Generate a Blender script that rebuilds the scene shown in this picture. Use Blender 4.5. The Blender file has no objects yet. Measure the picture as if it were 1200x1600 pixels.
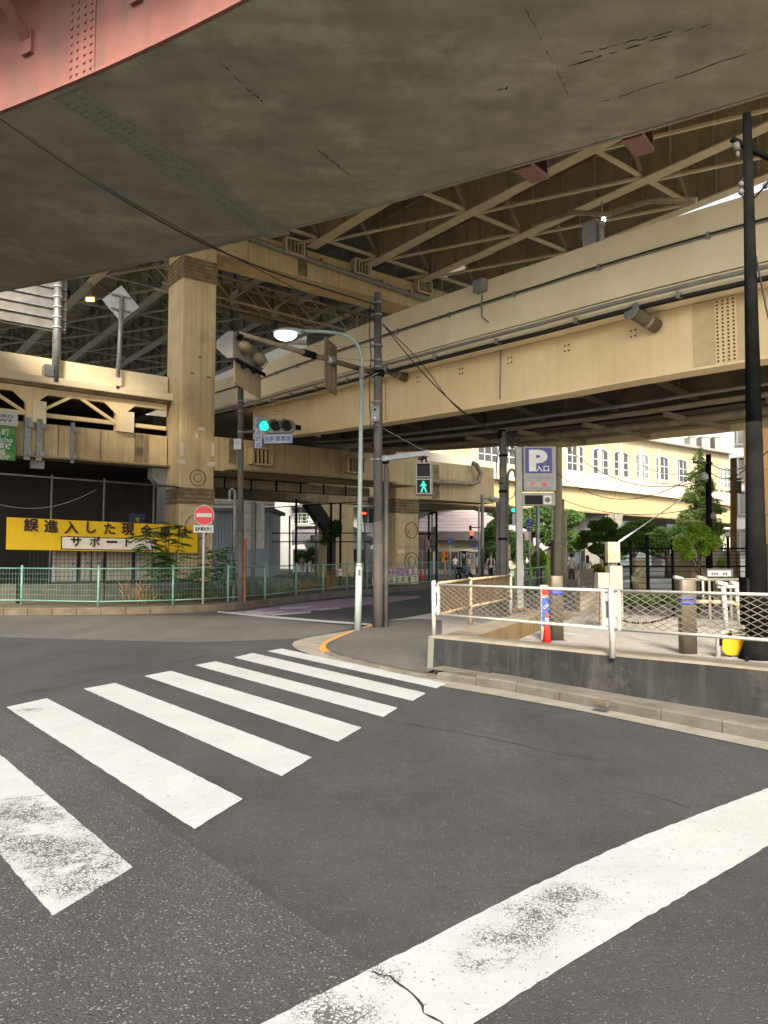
import bpy, bmesh, math, random
from mathutils import Vector, Matrix, noise
random.seed(7)
SC = bpy.context.scene
COL = SC.collection
R = math.radians

# ------------------------------------------------------------------ camera
CH, FPX, HOR = 1.6, 1130.0, 866.0
PITCH = math.atan((HOR - 800.0) / FPX)
cam_d = bpy.data.cameras.new('camera')
cam = bpy.data.objects.new('camera', cam_d); COL.objects.link(cam)
cam.location = (0, 0, CH)
cam.rotation_euler = (math.pi / 2 + PITCH, 0, 0)
cam_d.sensor_fit = 'VERTICAL'; cam_d.sensor_height = 36.0
cam_d.lens = FPX / 1600.0 * 36.0
cam_d.clip_start = 0.05; cam_d.clip_end = 1500
SC.camera = cam

# ------------------------------------------------------------------ sky, sun, exposure
SUN_EL, SUN_AZ = 39.0, 179.0          # azimuth clockwise from +Y (the view): behind the camera
w = bpy.data.worlds.new('World'); SC.world = w; w.use_nodes = True
wn, wl = w.node_tree.nodes, w.node_tree.links
wn.clear()
sky = wn.new('ShaderNodeTexSky'); sky.sky_type = 'NISHITA'; sky.sun_disc = False
sky.sun_elevation = R(SUN_EL); sky.sun_rotation = R(SUN_AZ)
sky.air_density = 1.0; sky.dust_density = 4.0; sky.ozone_density = 1.0
hsv = wn.new('ShaderNodeHueSaturation'); hsv.inputs['Saturation'].default_value = 0.30
tint = wn.new('ShaderNodeMix'); tint.data_type = 'RGBA'; tint.blend_type = 'MULTIPLY'
tint.inputs[0].default_value = 1.0; tint.inputs[7].default_value = (1.0, 0.985, 0.965, 1)
bg = wn.new('ShaderNodeBackground'); bg.inputs['Strength'].default_value = 0.15
wo = wn.new('ShaderNodeOutputWorld')
wl.new(sky.outputs[0], hsv.inputs['Color']); wl.new(hsv.outputs[0], tint.inputs[6])
wl.new(tint.outputs[2], bg.inputs['Color']); wl.new(bg.outputs[0], wo.inputs['Surface'])
sun_d = bpy.data.lights.new('sun', 'SUN'); sun_d.energy = 2.9; sun_d.angle = R(14); sun_d.color = (1.0, 0.86, 0.65)
sun = bpy.data.objects.new('sun', sun_d); COL.objects.link(sun)
az, el = R(SUN_AZ), R(SUN_EL)
to_sun = Vector((math.sin(az) * math.cos(el), math.cos(az) * math.cos(el), math.sin(el)))
sun.rotation_euler = to_sun.to_track_quat('Z', 'Y').to_euler()
sun.location = to_sun * 60
vs = SC.view_settings
vs.view_transform = 'Standard'; vs.look = 'None'; vs.gamma = 1.0; vs.use_curve_mapping = False
vs.exposure = 1.48
SC.cycles.max_bounces = 6; SC.cycles.diffuse_bounces = 4; SC.cycles.glossy_bounces = 3
SC.cycles.transparent_max_bounces = 12
SC.cycles.use_denoising = True

# ------------------------------------------------------------------ pixel and axis helpers
RT, UPV, FW = Vector((1, 0, 0)), Vector((0, -math.sin(PITCH), math.cos(PITCH))), Vector((0, math.cos(PITCH), math.sin(PITCH)))
CAMP = Vector((0, 0, CH))
def ray(px, py): return RT * ((px - 600) / FPX) - UPV * ((py - 800) / FPX) + FW
def on(px, py, z=0.0):
    r = ray(px, py); return CAMP + r * ((z - CH) / r.z)
def at(px, py, d):
    r = ray(px, py); return CAMP + r * (d / r.y)
AX = R(38.2)
U = Vector((-math.sin(AX), math.cos(AX), 0)); V = Vector((math.cos(AX), math.sin(AX), 0)); Z = Vector((0, 0, 1))
def uv(s, p, z=0.0): return U * s + V * p + Z * z
def on_s(px, py, s):
    r = ray(px, py); return CAMP + r * (s / r.dot(U))
def on_p(px, py, p):
    r = ray(px, py); return CAMP + r * (p / r.dot(V))

# ------------------------------------------------------------------ mesh builder
class MB:
    def __init__(self): self.v = []; self.f = []; self.s = []; self.m = []; self.mi = 0
    def face(self, pts, smooth=False):
        i = len(self.v); self.v += [Vector(p) for p in pts]
        self.f.append(list(range(i, i + len(pts)))); self.s.append(smooth); self.m.append(self.mi); return self
    def idx(self, faces, base, smooth=False):
        for f in faces:
            self.f.append([base + k for k in f]); self.s.append(smooth); self.m.append(self.mi)
    def hexa(self, b, t):
        i = len(self.v); self.v += [Vector(p) for p in list(b) + list(t)]
        self.idx([(3, 2, 1, 0), (4, 5, 6, 7), (0, 1, 5, 4), (1, 2, 6, 5), (2, 3, 7, 6), (3, 0, 4, 7)], i); return self
    def box(self, c, sx, sy, sz, ax=None, up=None):
        c = Vector(c); x = Vector(ax).normalized() if ax is not None else Vector((1, 0, 0))
        zz = Vector(up).normalized() if up is not None else Vector((0, 0, 1))
        y = zz.cross(x).normalized(); zz = x.cross(y)
        x = x * (sx / 2); y = y * (sy / 2); zz = zz * (sz / 2)
        return self.hexa([c - x - y - zz, c + x - y - zz, c + x + y - zz, c - x + y - zz],
                         [c - x - y + zz, c + x - y + zz, c + x + y + zz, c - x + y + zz])
    def beam(self, p, q, wd, ht, up=(0, 0, 1)):
        p, q = Vector(p), Vector(q); x = (q - p); L = x.length
        if L < 1e-6: return self
        x /= L; u0 = Vector(up)
        if abs(x.dot(u0)) > 0.98: u0 = Vector((0, 1, 0)) if abs(x.y) < .9 else Vector((1, 0, 0))
        y = u0.cross(x).normalized()
        return self.box((p + q) / 2, L, wd, ht, x, x.cross(y))
    def ring(self, c, ax, r, n):
        ax = Vector(ax).normalized(); a = ax.orthogonal().normalized() if abs(ax.z) < .9 else (Vector((1, 0, 0)) - ax * ax.x).normalized()
        b = ax.cross(a)
        return [Vector(c) + (a * math.cos(2 * math.pi * k / n) + b * math.sin(2 * math.pi * k / n)) * r for k in range(n)]
    def tube(self, p, q, r, n=8, r2=None, caps=True):
        p, q = Vector(p), Vector(q); ax = q - p; i = len(self.v)
        self.v += self.ring(p, ax, r, n) + self.ring(q, ax, r if r2 is None else r2, n)
        self.idx([(k, (k + 1) % n, n + (k + 1) % n, n + k) for k in range(n)], i, True)
        if caps: self.idx([tuple(reversed(range(n))), tuple(range(n, 2 * n))], i)
        return self
    def path(self, pts, r, n=6, caps=True):
        pts = [Vector(p) for p in pts]; i = len(self.v); m = len(pts)
        rr = r if isinstance(r, (list, tuple)) else [r] * m
        t0 = (pts[1] - pts[0]).normalized(); a = t0.orthogonal().normalized()
        for k, p in enumerate(pts):
            t = ((pts[min(k + 1, m - 1)] - pts[max(k - 1, 0)])).normalized()
            a = (a - t * a.dot(t)).normalized(); b = t.cross(a)
            self.v += [p + (a * math.cos(2 * math.pi * j / n) + b * math.sin(2 * math.pi * j / n)) * rr[k] for j in range(n)]
        for k in range(m - 1):
            self.idx([(k * n + j, k * n + (j + 1) % n, (k + 1) * n + (j + 1) % n, (k + 1) * n + j) for j in range(n)], i, True)
        if caps: self.idx([tuple(reversed(range(n))), tuple(range((m - 1) * n, m * n))], i)
        return self
    def prism(self, pts, vec):
        n = len(pts); i = len(self.v); vec = Vector(vec)
        self.v += [Vector(p) for p in pts] + [Vector(p) + vec for p in pts]
        self.idx([tuple(reversed(range(n))), tuple(range(n, 2 * n))] + [(k, (k + 1) % n, n + (k + 1) % n, n + k) for k in range(n)], i); return self
    def disc(self, c, ax, r, th, n=24): # solid disc centred at c
        ax = Vector(ax).normalized(); return self.tube(Vector(c) - ax * th / 2, Vector(c) + ax * th / 2, r, n)
    def annulus(self, c, ax, r0, r1, th, n=24):
        ax = Vector(ax).normalized(); c = Vector(c); i = len(self.v)
        for off in (-th / 2, th / 2):
            self.v += self.ring(c + ax * off, ax, r0, n) + self.ring(c + ax * off, ax, r1, n)
        fs = []
        for k in range(n):
            j = (k + 1) % n
            fs += [(k, j, n + j, n + k), (2 * n + k, 3 * n + k, 3 * n + j, 2 * n + j), (n + k, n + j, 3 * n + j, 3 * n + k), (k, 2 * n + k, 2 * n + j, j)]
        self.idx(fs, i); return self
    def ell(self, c, rx, ry, rz, n=10, m=7):
        i = len(self.v); c = Vector(c)
        self.v.append(c + Vector((0, 0, -rz)))
        for a in range(1, m):
            t = math.pi * a / m
            for k in range(n):
                ph = 2 * math.pi * k / n
                self.v.append(c + Vector((rx * math.sin(t) * math.cos(ph), ry * math.sin(t) * math.sin(ph), -rz * math.cos(t))))
        self.v.append(c + Vector((0, 0, rz)))
        fs = [(0, 1 + (k + 1) % n, 1 + k) for k in range(n)]
        for a in range(m - 2):
            fs += [(1 + a * n + k, 1 + a * n + (k + 1) % n, 1 + (a + 1) * n + (k + 1) % n, 1 + (a + 1) * n + k) for k in range(n)]
        top = 1 + (m - 1) * n
        fs += [(1 + (m - 2) * n + k, 1 + (m - 2) * n + (k + 1) % n, top) for k in range(n)]
        self.idx(fs, i, True); return self
    def sweep(self, secs, close=True, smooth=False, caps=True): # list of equal-length polygons
        n = len(secs[0]); i = len(self.v)
        for s in secs: self.v += [Vector(p) for p in s]
        for k in range(len(secs) - 1):
            self.idx([(k * n + j, k * n + (j + 1) % n, (k + 1) * n + (j + 1) % n, (k + 1) * n + j) for j in range(n if close else n - 1)], i, smooth)
        if close and caps: self.idx([tuple(reversed(range(n))), tuple(range((len(secs) - 1) * n, len(secs) * n))], i)
        return self
    def build(self, name, mats, parent=None, origin=None, bevel=0, fix=True):
        og = WL[parent.name] if parent is not None else (Vector(origin) if origin is not None else Vector((0, 0, 0)))
        me = bpy.data.meshes.new(name)
        me.from_pydata([tuple(v - og) for v in self.v], [], self.f)
        for m in (mats if isinstance(mats, (list, tuple)) else [mats]): me.materials.append(m)
        me.polygons.foreach_set('use_smooth', self.s); me.polygons.foreach_set('material_index', self.m)
        if fix:
            bm = bmesh.new(); bm.from_mesh(me); bmesh.ops.recalc_face_normals(bm, faces=bm.faces); bm.to_mesh(me); bm.free()
        me.update()
        o = bpy.data.objects.new(name, me); COL.objects.link(o)
        if parent is not None: o.parent = parent
        else: o.location = og
        WL[o.name] = og
        if bevel:
            b = o.modifiers.new('bevel', 'BEVEL'); b.width = bevel; b.segments = 2; b.limit_method = 'ANGLE'
        return o
WL = {}
def thing(name, label, cat, loc=(0, 0, 0), group=None):
    o = bpy.data.objects.new(name, None); COL.objects.link(o); o.location = loc; o.empty_display_size = .2
    WL[o.name] = Vector(loc); return tag(o, label, cat, group)
def tag(o, label, cat, group=None):
    o['label'] = label; o['category'] = cat
    if group: o['group'] = group
    return o
def struct(o): o['kind'] = 'structure'; return o
def stuff(o): o['kind'] = 'stuff'; return o
def inst(name, src, parent, mtx): # a copy sharing mesh data, world matrix mtx
    o = src.copy(); o.name = name; COL.objects.link(o); o.parent = parent
    og = WL[parent.name] if parent is not None else Vector((0, 0, 0))
    o.matrix_local = Matrix.Translation(-og) @ mtx
    WL[o.name] = og; return o
def frame(c, x, up=(0, 0, 1)):
    x = Vector(x).normalized(); z = Vector(up); y = z.cross(x).normalized(); z = x.cross(y)
    m = Matrix((x, y, z)).transposed().to_4x4(); m.translation = Vector(c); return m
def lettering(name, body, mt, parent, c, xdir, up, height, bold=.02, align='CENTER', spacing=1.0, width=None, thick=.002, fat=0.0):
    cu = bpy.data.curves.new(name, 'FONT'); cu.body = body; cu.align_x = align; cu.align_y = 'CENTER'
    cu.size = 1.0; cu.offset = bold; cu.space_character = spacing; cu.resolution_u = 3; cu.extrude = 0
    t = bpy.data.objects.new(name, cu); COL.objects.link(t)
    dg = bpy.context.evaluated_depsgraph_get(); me = bpy.data.meshes.new_from_object(t.evaluated_get(dg))
    bpy.data.objects.remove(t)
    xs = [v.co.x for v in me.vertices]; ys = [v.co.y for v in me.vertices]
    hh = max(ys) - min(ys); ww = max(xs) - min(xs); k = height / hh; kx = k if width is None else width / ww
    cx, cy = (max(xs) + min(xs)) / 2, (max(ys) + min(ys)) / 2
    if align == 'LEFT': cx = min(xs)
    x = Vector(xdir).normalized(); u = Vector(up).normalized(); n = x.cross(u)
    og = WL[parent.name]; c = Vector(c)
    for v in me.vertices:
        v.co = c + x * ((v.co.x - cx) * kx) + u * ((v.co.y - cy) * k) + n * thick - og
    me.materials.clear(); me.materials.append(mt)
    if fat: # thicken strokes with shifted copies, each a hair further out
        b = bmesh.new(); b.from_mesh(me); base = b.faces[:]
        for k, (dx, dz) in enumerate(((1, 0), (-1, 0), (0, 1), (0, -1))):
            r_ = bmesh.ops.duplicate(b, geom=base)['geom']; dv = x * (dx * fat) + u * (dz * fat) + n * (.0006 * (k + 1))
            for e in r_:
                if isinstance(e, bmesh.types.BMVert): e.co += dv
        b.to_mesh(me); b.free()
    o = bpy.data.objects.new(name, me); COL.objects.link(o); o.parent = parent; WL[o.name] = og
    if len(body) > 1: o['kind'] = 'stuff'
    return o

# ------------------------------------------------------------------ materials
def mat(name, col, col2=None, scale=1.5, rough=.75, metal=0.0, streak=0.0, scol=(.06, .045, .03), bump=0.0, bscale=40, spec=.4,
        lo=.35, hi=.65, fine=0.0, fscale=90, emit=None, blot=0.0, bcol=(.1, .08, .05), blscale=.8, sk=(3, 3, .18), slo=.5, shi=.72):
    m = bpy.data.materials.new(name); m.use_nodes = True
    N, L = m.node_tree.nodes, m.node_tree.links; b = N['Principled BSDF']
    b.inputs['Roughness'].default_value = rough; b.inputs['Metallic'].default_value = metal
    b.inputs['Specular IOR Level'].default_value = spec
    c4 = lambda c: (c[0], c[1], c[2], 1)
    geo = N.new('ShaderNodeNewGeometry'); pos = geo.outputs['Position']
    def tex(sc, vec=None, det=5, ro=.6):
        t = N.new('ShaderNodeTexNoise'); t.inputs['Scale'].default_value = sc; t.inputs['Detail'].default_value = det; t.inputs['Roughness'].default_value = ro
        L.new(vec or pos, t.inputs['Vector']); return t.outputs['Fac']
    def rng(x, a, bb, o0=0.0, o1=1.0):
        r = N.new('ShaderNodeMapRange'); r.inputs[1].default_value = a; r.inputs[2].default_value = bb
        r.inputs[3].default_value = o0; r.inputs[4].default_value = o1; L.new(x, r.inputs[0]); return r.outputs[0]
    def mix(f, a, bb, mode='MIX'):
        x = N.new('ShaderNodeMix'); x.data_type = 'RGBA'; x.blend_type = mode
        for k, val in ((0, f), (6, a), (7, bb)):
            if isinstance(val, (int, float)): x.inputs[k].default_value = val
            elif isinstance(val, tuple): x.inputs[k].default_value = c4(val)
            else: L.new(val, x.inputs[k])
        return x.outputs[2]
    out = tuple(col)
    if col2: out = mix(rng(tex(scale), lo, hi), tuple(col), tuple(col2))
    if fine:
        out = mix(1.0, out, mix(tex(fscale, det=2), (1 - fine,) * 3, (1 + fine,) * 3), 'MULTIPLY')
    if blot: out = mix(rng(tex(blscale, det=8, ro=.7), .52, .68, 0, blot), out, tuple(bcol))
    if streak:
        mp = N.new('ShaderNodeMapping'); mp.inputs['Scale'].default_value = sk; L.new(pos, mp.inputs['Vector'])
        out = mix(rng(tex(1.0, mp.outputs[0], 6, .65), slo, shi, 0, streak), out, tuple(scol))
    if isinstance(out, tuple): b.inputs['Base Color'].default_value = c4(out)
    else: L.new(out, b.inputs['Base Color'])
    if bump:
        bp = N.new('ShaderNodeBump'); bp.inputs['Strength'].default_value = bump; bp.inputs['Distance'].default_value = .02
        L.new(tex(bscale, det=3), bp.inputs['Height']); L.new(bp.outputs[0], b.inputs['Normal'])
    if emit:
        b.inputs['Emission Color'].default_value = c4(emit[0]); b.inputs['Emission Strength'].default_value = emit[1]
    return m

def asphalt(name, dark, light, chip, chipamt, scale=110, patch=.25):
    m = bpy.data.materials.new(name); m.use_nodes = True
    N, L = m.node_tree.nodes, m.node_tree.links; b = N['Principled BSDF']
    b.inputs['Roughness'].default_value = .82; b.inputs['Specular IOR Level'].default_value = .35
    geo = N.new('ShaderNodeNewGeometry'); pos = geo.outputs['Position']
    def nz(sc, det=4, ro=.6):
        t = N.new('ShaderNodeTexNoise'); t.inputs['Scale'].default_value = sc; t.inputs['Detail'].default_value = det; t.inputs['Roughness'].default_value = ro
        L.new(pos, t.inputs['Vector']); return t.outputs['Fac']
    def rng(x, a, bb, o0=0.0, o1=1.0):
        r = N.new('ShaderNodeMapRange'); r.inputs[1].default_value = a; r.inputs[2].default_value = bb
        r.inputs[3].default_value = o0; r.inputs[4].default_value = o1; L.new(x, r.inputs[0]); return r.outputs[0]
    def mix(f, a, bb, mode='MIX'):
        x = N.new('ShaderNodeMix'); x.data_type = 'RGBA'; x.blend_type = mode
        for k, val in ((0, f), (6, a), (7, bb)):
            if isinstance(val, (int, float)): x.inputs[k].default_value = val
            elif isinstance(val, tuple): x.inputs[k].default_value = (*val, 1)
            else: L.new(val, x.inputs[k])
        return x.outputs[2]
    vo = N.new('ShaderNodeTexVoronoi'); vo.inputs['Scale'].default_value = scale; L.new(pos, vo.inputs['Vector'])
    sep = N.new('ShaderNodeSeparateColor'); L.new(vo.outputs['Color'], sep.inputs[0])
    base = mix(sep.outputs[0], dark, light)
    ch = rng(sep.outputs[1], 1 - chipamt, 1 - chipamt * .5)
    base = mix(ch, base, chip)
    big = mix(rng(nz(.45, 5, .65), .3, .7), (1 - patch,) * 3, (1 + patch,) * 3)
    base = mix(1.0, base, big, 'MULTIPLY')
    med = mix(rng(nz(6, 4, .7), .25, .75), (.88,) * 3, (1.12,) * 3)
    base = mix(1.0, base, med, 'MULTIPLY')
    # stretched tyre and oil staining along the carriageway
    mp = N.new('ShaderNodeMapping'); mp.inputs['Rotation'].default_value = (0, 0, -AX); mp.inputs['Scale'].default_value = (1.4, .12, 1); L.new(pos, mp.inputs['Vector'])
    t = N.new('ShaderNodeTexNoise'); t.inputs['Scale'].default_value = 1.0; t.inputs['Detail'].default_value = 4; L.new(mp.outputs[0], t.inputs['Vector'])
    base = mix(1.0, base, mix(rng(t.outputs['Fac'], .35, .65), (.9,) * 3, (1.1,) * 3), 'MULTIPLY')
    base = mix(rng(nz(.9, 6, .75), .60, .72, 0, .38), base, tuple(c * .55 for c in dark))
    base = mix(rng(nz(2.3, 6, .8), .64, .76, 0, .30), base, tuple(c * 1.9 for c in light))
    # hairline cracks
    v2 = N.new('ShaderNodeTexVoronoi'); v2.feature = 'DISTANCE_TO_EDGE'; v2.inputs['Scale'].default_value = .22
    wv = N.new('ShaderNodeVectorMath'); wv.operation = 'ADD'
    n3 = N.new('ShaderNodeTexNoise'); n3.inputs['Scale'].default_value = 2.2; n3.inputs['Detail'].default_value = 5; L.new(pos, n3.inputs['Vector'])
    L.new(pos, wv.inputs[0]); L.new(n3.outputs['Color'], wv.inputs[1]); L.new(wv.outputs[0], v2.inputs['Vector'])
    cr = rng(v2.outputs['Distance'], .0012, .003, .6, 0)
    cm = N.new('ShaderNodeMath'); cm.operation = 'MULTIPLY'; L.new(cr, cm.inputs[0]); L.new(rng(nz(.6, 2), .48, .6), cm.inputs[1])
    base = mix(cm.outputs[0], base, (.018, .017, .016))
    L.new(base, b.inputs['Base Color'])
    bp = N.new('ShaderNodeBump'); bp.inputs['Strength'].default_value = .55; bp.inputs['Distance'].default_value = .006
    L.new(vo.outputs['Distance'], bp.inputs['Height']); bp.invert = True; L.new(bp.outputs[0], b.inputs['Normal'])
    return m

def paint(name, col, under, wear=.0, spots=(), crack=.5, yell=.0):
    """thermoplastic road paint: worn patches (world x, y, radius) crack through to the asphalt"""
    m = bpy.data.materials.new(name); m.use_nodes = True
    N, L = m.node_tree.nodes, m.node_tree.links; b = N['Principled BSDF']; b.inputs['Roughness'].default_value = .7
    b.inputs['Specular IOR Level'].default_value = .3
    geo = N.new('ShaderNodeNewGeometry'); pos = geo.outputs['Position']
    def nz(sc, det=5, ro=.65, v=None):
        t = N.new('ShaderNodeTexNoise'); t.inputs['Scale'].default_value = sc; t.inputs['Detail'].default_value = det; t.inputs['Roughness'].default_value = ro
        L.new(v or pos, t.inputs['Vector']); return t
    def rng(x, a, bb, o0=0.0, o1=1.0):
        r = N.new('ShaderNodeMapRange'); r.inputs[1].default_value = a; r.inputs[2].default_value = bb
        r.inputs[3].default_value = o0; r.inputs[4].default_value = o1; L.new(x, r.inputs[0]); return r.outputs[0]
    def math2(op, a, bb):
        x = N.new('ShaderNodeMath'); x.operation = op
        for k, val in enumerate((a, bb)):
            if isinstance(val, (int, float)): x.inputs[k].default_value = val
            else: L.new(val, x.inputs[k])
        return x.outputs[0]
    def mix(f, a, bb, mode='MIX'):
        x = N.new('ShaderNodeMix'); x.data_type = 'RGBA'; x.blend_type = mode
        for k, val in ((0, f), (6, a), (7, bb)):
            if isinstance(val, (int, float)): x.inputs[k].default_value = val
            elif isinstance(val, tuple): x.inputs[k].default_value = (*val, 1)
            else: L.new(val, x.inputs[k])
        return x.outputs[2]
    base = mix(rng(nz(1.3).outputs[0], .3, .7), tuple(c * .9 for c in col), tuple(min(1, c * 1.06) for c in col))
    base = mix(rng(nz(14, 6, .75).outputs[0], .5, .75, 0, .35), base, tuple(c * .72 for c in col))
    mp = N.new('ShaderNodeMapping'); mp.inputs['Rotation'].default_value = (0, 0, R(18)); mp.inputs['Scale'].default_value = (.6, 9, 1); L.new(pos, mp.inputs['Vector'])
    base = mix(rng(nz(2, 5, .7, mp.outputs[0]).outputs[0], .52, .75, 0, .3), base, tuple(c * .7 for c in col))
    warp = N.new('ShaderNodeVectorMath'); warp.operation = 'ADD'; nw = nz(9, 4); 
    sc = N.new('ShaderNodeVectorMath'); sc.operation = 'SCALE'; sc.inputs['Scale'].default_value = .12; L.new(nw.outputs['Color'], sc.inputs[0])
    L.new(pos, warp.inputs[0]); L.new(sc.outputs[0], warp.inputs[1])
    area = None
    for (x, y, r) in spots:
        d = N.new('ShaderNodeVectorMath'); d.operation = 'DISTANCE'; L.new(pos, d.inputs[0]); d.inputs[1].default_value = (x, y, 0)
        a = rng(d.outputs['Value'], r, r * .25)
        area = a if area is None else math2('MAXIMUM', area, a)
    if area is not None:
        area = math2('MULTIPLY', area, rng(nz(3.6, 5, .7).outputs[0], .40, .66))
        th = rng(area, 0, 1, -.002, .19)
        vo = N.new('ShaderNodeTexVoronoi'); vo.feature = 'DISTANCE_TO_EDGE'; vo.inputs['Scale'].default_value = 46; L.new(warp.outputs[0], vo.inputs['Vector'])
        e1 = math2('LESS_THAN', vo.outputs['Distance'], th)
        v2 = N.new('ShaderNodeTexVoronoi'); v2.feature = 'DISTANCE_TO_EDGE'; v2.inputs['Scale'].default_value = 7; L.new(warp.outputs[0], v2.inputs['Vector'])
        e2 = math2('LESS_THAN', v2.outputs['Distance'], rng(area, .05, .5, -.001, .022))
        base = mix(math2('MAXIMUM', e1, e2), base, under)
    # scattered chips
    base = mix(rng(nz(60, 3, .5).outputs[0], .69 - wear, .71 - wear), base, under)
    L.new(base, b.inputs['Base Color'])
    bp = N.new('ShaderNodeBump'); bp.inputs['Strength'].default_value = .25; bp.inputs['Distance'].default_value = .004
    L.new(nz(120, 2).outputs[0], bp.inputs['Height']); L.new(bp.outputs[0], b.inputs['Normal'])
    return m

def leafmat(name, c1, c2, scale=3.0, trans=.35):
    m = bpy.data.materials.new(name); m.use_nodes = True
    N, L = m.node_tree.nodes, m.node_tree.links; N.clear()
    geo = N.new('ShaderNodeNewGeometry'); t = N.new('ShaderNodeTexNoise'); t.inputs['Scale'].default_value = scale; t.inputs['Detail'].default_value = 3
    L.new(geo.outputs['Position'], t.inputs['Vector'])
    r = N.new('ShaderNodeValToRGB'); r.color_ramp.elements[0].position = .35; r.color_ramp.elements[1].position = .65
    r.color_ramp.elements[0].color = (*c1, 1); r.color_ramp.elements[1].color = (*c2, 1); L.new(t.outputs['Fac'], r.inputs[0])
    d = N.new('ShaderNodeBsdfDiffuse'); tr = N.new('ShaderNodeBsdfTranslucent'); mx = N.new('ShaderNodeMixShader'); mx.inputs[0].default_value = trans
    L.new(r.outputs[0], d.inputs[0]); L.new(r.outputs[0], tr.inputs[0]); L.new(d.outputs[0], mx.inputs[1]); L.new(tr.outputs[0], mx.inputs[2])
    o = N.new('ShaderNodeOutputMaterial'); L.new(mx.outputs[0], o.inputs[0]); return m

M = {}
M['asph'] = asphalt('asphalt', (.0235, .0252, .028), (.037, .039, .0425), (.085, .088, .092), .03, 150, .32)
M['asph_old'] = asphalt('old_asphalt', (.024, .0255, .0275), (.048, .050, .053), (.115, .117, .119), .06, 125, .15)
M['asph_light'] = asphalt('plaza_asphalt', (.20, .195, .18), (.31, .30, .28), (.42, .41, .38), .08, 130, .15)
M['asph_far'] = asphalt('far_asphalt', (.05, .05, .05), (.08, .08, .08), (.15, .15, .15), .04, 90, .18)
M['asph_walk'] = asphalt('sidewalk_asphalt', (.05, .049, .047), (.085, .083, .08), (.16, .155, .15), .06, 120, .25)
M['purple'] = asphalt('purple_lane', (.17, .115, .17), (.235, .165, .23), (.3, .22, .28), .05, 110, .15)
M['stripe'] = paint('stripe_paint', (.29, .304, .318), (.07, .07, .068), .0)
M['concrete'] = mat('pale_concrete', (.19, .18, .158), (.14, .131, .113), 2.2, .9, bump=.25, bscale=60, fine=.15, blot=.5, bcol=(.2, .18, .14), blscale=1.3)
M['kerb'] = mat('kerb_concrete', (.12, .112, .096), (.075, .07, .058), 3.0, .92, bump=.4, bscale=50, fine=.25, blot=.55, bcol=(.10, .085, .06), blscale=2.2)
M['kerb_mossy'] = mat('mossy_kerb', (.12, .095, .066), (.075, .06, .04), 3.0, .95, bump=.5, bscale=45, fine=.25, blot=.5, bcol=(.055, .05, .03), blscale=2.5)
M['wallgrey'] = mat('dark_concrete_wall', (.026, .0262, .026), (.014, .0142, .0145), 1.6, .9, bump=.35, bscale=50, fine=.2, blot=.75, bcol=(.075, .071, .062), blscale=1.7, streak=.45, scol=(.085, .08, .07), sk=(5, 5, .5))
M['rim'] = mat('pit_rim', (.22, .197, .158), (.155, .135, .105), 2, .9, bump=.3, bscale=60, fine=.2, blot=.5, bcol=(.13, .105, .07), blscale=1.5)
M['pit'] = mat('pit_wall', (.24, .18, .09), (.16, .115, .055), 2, .9, streak=.6, scol=(.07, .05, .03))
M['soffit'] = mat('soffit_paint', (.30, .28, .225), (.215, .20, .163), 1.3, .85, bump=.15, bscale=30, fine=.10, blot=.75, bcol=(.40, .375, .31), blscale=.9, streak=.5, scol=(.16, .147, .118), sk=(.45, 2.4, 1), slo=.45, shi=.7)
M['redsteel'] = mat('red_steel', (.225, .088, .07), (.155, .064, .052), 1.0, .65, bump=.1, bscale=30, fine=.08, blot=.7, bcol=(.15, .092, .078), blscale=.8, streak=.6, scol=(.095, .066, .056), sk=(2.5, 2.5, .5))
M['cream'] = mat('cream_steel', (.82, .655, .385), (.745, .575, .32), .8, .55, bump=.05, bscale=40, fine=.04, streak=.4, scol=(.52, .37, .17), sk=(7, 7, .22), slo=.5, shi=.8, blot=.3, bcol=(.62, .48, .26), blscale=.7)
M['parapet'] = mat('cream_parapet', (.80, .69, .48), (.73, .615, .41), .9, .7, bump=.08, bscale=35, fine=.06, blot=.25, bcol=(.45, .36, .22), blscale=1.2)
M['pier'] = mat('pier_paint', (.60, .475, .27), (.50, .385, .21), .9, .75, bump=.12, bscale=30, fine=.08, streak=.65, scol=(.22, .15, .07), sk=(7, 7, .13), slo=.48, shi=.78, blot=.35, bcol=(.25, .18, .09), blscale=1.2)
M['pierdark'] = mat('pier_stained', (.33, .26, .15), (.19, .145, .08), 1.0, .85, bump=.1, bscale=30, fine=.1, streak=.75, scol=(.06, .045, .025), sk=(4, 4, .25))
M['gridplate'] = mat('bolted_plate', (.30, .235, .13), (.13, .098, .055), 3.0, .85, fine=.1)
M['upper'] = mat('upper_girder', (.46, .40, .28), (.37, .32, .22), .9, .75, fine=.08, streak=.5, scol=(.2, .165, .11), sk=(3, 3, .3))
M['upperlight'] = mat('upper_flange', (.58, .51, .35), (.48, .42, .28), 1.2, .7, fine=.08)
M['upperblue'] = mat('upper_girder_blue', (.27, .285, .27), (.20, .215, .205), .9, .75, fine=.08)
M['deckdark'] = mat('deck_slab', (.26, .24, .195), (.2, .185, .15), 1.0, .9, fine=.1)
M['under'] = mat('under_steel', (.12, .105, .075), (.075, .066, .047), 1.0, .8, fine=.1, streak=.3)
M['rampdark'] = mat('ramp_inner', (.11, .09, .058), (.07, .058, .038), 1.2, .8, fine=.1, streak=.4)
M['pipe'] = mat('pipe_paint', (.33, .285, .195), (.22, .185, .12), 4, .6, fine=.1, blot=.4, bcol=(.16, .11, .06), blscale=4)
M['pipegrey'] = mat('pipe_grey', (.26, .255, .235), (.19, .185, .17), 4, .6, fine=.1)
M['cable'] = mat('cable', (.018, .017, .016), None, 1, .6)
M['bolt'] = mat('bolt_brown', (.20, .14, .07), (.11, .075, .04), 9, .8)
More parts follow.
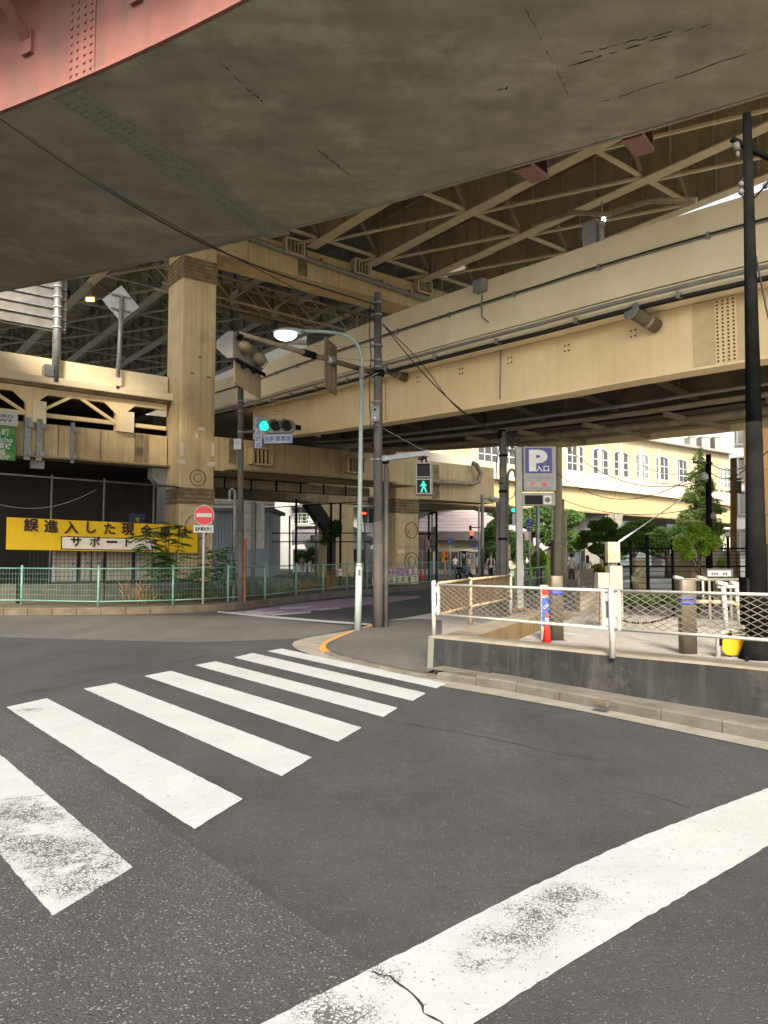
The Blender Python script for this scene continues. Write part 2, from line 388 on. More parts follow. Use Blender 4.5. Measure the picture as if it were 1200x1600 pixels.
M['steelgrey'] = mat('galvanised', (.34, .35, .35), (.24, .25, .25), 6, .5, .5, fine=.08)
M['polegrey'] = mat('pole_grey', (.125, .118, .108), (.085, .08, .072), 4, .75, fine=.15, blot=.3, bcol=(.17, .15, .12), blscale=3)
M['polelow'] = mat('pole_sleeve', (.10, .09, .077), (.075, .068, .058), 5, .85, fine=.2)
M['polegreen'] = mat('lamp_pole', (.28, .34, .315), (.22, .275, .255), 4, .5, fine=.06, blot=.25, bcol=(.3, .27, .2), blscale=3)
M['black'] = mat('black_steel', (.008, .008, .008), (.013, .013, .012), 5, .8, fine=.1, spec=.0)
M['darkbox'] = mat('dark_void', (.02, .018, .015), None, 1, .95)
M['white'] = mat('white_paint', (.44, .425, .395), (.35, .335, .305), 6, .5, fine=.05, blot=.3, bcol=(.38, .32, .22), blscale=5)
M['rustwhite'] = mat('rusty_rail', (.45, .37, .27), (.27, .19, .11), 7, .75, fine=.15, blot=.6, bcol=(.17, .09, .04), blscale=6)
M['wire'] = mat('mesh_wire', (.19, .165, .13), (.11, .09, .065), 8, .7)
M['wiredark'] = mat('mesh_wire_dark', (.022, .02, .017), None, 8, .7)
M['greenfence'] = mat('green_fence', (.17, .33, .265), (.13, .26, .21), 4, .5, fine=.06, blot=.3, bcol=(.2, .25, .17), blscale=4)
M['limefence'] = mat('lime_fence', (.22, .50, .10), (.17, .42, .09), 4, .5)
M['yellow'] = mat('yellow_banner', (.66, .42, .004), (.59, .365, .003), 2, .6, fine=.04)
M['ink'] = mat('dark_ink', (.028, .012, .010), None, 1, .7)
M['bannerwhite'] = mat('banner_white', (.72, .66, .55), (.64, .58, .48), 2, .7)
M['pinkbanner'] = mat('mauve_banner', (.42, .22, .34), (.34, .17, .28), 3, .7)
M['signwhite'] = mat('sign_white', (.50, .50, .49), (.44, .44, .43), 4, .45)
M['signred'] = mat('sign_red', (.62, .012, .015), (.52, .010, .012), 4, .4)
M['signblue'] = mat('sign_blue', (.02, .10, .42), (.02, .085, .36), 4, .4)
M['navy'] = mat('sign_navy', (.018, .022, .15), (.014, .018, .12), 4, .4)
M['signgreen'] = mat('sign_green', (.004, .16, .035), (.12, .22, .03), 1.5, .35, lo=.45, hi=.62)
M['bluetext'] = mat('blue_text', (.05, .13, .40), None, 1, .6)
M['blacktext'] = mat('black_text', (.02, .02, .02), None, 1, .6)
M['redtext'] = mat('red_text', (.45, .03, .06), None, 1, .6)
M['greentext'] = mat('green_text', (.62, .72, .60), None, 1, .6)
M['signgrey'] = mat('sign_back', (.25, .245, .23), (.19, .185, .175), 3, .6, .1, fine=.05, streak=.25)
M['panelgrey'] = mat('panel_grey', (.27, .265, .255), (.20, .195, .19), 3, .7, fine=.06, streak=.25)
M['brownboard'] = mat('brown_board', (.16, .122, .073), (.11, .085, .05), 2, .75, streak=.4)
M['signalbody'] = mat('signal_body', (.26, .25, .23), (.21, .2, .18), 5, .5, fine=.05)
M['lens'] = mat('dark_lens', (.012, .012, .012), None, 1, .5, spec=.1)
M['glow_green'] = mat('green_light', (.0, .12, .08), None, 1, .4, emit=((.01, .80, .52), .55))
M['glow_red'] = mat('red_light', (.4, .02, .01), None, 1, .4, emit=((1, .07, .03), 1.2))
M['glow_white'] = mat('lamp_light', (.8, .8, .75), None, 1, .4, emit=((.92, 1.0, .74), 4.0))
M['glow_orange'] = mat('orange_light', (.8, .4, .1), None, 1, .4, emit=((1, .42, .1), 4.0))
M['glow_pale'] = mat('pale_light', (.8, .8, .8), None, 1, .4, emit=((1, .98, .9), 6.0))
M['orange'] = mat('orange_paint', (.52, .19, .03), (.40, .16, .035), 5, .8, fine=.15, blot=.4, bcol=(.25, .2, .15), blscale=4)
M['cone'] = mat('cone_red', (.62, .035, .02), (.52, .03, .018), 5, .5)
M['bronze'] = mat('bronze_column', (.13, .11, .082), (.10, .083, .06), 4, .45, .35, fine=.05)
M['bluetape'] = mat('blue_tape', (.02, .04, .25), None, 1, .5)
M['rustbase'] = mat('rusty_plinth', (.24, .19, .12), (.14, .10, .06), 6, .9, bump=.4, bscale=50, fine=.2)
M['yellowplate'] = mat('yellow_plate', (.50, .28, .010), (.44, .245, .008), 4, .5)
M['cabinet'] = mat('cabinet_beige', (.31, .285, .235), (.26, .24, .195), 4, .6, fine=.05)
M['rock'] = mat('rough_stone', (.30, .26, .20), (.16, .13, .09), 4, .95, bump=.7, bscale=20, fine=.25)
M['skin'] = mat('skin', (.50, .31, .21), None, 1, .6)
M['hair'] = mat('hair', (.020, .013, .010), (.035, .022, .015), 20, .5)
M['hairbrown'] = mat('brown_hair', (.10, .045, .022), (.07, .03, .016), 20, .5)
M['bark'] = mat('bark', (.10, .075, .05), (.055, .042, .03), 8, .9, bump=.5, bscale=30)
M['leaf_dark'] = leafmat('leaf_dark', (.06, .13, .04), (.16, .27, .08))
M['leaf_mid'] = leafmat('leaf_mid', (.055, .12, .03), (.13, .22, .055))
M['leaf_lime'] = leafmat('leaf_lime', (.14, .26, .025), (.30, .46, .055))
M['leaf_pine'] = leafmat('leaf_pine', (.21, .31, .11), (.36, .46, .17))
M['leaf_shade'] = leafmat('leaf_shade', (.07, .15, .04), (.15, .25, .07))
M['weed'] = leafmat('weed_green', (.06, .11, .03), (.13, .17, .06))
M['weed_dry'] = leafmat('weed_dry', (.25, .12, .04), (.32, .18, .08))
M['wall_cream'] = mat('cream_render', (.40, .335, .205), (.36, .30, .18), .6, .85, fine=.03)
M['wall_cream2'] = mat('cream_render_pale', (.50, .455, .36), (.44, .40, .315), .6, .85, fine=.03)
M['viad_yellow'] = mat('yellow_viaduct', (.45, .355, .19), (.40, .31, .16), .5, .7, streak=.3, scol=(.42, .29, .12))
M['roof_mauve'] = mat('mauve_roof', (.46, .385, .385), (.39, .32, .32), 1.2, .85, fine=.06)
M['roof_grey'] = mat('grey_roof', (.30, .28, .27), (.24, .225, .215), .8, .85)
M['fascia'] = mat('mauve_fascia', (.16, .125, .125), (.12, .095, .095), 1, .8)
M['glass'] = mat('window_glass', (.10, .12, .12), (.20, .22, .21), 1.2, .12, spec=.6)
M['glassdark'] = mat('window_dark', (.03, .033, .033), (.06, .062, .06), 1.2, .12, spec=.6)
M['mint'] = mat('mint_glass', (.50, .66, .60), (.58, .72, .66), .8, .3)
M['tan'] = mat('tan_panel', (.52, .32, .13), (.47, .285, .115), .8, .6, fine=.03)
M['white_wall'] = mat('white_wall', (.66, .67, .66), (.58, .59, .58), .6, .8, fine=.03)
M['grey_wall'] = mat('grey_wall', (.33, .34, .34), (.25, .26, .26), .6, .85, fine=.03)
M['wood'] = mat('wood_pole', (.38, .26, .14), (.28, .19, .10), 5, .85, fine=.15)
M['concpole'] = mat('concrete_pole', (.42, .38, .27), (.33, .30, .21), 3, .85, fine=.12)
M['soil'] = mat('soil', (.10, .082, .058), (.062, .05, .036), 2, .98, bump=.6, bscale=25, fine=.3, blot=.5, bcol=(.06, .075, .03), blscale=1.2)
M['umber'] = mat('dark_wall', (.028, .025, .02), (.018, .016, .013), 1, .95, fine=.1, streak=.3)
M['storage'] = mat('storage_panel', (.50, .44, .34), (.42, .365, .28), 1.5, .7, streak=.25)
def flat(name, c, r=.75): return mat(name, c, tuple(x * .82 for x in c), 12, r)

# ================================================================== GROUND
g = MB(); g.face([(-160, -60, 0), (160, -60, 0), (160, 240, 0), (-160, 240, 0)])
road = struct(g.build('road', M['asph']))
def sheet(name, pts, m, z=None, parent=None, th=0):
    b = MB(); pts = [Vector((p[0], p[1], p[2] if z is None else z)) for p in pts]
    if th: b.prism([p - Z * th for p in pts], Z * th)
    else: b.face(pts)
    o = b.build(name, m, parent)
    if not th and o.data.polygons[0].normal.z < 0: o.data.flip_normals()
    return o
def pxs(lst, z=0.0): return [on(x, y, z) for x, y in lst]

def resample(pts, n):
    L = [0]
    for a, b_ in zip(pts, pts[1:]): L.append(L[-1] + (b_ - a).length)
    out = []
    for k in range(n + 1):
        t = L[-1] * k / n; i = 0
        while i < len(L) - 2 and L[i + 1] < t: i += 1
        out.append(pts[i].lerp(pts[i + 1], (t - L[i]) / max(1e-9, L[i + 1] - L[i])))
    return out
def smooth(pts, it=2):
    for _ in range(it):
        q = [pts[0]]
        for a, b_ in zip(pts, pts[1:]): q += [a.lerp(b_, .25), a.lerp(b_, .75)]
        pts = q + [pts[-1]]
    return pts
# older, coarser asphalt in the near left
a0, a1 = on(8, 1111), on(700, 1590); dr = (a1 - a0).normalized()
edge = [a0 - dr * 14] + pxs([(8, 1111), (142, 1206), (267, 1297), (400, 1386), (587, 1513), (700, 1590)]) + [a1 + dr * 5]
sheet('asphalt_patch', edge + [Vector((-14, -8, 0)), Vector((-30, 8, 0))], M['asph_old'], .004, road)
# smoother resurfaced strip across the far mouth of the junction
sheet('asphalt_patch', pxs([(-200, 962), (380, 962), (560, 980), (470, 998), (300, 1004), (150, 1000), (-200, 990)]), M['asph_far'], .003, road)

# zebra crossing
c1 = on(60, 1330)
M['stripe_worn'] = paint('stripe_paint_worn', (.29, .304, .318), (.06, .06, .06), .02,
    [(*on(30, 1275)[:2], .42), (*on(120, 1345)[:2], .50), (*on(60, 1310)[:2], .5), (*on(150, 1380)[:2], .25)])
M['stripe_a'] = paint('stripe_paint_scuffed', (.29, .304, .318), (.065, .065, .064), .015, [(*on(40, 1112)[:2], .18)])
STR = [[(-161, 1143), (-67, 1123), (207, 1357), (82, 1433)], [(10, 1106), (73, 1092), (379, 1250), (304, 1297)],
       [(131, 1077), (180, 1068), (487, 1185), (440, 1214)], [(226, 1057), (267, 1049), (565, 1138), (528, 1160)],
       [(305, 1040), (337, 1034), (621, 1107), (599, 1121)], [(366, 1028), (395, 1021), (665, 1084), (645, 1096)],
       [(418, 1018), (440, 1014), (697, 1069), (682, 1076)]]
for k, q in enumerate(STR):
    P = pxs(q); b = MB(); rows = []
    rnd = random.Random(40 + k)
    # slightly ragged thermoplastic edges
    poly = []
    for i in range(4):
        p, r_ = P[i], P[(i + 1) % 4]; n = max(2, int((r_ - p).length / .07))
        for t in range(n):
            j = Vector((rnd.uniform(-1, 1), rnd.uniform(-1, 1), 0)) * .004
            poly.append(p.lerp(r_, t / n) + (j if t else Vector()))
    sheet('stripe', poly, M['stripe_worn'] if k == 0 else M['stripe_a'] if k == 1 else M['stripe'], .0085, road, .0035)
# stop line sweeping across the lower right
top = [(300, 1662), (413, 1600), (587, 1513), (700, 1455), (800, 1403), (900, 1355), (1000, 1310), (1100, 1271), (1200, 1233), (1330, 1190)]
bot = [(640, 1668), (743, 1600), (867, 1520), (945, 1473), (1023, 1427), (1110, 1376), (1200, 1323), (1330, 1262)]
M['stopline'] = paint('stop_line_paint', (.29, .304, .318), (.065, .065, .064), .02,
    [(*on(790, 1480)[:2], .20), (*on(840, 1440)[:2], .24), (*on(890, 1410)[:2], .22), (*on(745, 1502)[:2], .12), (*on(520, 1590)[:2], .2), (*on(600, 1525)[:2], .09)])
poly = []; rnd = random.Random(3)
T1_, B1_ = pxs(top), pxs(bot); T1_.append(T1_[-1] + (T1_[-1] - T1_[-3]).normalized() * 4); B1_.append(B1_[-1] + (T1_[-1] - T1_[-2]).normalized() * 4)
TP = T1_ + B1_[::-1]
for i in range(len(TP)):
    p, r_ = TP[i], TP[(i + 1) % len(TP)]; n = max(2, int((r_ - p).length / .05))
    for t in range(n): poly.append(p.lerp(r_, t / n) + Vector((rnd.uniform(-1, 1), rnd.uniform(-1, 1), 0)) * .004)
sheet('stop_line', poly, M['stopline'], .0085, road, .0035)
def crack_line(name, pxl, wd, zz, m, seed):
    rnd = random.Random(seed); P = resample(pxs(pxl, zz), max(12, int(sum((on(*b_) - on(*a)).length for a, b_ in zip(pxl, pxl[1:])) / .09))); c = MB(); pr = None
    for i, p in enumerate(P):
        t = (P[min(len(P) - 1, i + 1)] - P[max(0, i - 1)]).normalized(); s_ = t.cross(Z); q = p + s_ * rnd.gauss(0, wd * 1.3); w_ = wd * rnd.uniform(.25, 1)
        if pr: c.face([pr[0] - pr[1], q - s_ * w_, q + s_ * w_, pr[0] + pr[1]])
        pr = (q, s_ * w_)
    o = c.build(name, m, road); return o
M['tar'] = mat('crack_dark', (.012, .012, .012), (.02, .02, .02), 8, .9)
crack_line('crack', [(585, 1515), (610, 1528), (640, 1548), (668, 1578), (700, 1605)], .007, .0092, M['tar'], 1)
crack_line('crack', [(0, 1089), (60, 1080), (140, 1063), (230, 1046), (330, 1022)], .009, .0045, M['tar'], 2)
crack_line('crack', [(605, 1125), (680, 1138), (760, 1152), (840, 1170), (930, 1188)], .006, .0045, M['tar'], 3)
crack_line('crack', [(0, 1250), (35, 1246), (70, 1242)], .004, .0092, M['tar'], 4)
crack_line('crack', [(20, 1345), (50, 1335), (78, 1322)], .004, .0092, M['tar'], 5)
crack_line('seam', [(142, 1206), (267, 1297), (400, 1386), (587, 1513)], .0022, .0048, M['tar'], 6)
crack_line('crack', [(955, 1230), (1010, 1240), (1080, 1262)], .005, .0045, M['tar'], 7)
# lane colour, edge line and worn lettering blocks beyond
sheet('purple_lane', pxs([(350, 957), (385, 954.5), (470, 942), (555, 934), (600, 932), (657, 931.5), (657, 934), (600, 943), (555, 948), (470, 957), (413, 963)]), M['purple'], .005, road)
sheet('edge_line', pxs([(340, 955), (413, 962), (500, 969), (580, 975), (580, 977.5), (500, 972), (413, 965), (340, 957)]), M['stripe'], .0085, road, .003)
for q in ([(437, 949.5), (487, 947), (480, 950.5), (437, 952.5)], [(490, 952.5), (530, 949.5), (534, 951.5), (500, 954)], [(382, 956), (413, 954.5), (408, 957), (385, 958)],
          [(421, 960.5), (485, 956), (486, 957.6), (426, 962.3)], [(388, 960), (440, 954.5), (441, 956), (398, 961)]):
    sheet('painted_block', pxs(q), M['stripe'], .009, road, .003)

# plaza ground, sidewalk and kerbs
gut_out = [(600, 976), (540, 987), (484, 996), (460, 1002), (455, 1008), (463, 1015), (484, 1023), (530, 1036), (600, 1054), (660, 1068), (720, 1078), (800, 1092), (900, 1110), (1000, 1131), (1100, 1152), (1200, 1173), (1330, 1200)]
gut_in = [(600, 973), (553, 986), (515, 1001), (497, 1010), (498, 1018), (525, 1030), (600, 1047), (660, 1060), (720, 1068), (800, 1082), (900, 1101), (1000, 1121), (1100, 1141), (1200, 1161), (1330, 1187)]
gp = MB(); go_, gi_ = pxs(gut_out), pxs(gut_in)
go_.append(go_[-1] + (go_[-1] - go_[-3]).normalized() * 5); gi_.append(gi_[-1] + (gi_[-1] - gi_[-3]).normalized() * 5)
go_, gi_ = smooth(go_), smooth(gi_)
ga, gb = resample(go_, 60), resample(gi_, 60)
for k in range(60): gp.face([ga[k] + Z * .007, ga[k + 1] + Z * .007, gb[k + 1] + Z * .009, gb[k] + Z * .009])
struct(gp.build('gutter', M['concrete']))
gin = []
for k_, p in enumerate(gb):
    t_ = (gb[min(60, k_ + 1)] - gb[max(0, k_ - 1)]).normalized(); gin.append(p - t_.cross(Z) * .12)
A = on(668, 1035, .118); A = Vector((A.x, A.y, 0)); Bq = on(1200, 1120, .118); Bq = Vector((Bq.x, Bq.y, 0))
near = [p for p in gin if p.x < .75 or p.y > 12]; along = [p for p in gin if not (p.x < .45 or p.y > 12)]
Wd = (Bq - A).normalized()
plz = struct(sheet('plaza', pxs([(990, 905), (900, 917), (760, 940), (676, 957.5), (630, 966), (600, 970), (650, 967), (690, 969)], .06) + [A + Vector((.25, .35, 0)), A + Wd * 13 + Vector((.3, .2, 0)), Vector((30, -8, 0)), Vector((70, 10, 0)), Vector((70, 60, 0))], M['asph_light'], .06))
swk = struct(sheet('sidewalk', near + [A + Vector((.15, .05, 0)), A + Vector((.3, .4, 0))] + pxs([(692, 968), (650, 966)], .045), M['asph_walk'], .045))
bk_ = MB(); n_ = len(along)
for a_, b_ in zip(along, along[1:]):
    ta, tb = max(0, (a_ - A).dot(Wd)), max(0, (b_ - A).dot(Wd)); bk_.face([a_ + Z * .105, b_ + Z * .105, A + Wd * tb + Z * .105 + Vector((.05, .05, 0)), A + Wd * ta + Z * .105 + Vector((.05, .05, 0))])
bk_.build('kerb_backing', M['kerb'], swk)
def kerbs(owner, pts, step, wdf, hts, mats, side, gap=.012, seed=1):
    L = sum((b_ - a).length for a, b_ in zip(pts, pts[1:])); n = int(L / step); P = resample(pts, n); rnd = random.Random(seed)
    for k in range(n):
        a, b_ = P[k], P[k + 1]; t = (b_ - a).normalized(); nn = t.cross(Z) * side
        na = ((P[k + 1] - P[max(0, k - 1)]).normalized().cross(Z) * side); nb = ((P[min(n, k + 2)] - P[k]).normalized().cross(Z) * side)
        h = hts(k, a) + rnd.uniform(-.006, .006); j = nn * rnd.uniform(-.006, .006)
        a_, b2 = a + t * gap / 2 + j, b_ - t * gap / 2 + j
        bb = MB(); ch = .02; wd = wdf(a) if callable(wdf) else wdf
        prof = lambda p, nn_: [p - Z * .03, p + Z * (h - ch), p + nn_ * ch + Z * h, p + nn_ * wd + Z * h, p + nn_ * wd - Z * .03]
        bb.sweep([prof(a_, na), prof(b2, nb)])
        bb.build('kerb_stone', mats(k, a), owner)
def rk_h(k, a): 
    x = a.x
    return .035 if x < .2 else (.035 + (x - .2) * .14 if x < .8 else .12)
kerbs(swk, gi_, .6, lambda a: .16 if a.x < .75 else .33, rk_h, lambda k, a: M['orange'] if (a.y > 12.2 and a.x < .0) else M['kerb'], -1, seed=5)

# traffic island on the left
isl_px = [(-260, 962), (-120, 962), (0, 961.5), (130, 961), (220, 960), (300, 957), (345, 954.5), (380, 951.5), (440, 944), (500, 936), (554, 930), (600, 927), (640, 923), (675, 919), (715, 915), (760, 911)]
ik = smooth(pxs(isl_px))
isl = struct(sheet('island_ground', [p + Vector((0, .1, 0)) for p in ik] + [Vector((9, 52, 0)), Vector((6, 70, 0)), Vector((-60, 70, 0)), Vector((-60, 19, 0))], M['soil'], .16))
kerbs(isl, ik, .62, .17, lambda k, a: .19, lambda k, a: M['kerb_mossy'] if a.x < -3.6 else M['kerb'], -1, seed=9)
# paved bay beyond the fence, under the bridge
sheet('paving', [uv(27, 9), uv(27, 18.5), uv(60, 30), uv(60, 0)], M['asph_light'], .166, isl)

# ------------------------------------------------------------------ parking-ramp wall, rim and raised plaza
A = on(668, 1035, .118); A = Vector((A.x, A.y, 0)); Bq = on(1200, 1120, .118); Bq = Vector((Bq.x, Bq.y, 0))
W = (Bq - A).normalized(); NB = Vector((-W.y, W.x, 0))
if NB.dot(V) < 0: NB = -NB
SD = Vector((math.sin(R(25)), math.cos(R(25)), 0))
def ztop(a): return .475 + .016 * a
wt = thing('parking_ramp_wall', 'low dark weathered concrete wall with pale top edge along the kerb on the right', 'wall', A)
L_w = 13.0
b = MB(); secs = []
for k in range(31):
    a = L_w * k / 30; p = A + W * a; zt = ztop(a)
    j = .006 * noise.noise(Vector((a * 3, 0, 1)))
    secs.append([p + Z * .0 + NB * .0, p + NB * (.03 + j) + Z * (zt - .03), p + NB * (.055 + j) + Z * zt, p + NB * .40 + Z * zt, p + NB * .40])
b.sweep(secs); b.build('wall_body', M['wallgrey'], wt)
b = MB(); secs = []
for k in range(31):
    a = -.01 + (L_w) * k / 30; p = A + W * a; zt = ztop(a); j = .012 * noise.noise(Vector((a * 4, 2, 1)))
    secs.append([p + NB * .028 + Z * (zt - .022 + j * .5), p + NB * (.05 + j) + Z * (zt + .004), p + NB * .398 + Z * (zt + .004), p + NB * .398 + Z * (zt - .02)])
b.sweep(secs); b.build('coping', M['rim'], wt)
b = MB(); b.sweep([[A - W * .012 + NB * .0 + Z * (.0), A + W * .10 - NB * .006, A + W * .10 - NB * .003 + NB * .03 + Z * .46, A - W * .012 + NB * .03 + Z * .462],
                   [A - W * .012 + NB * .4, A + W * .10 + NB * .4, A + W * .10 + NB * .4 + Z * .46, A - W * .012 + NB * .4 + Z * .462]]); b.build('wall_end', M['concrete'], wt)
# drain hole and broken kerb lump
for a in (1.05, 3.05):
    p = A + W * a + NB * .012 + Z * .22; b = MB(); b.disc(p, NB, .02, .012, 12); b.build('weep_hole', M['darkbox'], wt)
b = MB(); pl = on(935, 1101, .10); b.box(pl + NB * .09, .15, .10, .07, W); o = b.build('kerb_fragment', M['kerb_mossy'], wt, bevel=.02)
# raised plaza surface with the stair pit left open
def ab(a, q): return A + W * a + NB * .40 + SD * q
def zr(q): 
    t = min(1, max(0, (q - 5.0) / 4.5)); return .475 - (.475 - .07) * t * t * (3 - 2 * t)
AE = [0, .5, 1.22, 2.2, 4, 6, 9, 14]; QE = [0, .05, 3.9, 5.0, 6, 7, 8, 9, 9.5]
rp = struct(bpy.data.objects.new('raised_plaza', None)); 
b = MB()
for i in range(len(AE) - 1):
    for j in range(len(QE) - 1):
        if i == 1 and 0 < j < 2: continue
        f = lambda a, q: ab(a, q) + Z * (zr(q) + (ztop(a) - .475) * max(0, 1 - q / 9.5))
        b.face([f(AE[i], QE[j]), f(AE[i + 1], QE[j]), f(AE[i + 1], QE[j + 1]), f(AE[i], QE[j + 1])])
bpy.data.objects.remove(rp)
rp = struct(b.build('raised_plaza', M['asph_light']))
b = MB(); i = 0
for j in range(len(QE) - 1):
    p, q = ab(0, QE[j]), ab(0, QE[j + 1]); b.face([p, q, q + Z * zr(QE[j + 1]), p + Z * zr(QE[j])])
b.build('side_face', M['rim'], rp)
# concrete rim round the pit
b = MB()
for (a_, c_, q0, q1) in ((.0, .48, .0, 4.6), (.48, 1.3, 3.92, 4.6)):
    b.hexa([ab(a_, q0) + Z * .44, ab(c_, q0) + Z * .45, ab(c_, q1) + Z * .45, ab(a_, q1) + Z * .44], [ab(a_, q0) + Z * .482, ab(c_, q0) + Z * .487, ab(c_, q1) + Z * .487, ab(a_, q1) + Z * .482])
stuff(b.build('pit_rim', M['rim'], rp))
b = MB(); a0_, a1_, q0, q1 = .5, 1.22, .05, 3.9
for (p, q) in ((ab(a0_, q0), ab(a0_, q1)), (ab(a0_, q1), ab(a1_, q1)), (ab(a1_, q1), ab(a1_, q0)), (ab(a1_, q0), ab(a0_, q0))):
    b.face([p + Z * .02, q + Z * .02, q + Z * .482, p + Z * .482])
b.face([ab(a0_, q0) + Z * .125, ab(a1_, q0) + Z * .125, ab(a1_, q1) + Z * .125, ab(a0_, q1) + Z * .125])
b.build('pit_lining', M['pit'], rp)
# paint on the raised plaza
for q in ([(880, 989), (930, 996), (975, 1004), (970, 1007), (925, 999), (880, 992)], [(1040, 1012), (1065, 1008), (1120, 1018), (1120, 1021), (1065, 1012), (1045, 1015), (1060, 1019), (1120, 1026), (1118, 1029), (1060, 1022)]):
    b = MB(); pts = []
    for (x, y) in q:
        p = on(x, y, .49); pts.append(p + Z * .012)
    b.prism(pts, Z * .002); b.build('paint_line', M['stripe'], rp)

# ================================================================== NEAR VIADUCT OVERHEAD
ZS = 8.1
far_e = [on(x, y, ZS) for x, y in ((1330, 112), (1200, 150), (1000, 210), (770, 272), (600, 322), (430, 366), (200, 418), (0, 458))]
far_e = [far_e[0] + (far_e[0] - far_e[2]) * 2.2] + far_e
dl = (far_e[-1] - far_e[-3]).normalized(); far_e += [far_e[-1] + dl * 8 + Vector((-.2, -.5, 0)), far_e[-1] + dl * 18 + Vector((-.6, -2.4, 0))]
fe = resample(smooth(far_e, 2), 70)
WID = 5.15
tang = [(fe[min(70, k + 1)] - fe[max(0, k - 1)]).normalized() for k in range(71)]
nrm = [Vector((t.y, -t.x, 0)) for t in tang]
nrm = [n if n.y < 0 else -n for n in nrm]   # toward the camera side
ne = [fe[k] + nrm[k] * WID for k in range(71)]
nv = thing('near_viaduct', 'red steel box viaduct with dark grey painted soffit passing overhead across the top', 'viaduct', (fe[35] + nrm[35] * 2.6) - Z * ZS)
b = MB(); b.sweep([[fe[k], ne[k], ne[k] + Z * .05, fe[k] + Z * .05] for k in range(71)]); b.build('soffit', M['soffit'], nv)
b = MB(); b.sweep([[fe[k] + nrm[k] * .07 + Z * .0, fe[k] + nrm[k] * .09 + Z * .0, fe[k] + nrm[k] * .09 + Z * 2.0, fe[k] + nrm[k] * .07 + Z * 2.0] for k in range(71)]); b.build('far_web', M['redsteel'], nv)
b = MB(); b.sweep([[ne[k] - nrm[k] * .10 + Z * .055, ne[k] - nrm[k] * .06 + Z * .055, ne[k] - nrm[k] * .06 + Z * 2.0, ne[k] - nrm[k] * .10 + Z * 2.0] for k in range(71)]); b.build('near_web', M['redsteel'], nv)
b = MB(); b.sweep([[ne[k] - nrm[k] * .03 - Z * .012, ne[k] + nrm[k] * .03 - Z * .012, ne[k] + nrm[k] * .03 + Z * .03, ne[k] - nrm[k] * .03 + Z * .03] for k in range(71)]); b.build('flange_lip', M['redsteel'], nv)
b = MB(); b.sweep([[fe[k] - nrm[k] * 1.5 + Z * 2.02, ne[k] + nrm[k] * 1.5 + Z * 2.02, ne[k] + nrm[k] * 1.5 + Z * 2.3, fe[k] - nrm[k] * 1.5 + Z * 2.3] for k in range(71)]); b.build('deck', M['deckdark'], nv)
for sgn, nm in ((0, 'near_parapet'), (1, 'far_parapet')):
    b = MB(); secs = []
    for k in range(71):
        e = (ne[k] + nrm[k] * 1.5) if not sgn else (fe[k] - nrm[k] * 1.5); i_ = -nrm[k] if not sgn else nrm[k]
        secs.append([e + Z * 1.9, e + Z * 3.1, e + i_ * .2 + Z * 3.1, e + i_ * .2 + Z * 1.9])
    b.sweep(secs); b.build(nm, M['redsteel'], nv)
def near_k(px, py, pts, z):
    t = on(px, py, z); return min(range(71), key=lambda k: (pts[k] - t).length)
for kk in (near_k(47, 90, ne, ZS + .8), near_k(185, 20, ne, ZS + .6), near_k(420, -60, ne, ZS)):
    p = ne[kk] - nrm[kk] * .06; n = nrm[kk]; t = tang[kk]; br = MB()
    br.beam(p + n * .02 + Z * .95, p + n * 1.35 + Z * 1.98, .05, .16, t); br.beam(p + n * .02 + Z * .98, p + n * 1.35 + Z * 2.0, .18, .02, n.cross(t))
    br.box(p + n * .03 + Z * .92, .2, .06, .35, t)
    br.build('bracket', M['redsteel'], nv)
for kk in (near_k(838, 262, fe, ZS), near_k(990, 222, fe, ZS)):
    p = fe[kk]; n = -nrm[kk]; t = tang[kk]; br = MB()
    t = t * .72; br.hexa([p + n * .1 + Z * .02 - t * .22, p + n * .1 + Z * .02 + t * .22, p + n * 1.1 + Z * .25 + t * .22, p + n * 1.1 + Z * .25 - t * .22], [p + n * .1 + Z * .10 - t * .22, p + n * .1 + Z * .10 + t * .22, p + n * 1.1 + Z * .33 + t * .22, p + n * 1.1 + Z * .33 - t * .22])
    br.beam(p + n * 1.08 + Z * .28, p + n * 1.08 + Z * 1.95, .30, .05, n); br.build('bracket', M['redsteel'], nv)
# bolted splice: strip across the soffit and up the red web
def strip(px0, px1, wd, name, m):
    p, q = on(px0[0], px0[1], ZS), on(px1[0], px1[1], ZS); x = (q - p).normalized(); y = x.cross(Z)
    b = MB(); b.box((p + q) / 2 - Z * .012, (q - p).length, wd, .022, x); pl = b.build(name, m, nv)
    r_ = MB(); n = int((q - p).length / .115)
    for i in range(n):
        for j in (-2, -1, 1, 2):
            c = p + x * (.06 + i * .115) + y * (j * wd * .19 - (wd * .04 if j > 0 else -wd * .04)) - Z * .023
            r_.tube(c, c - Z * .02, .027, 7, .02)
    stuff(r_.build('bolt', m, pl)); return p, x, y
M['soffit2'] = mat('splice_paint', (.26, .255, .205), (.21, .208, .168), 2, .8, fine=.08)
strip((104, 146), (436, 368), .52, 'splice_plate', M['soffit2'])
sp = on(117, 128, ZS); kk = near_k(117, 128, ne, ZS); pe = ne[kk] - nrm[kk] * .06; t = tang[kk]; n = nrm[kk]
b = MB(); b.box(pe + n * .012 + Z * 1.02, .52, .022, 1.9, t); pl = b.build('splice_plate', M['redsteel'], nv)
r_ = MB()
for i in range(16):
    for j in (-1.5, -.55, .55, 1.5):
        c = pe + n * .023 + t * (j * .13) + Z * (.14 + i * .115); r_.tube(c, c + n * .02, .027, 7, .02)
stuff(r_.build('bolt', M['redsteel'], pl))
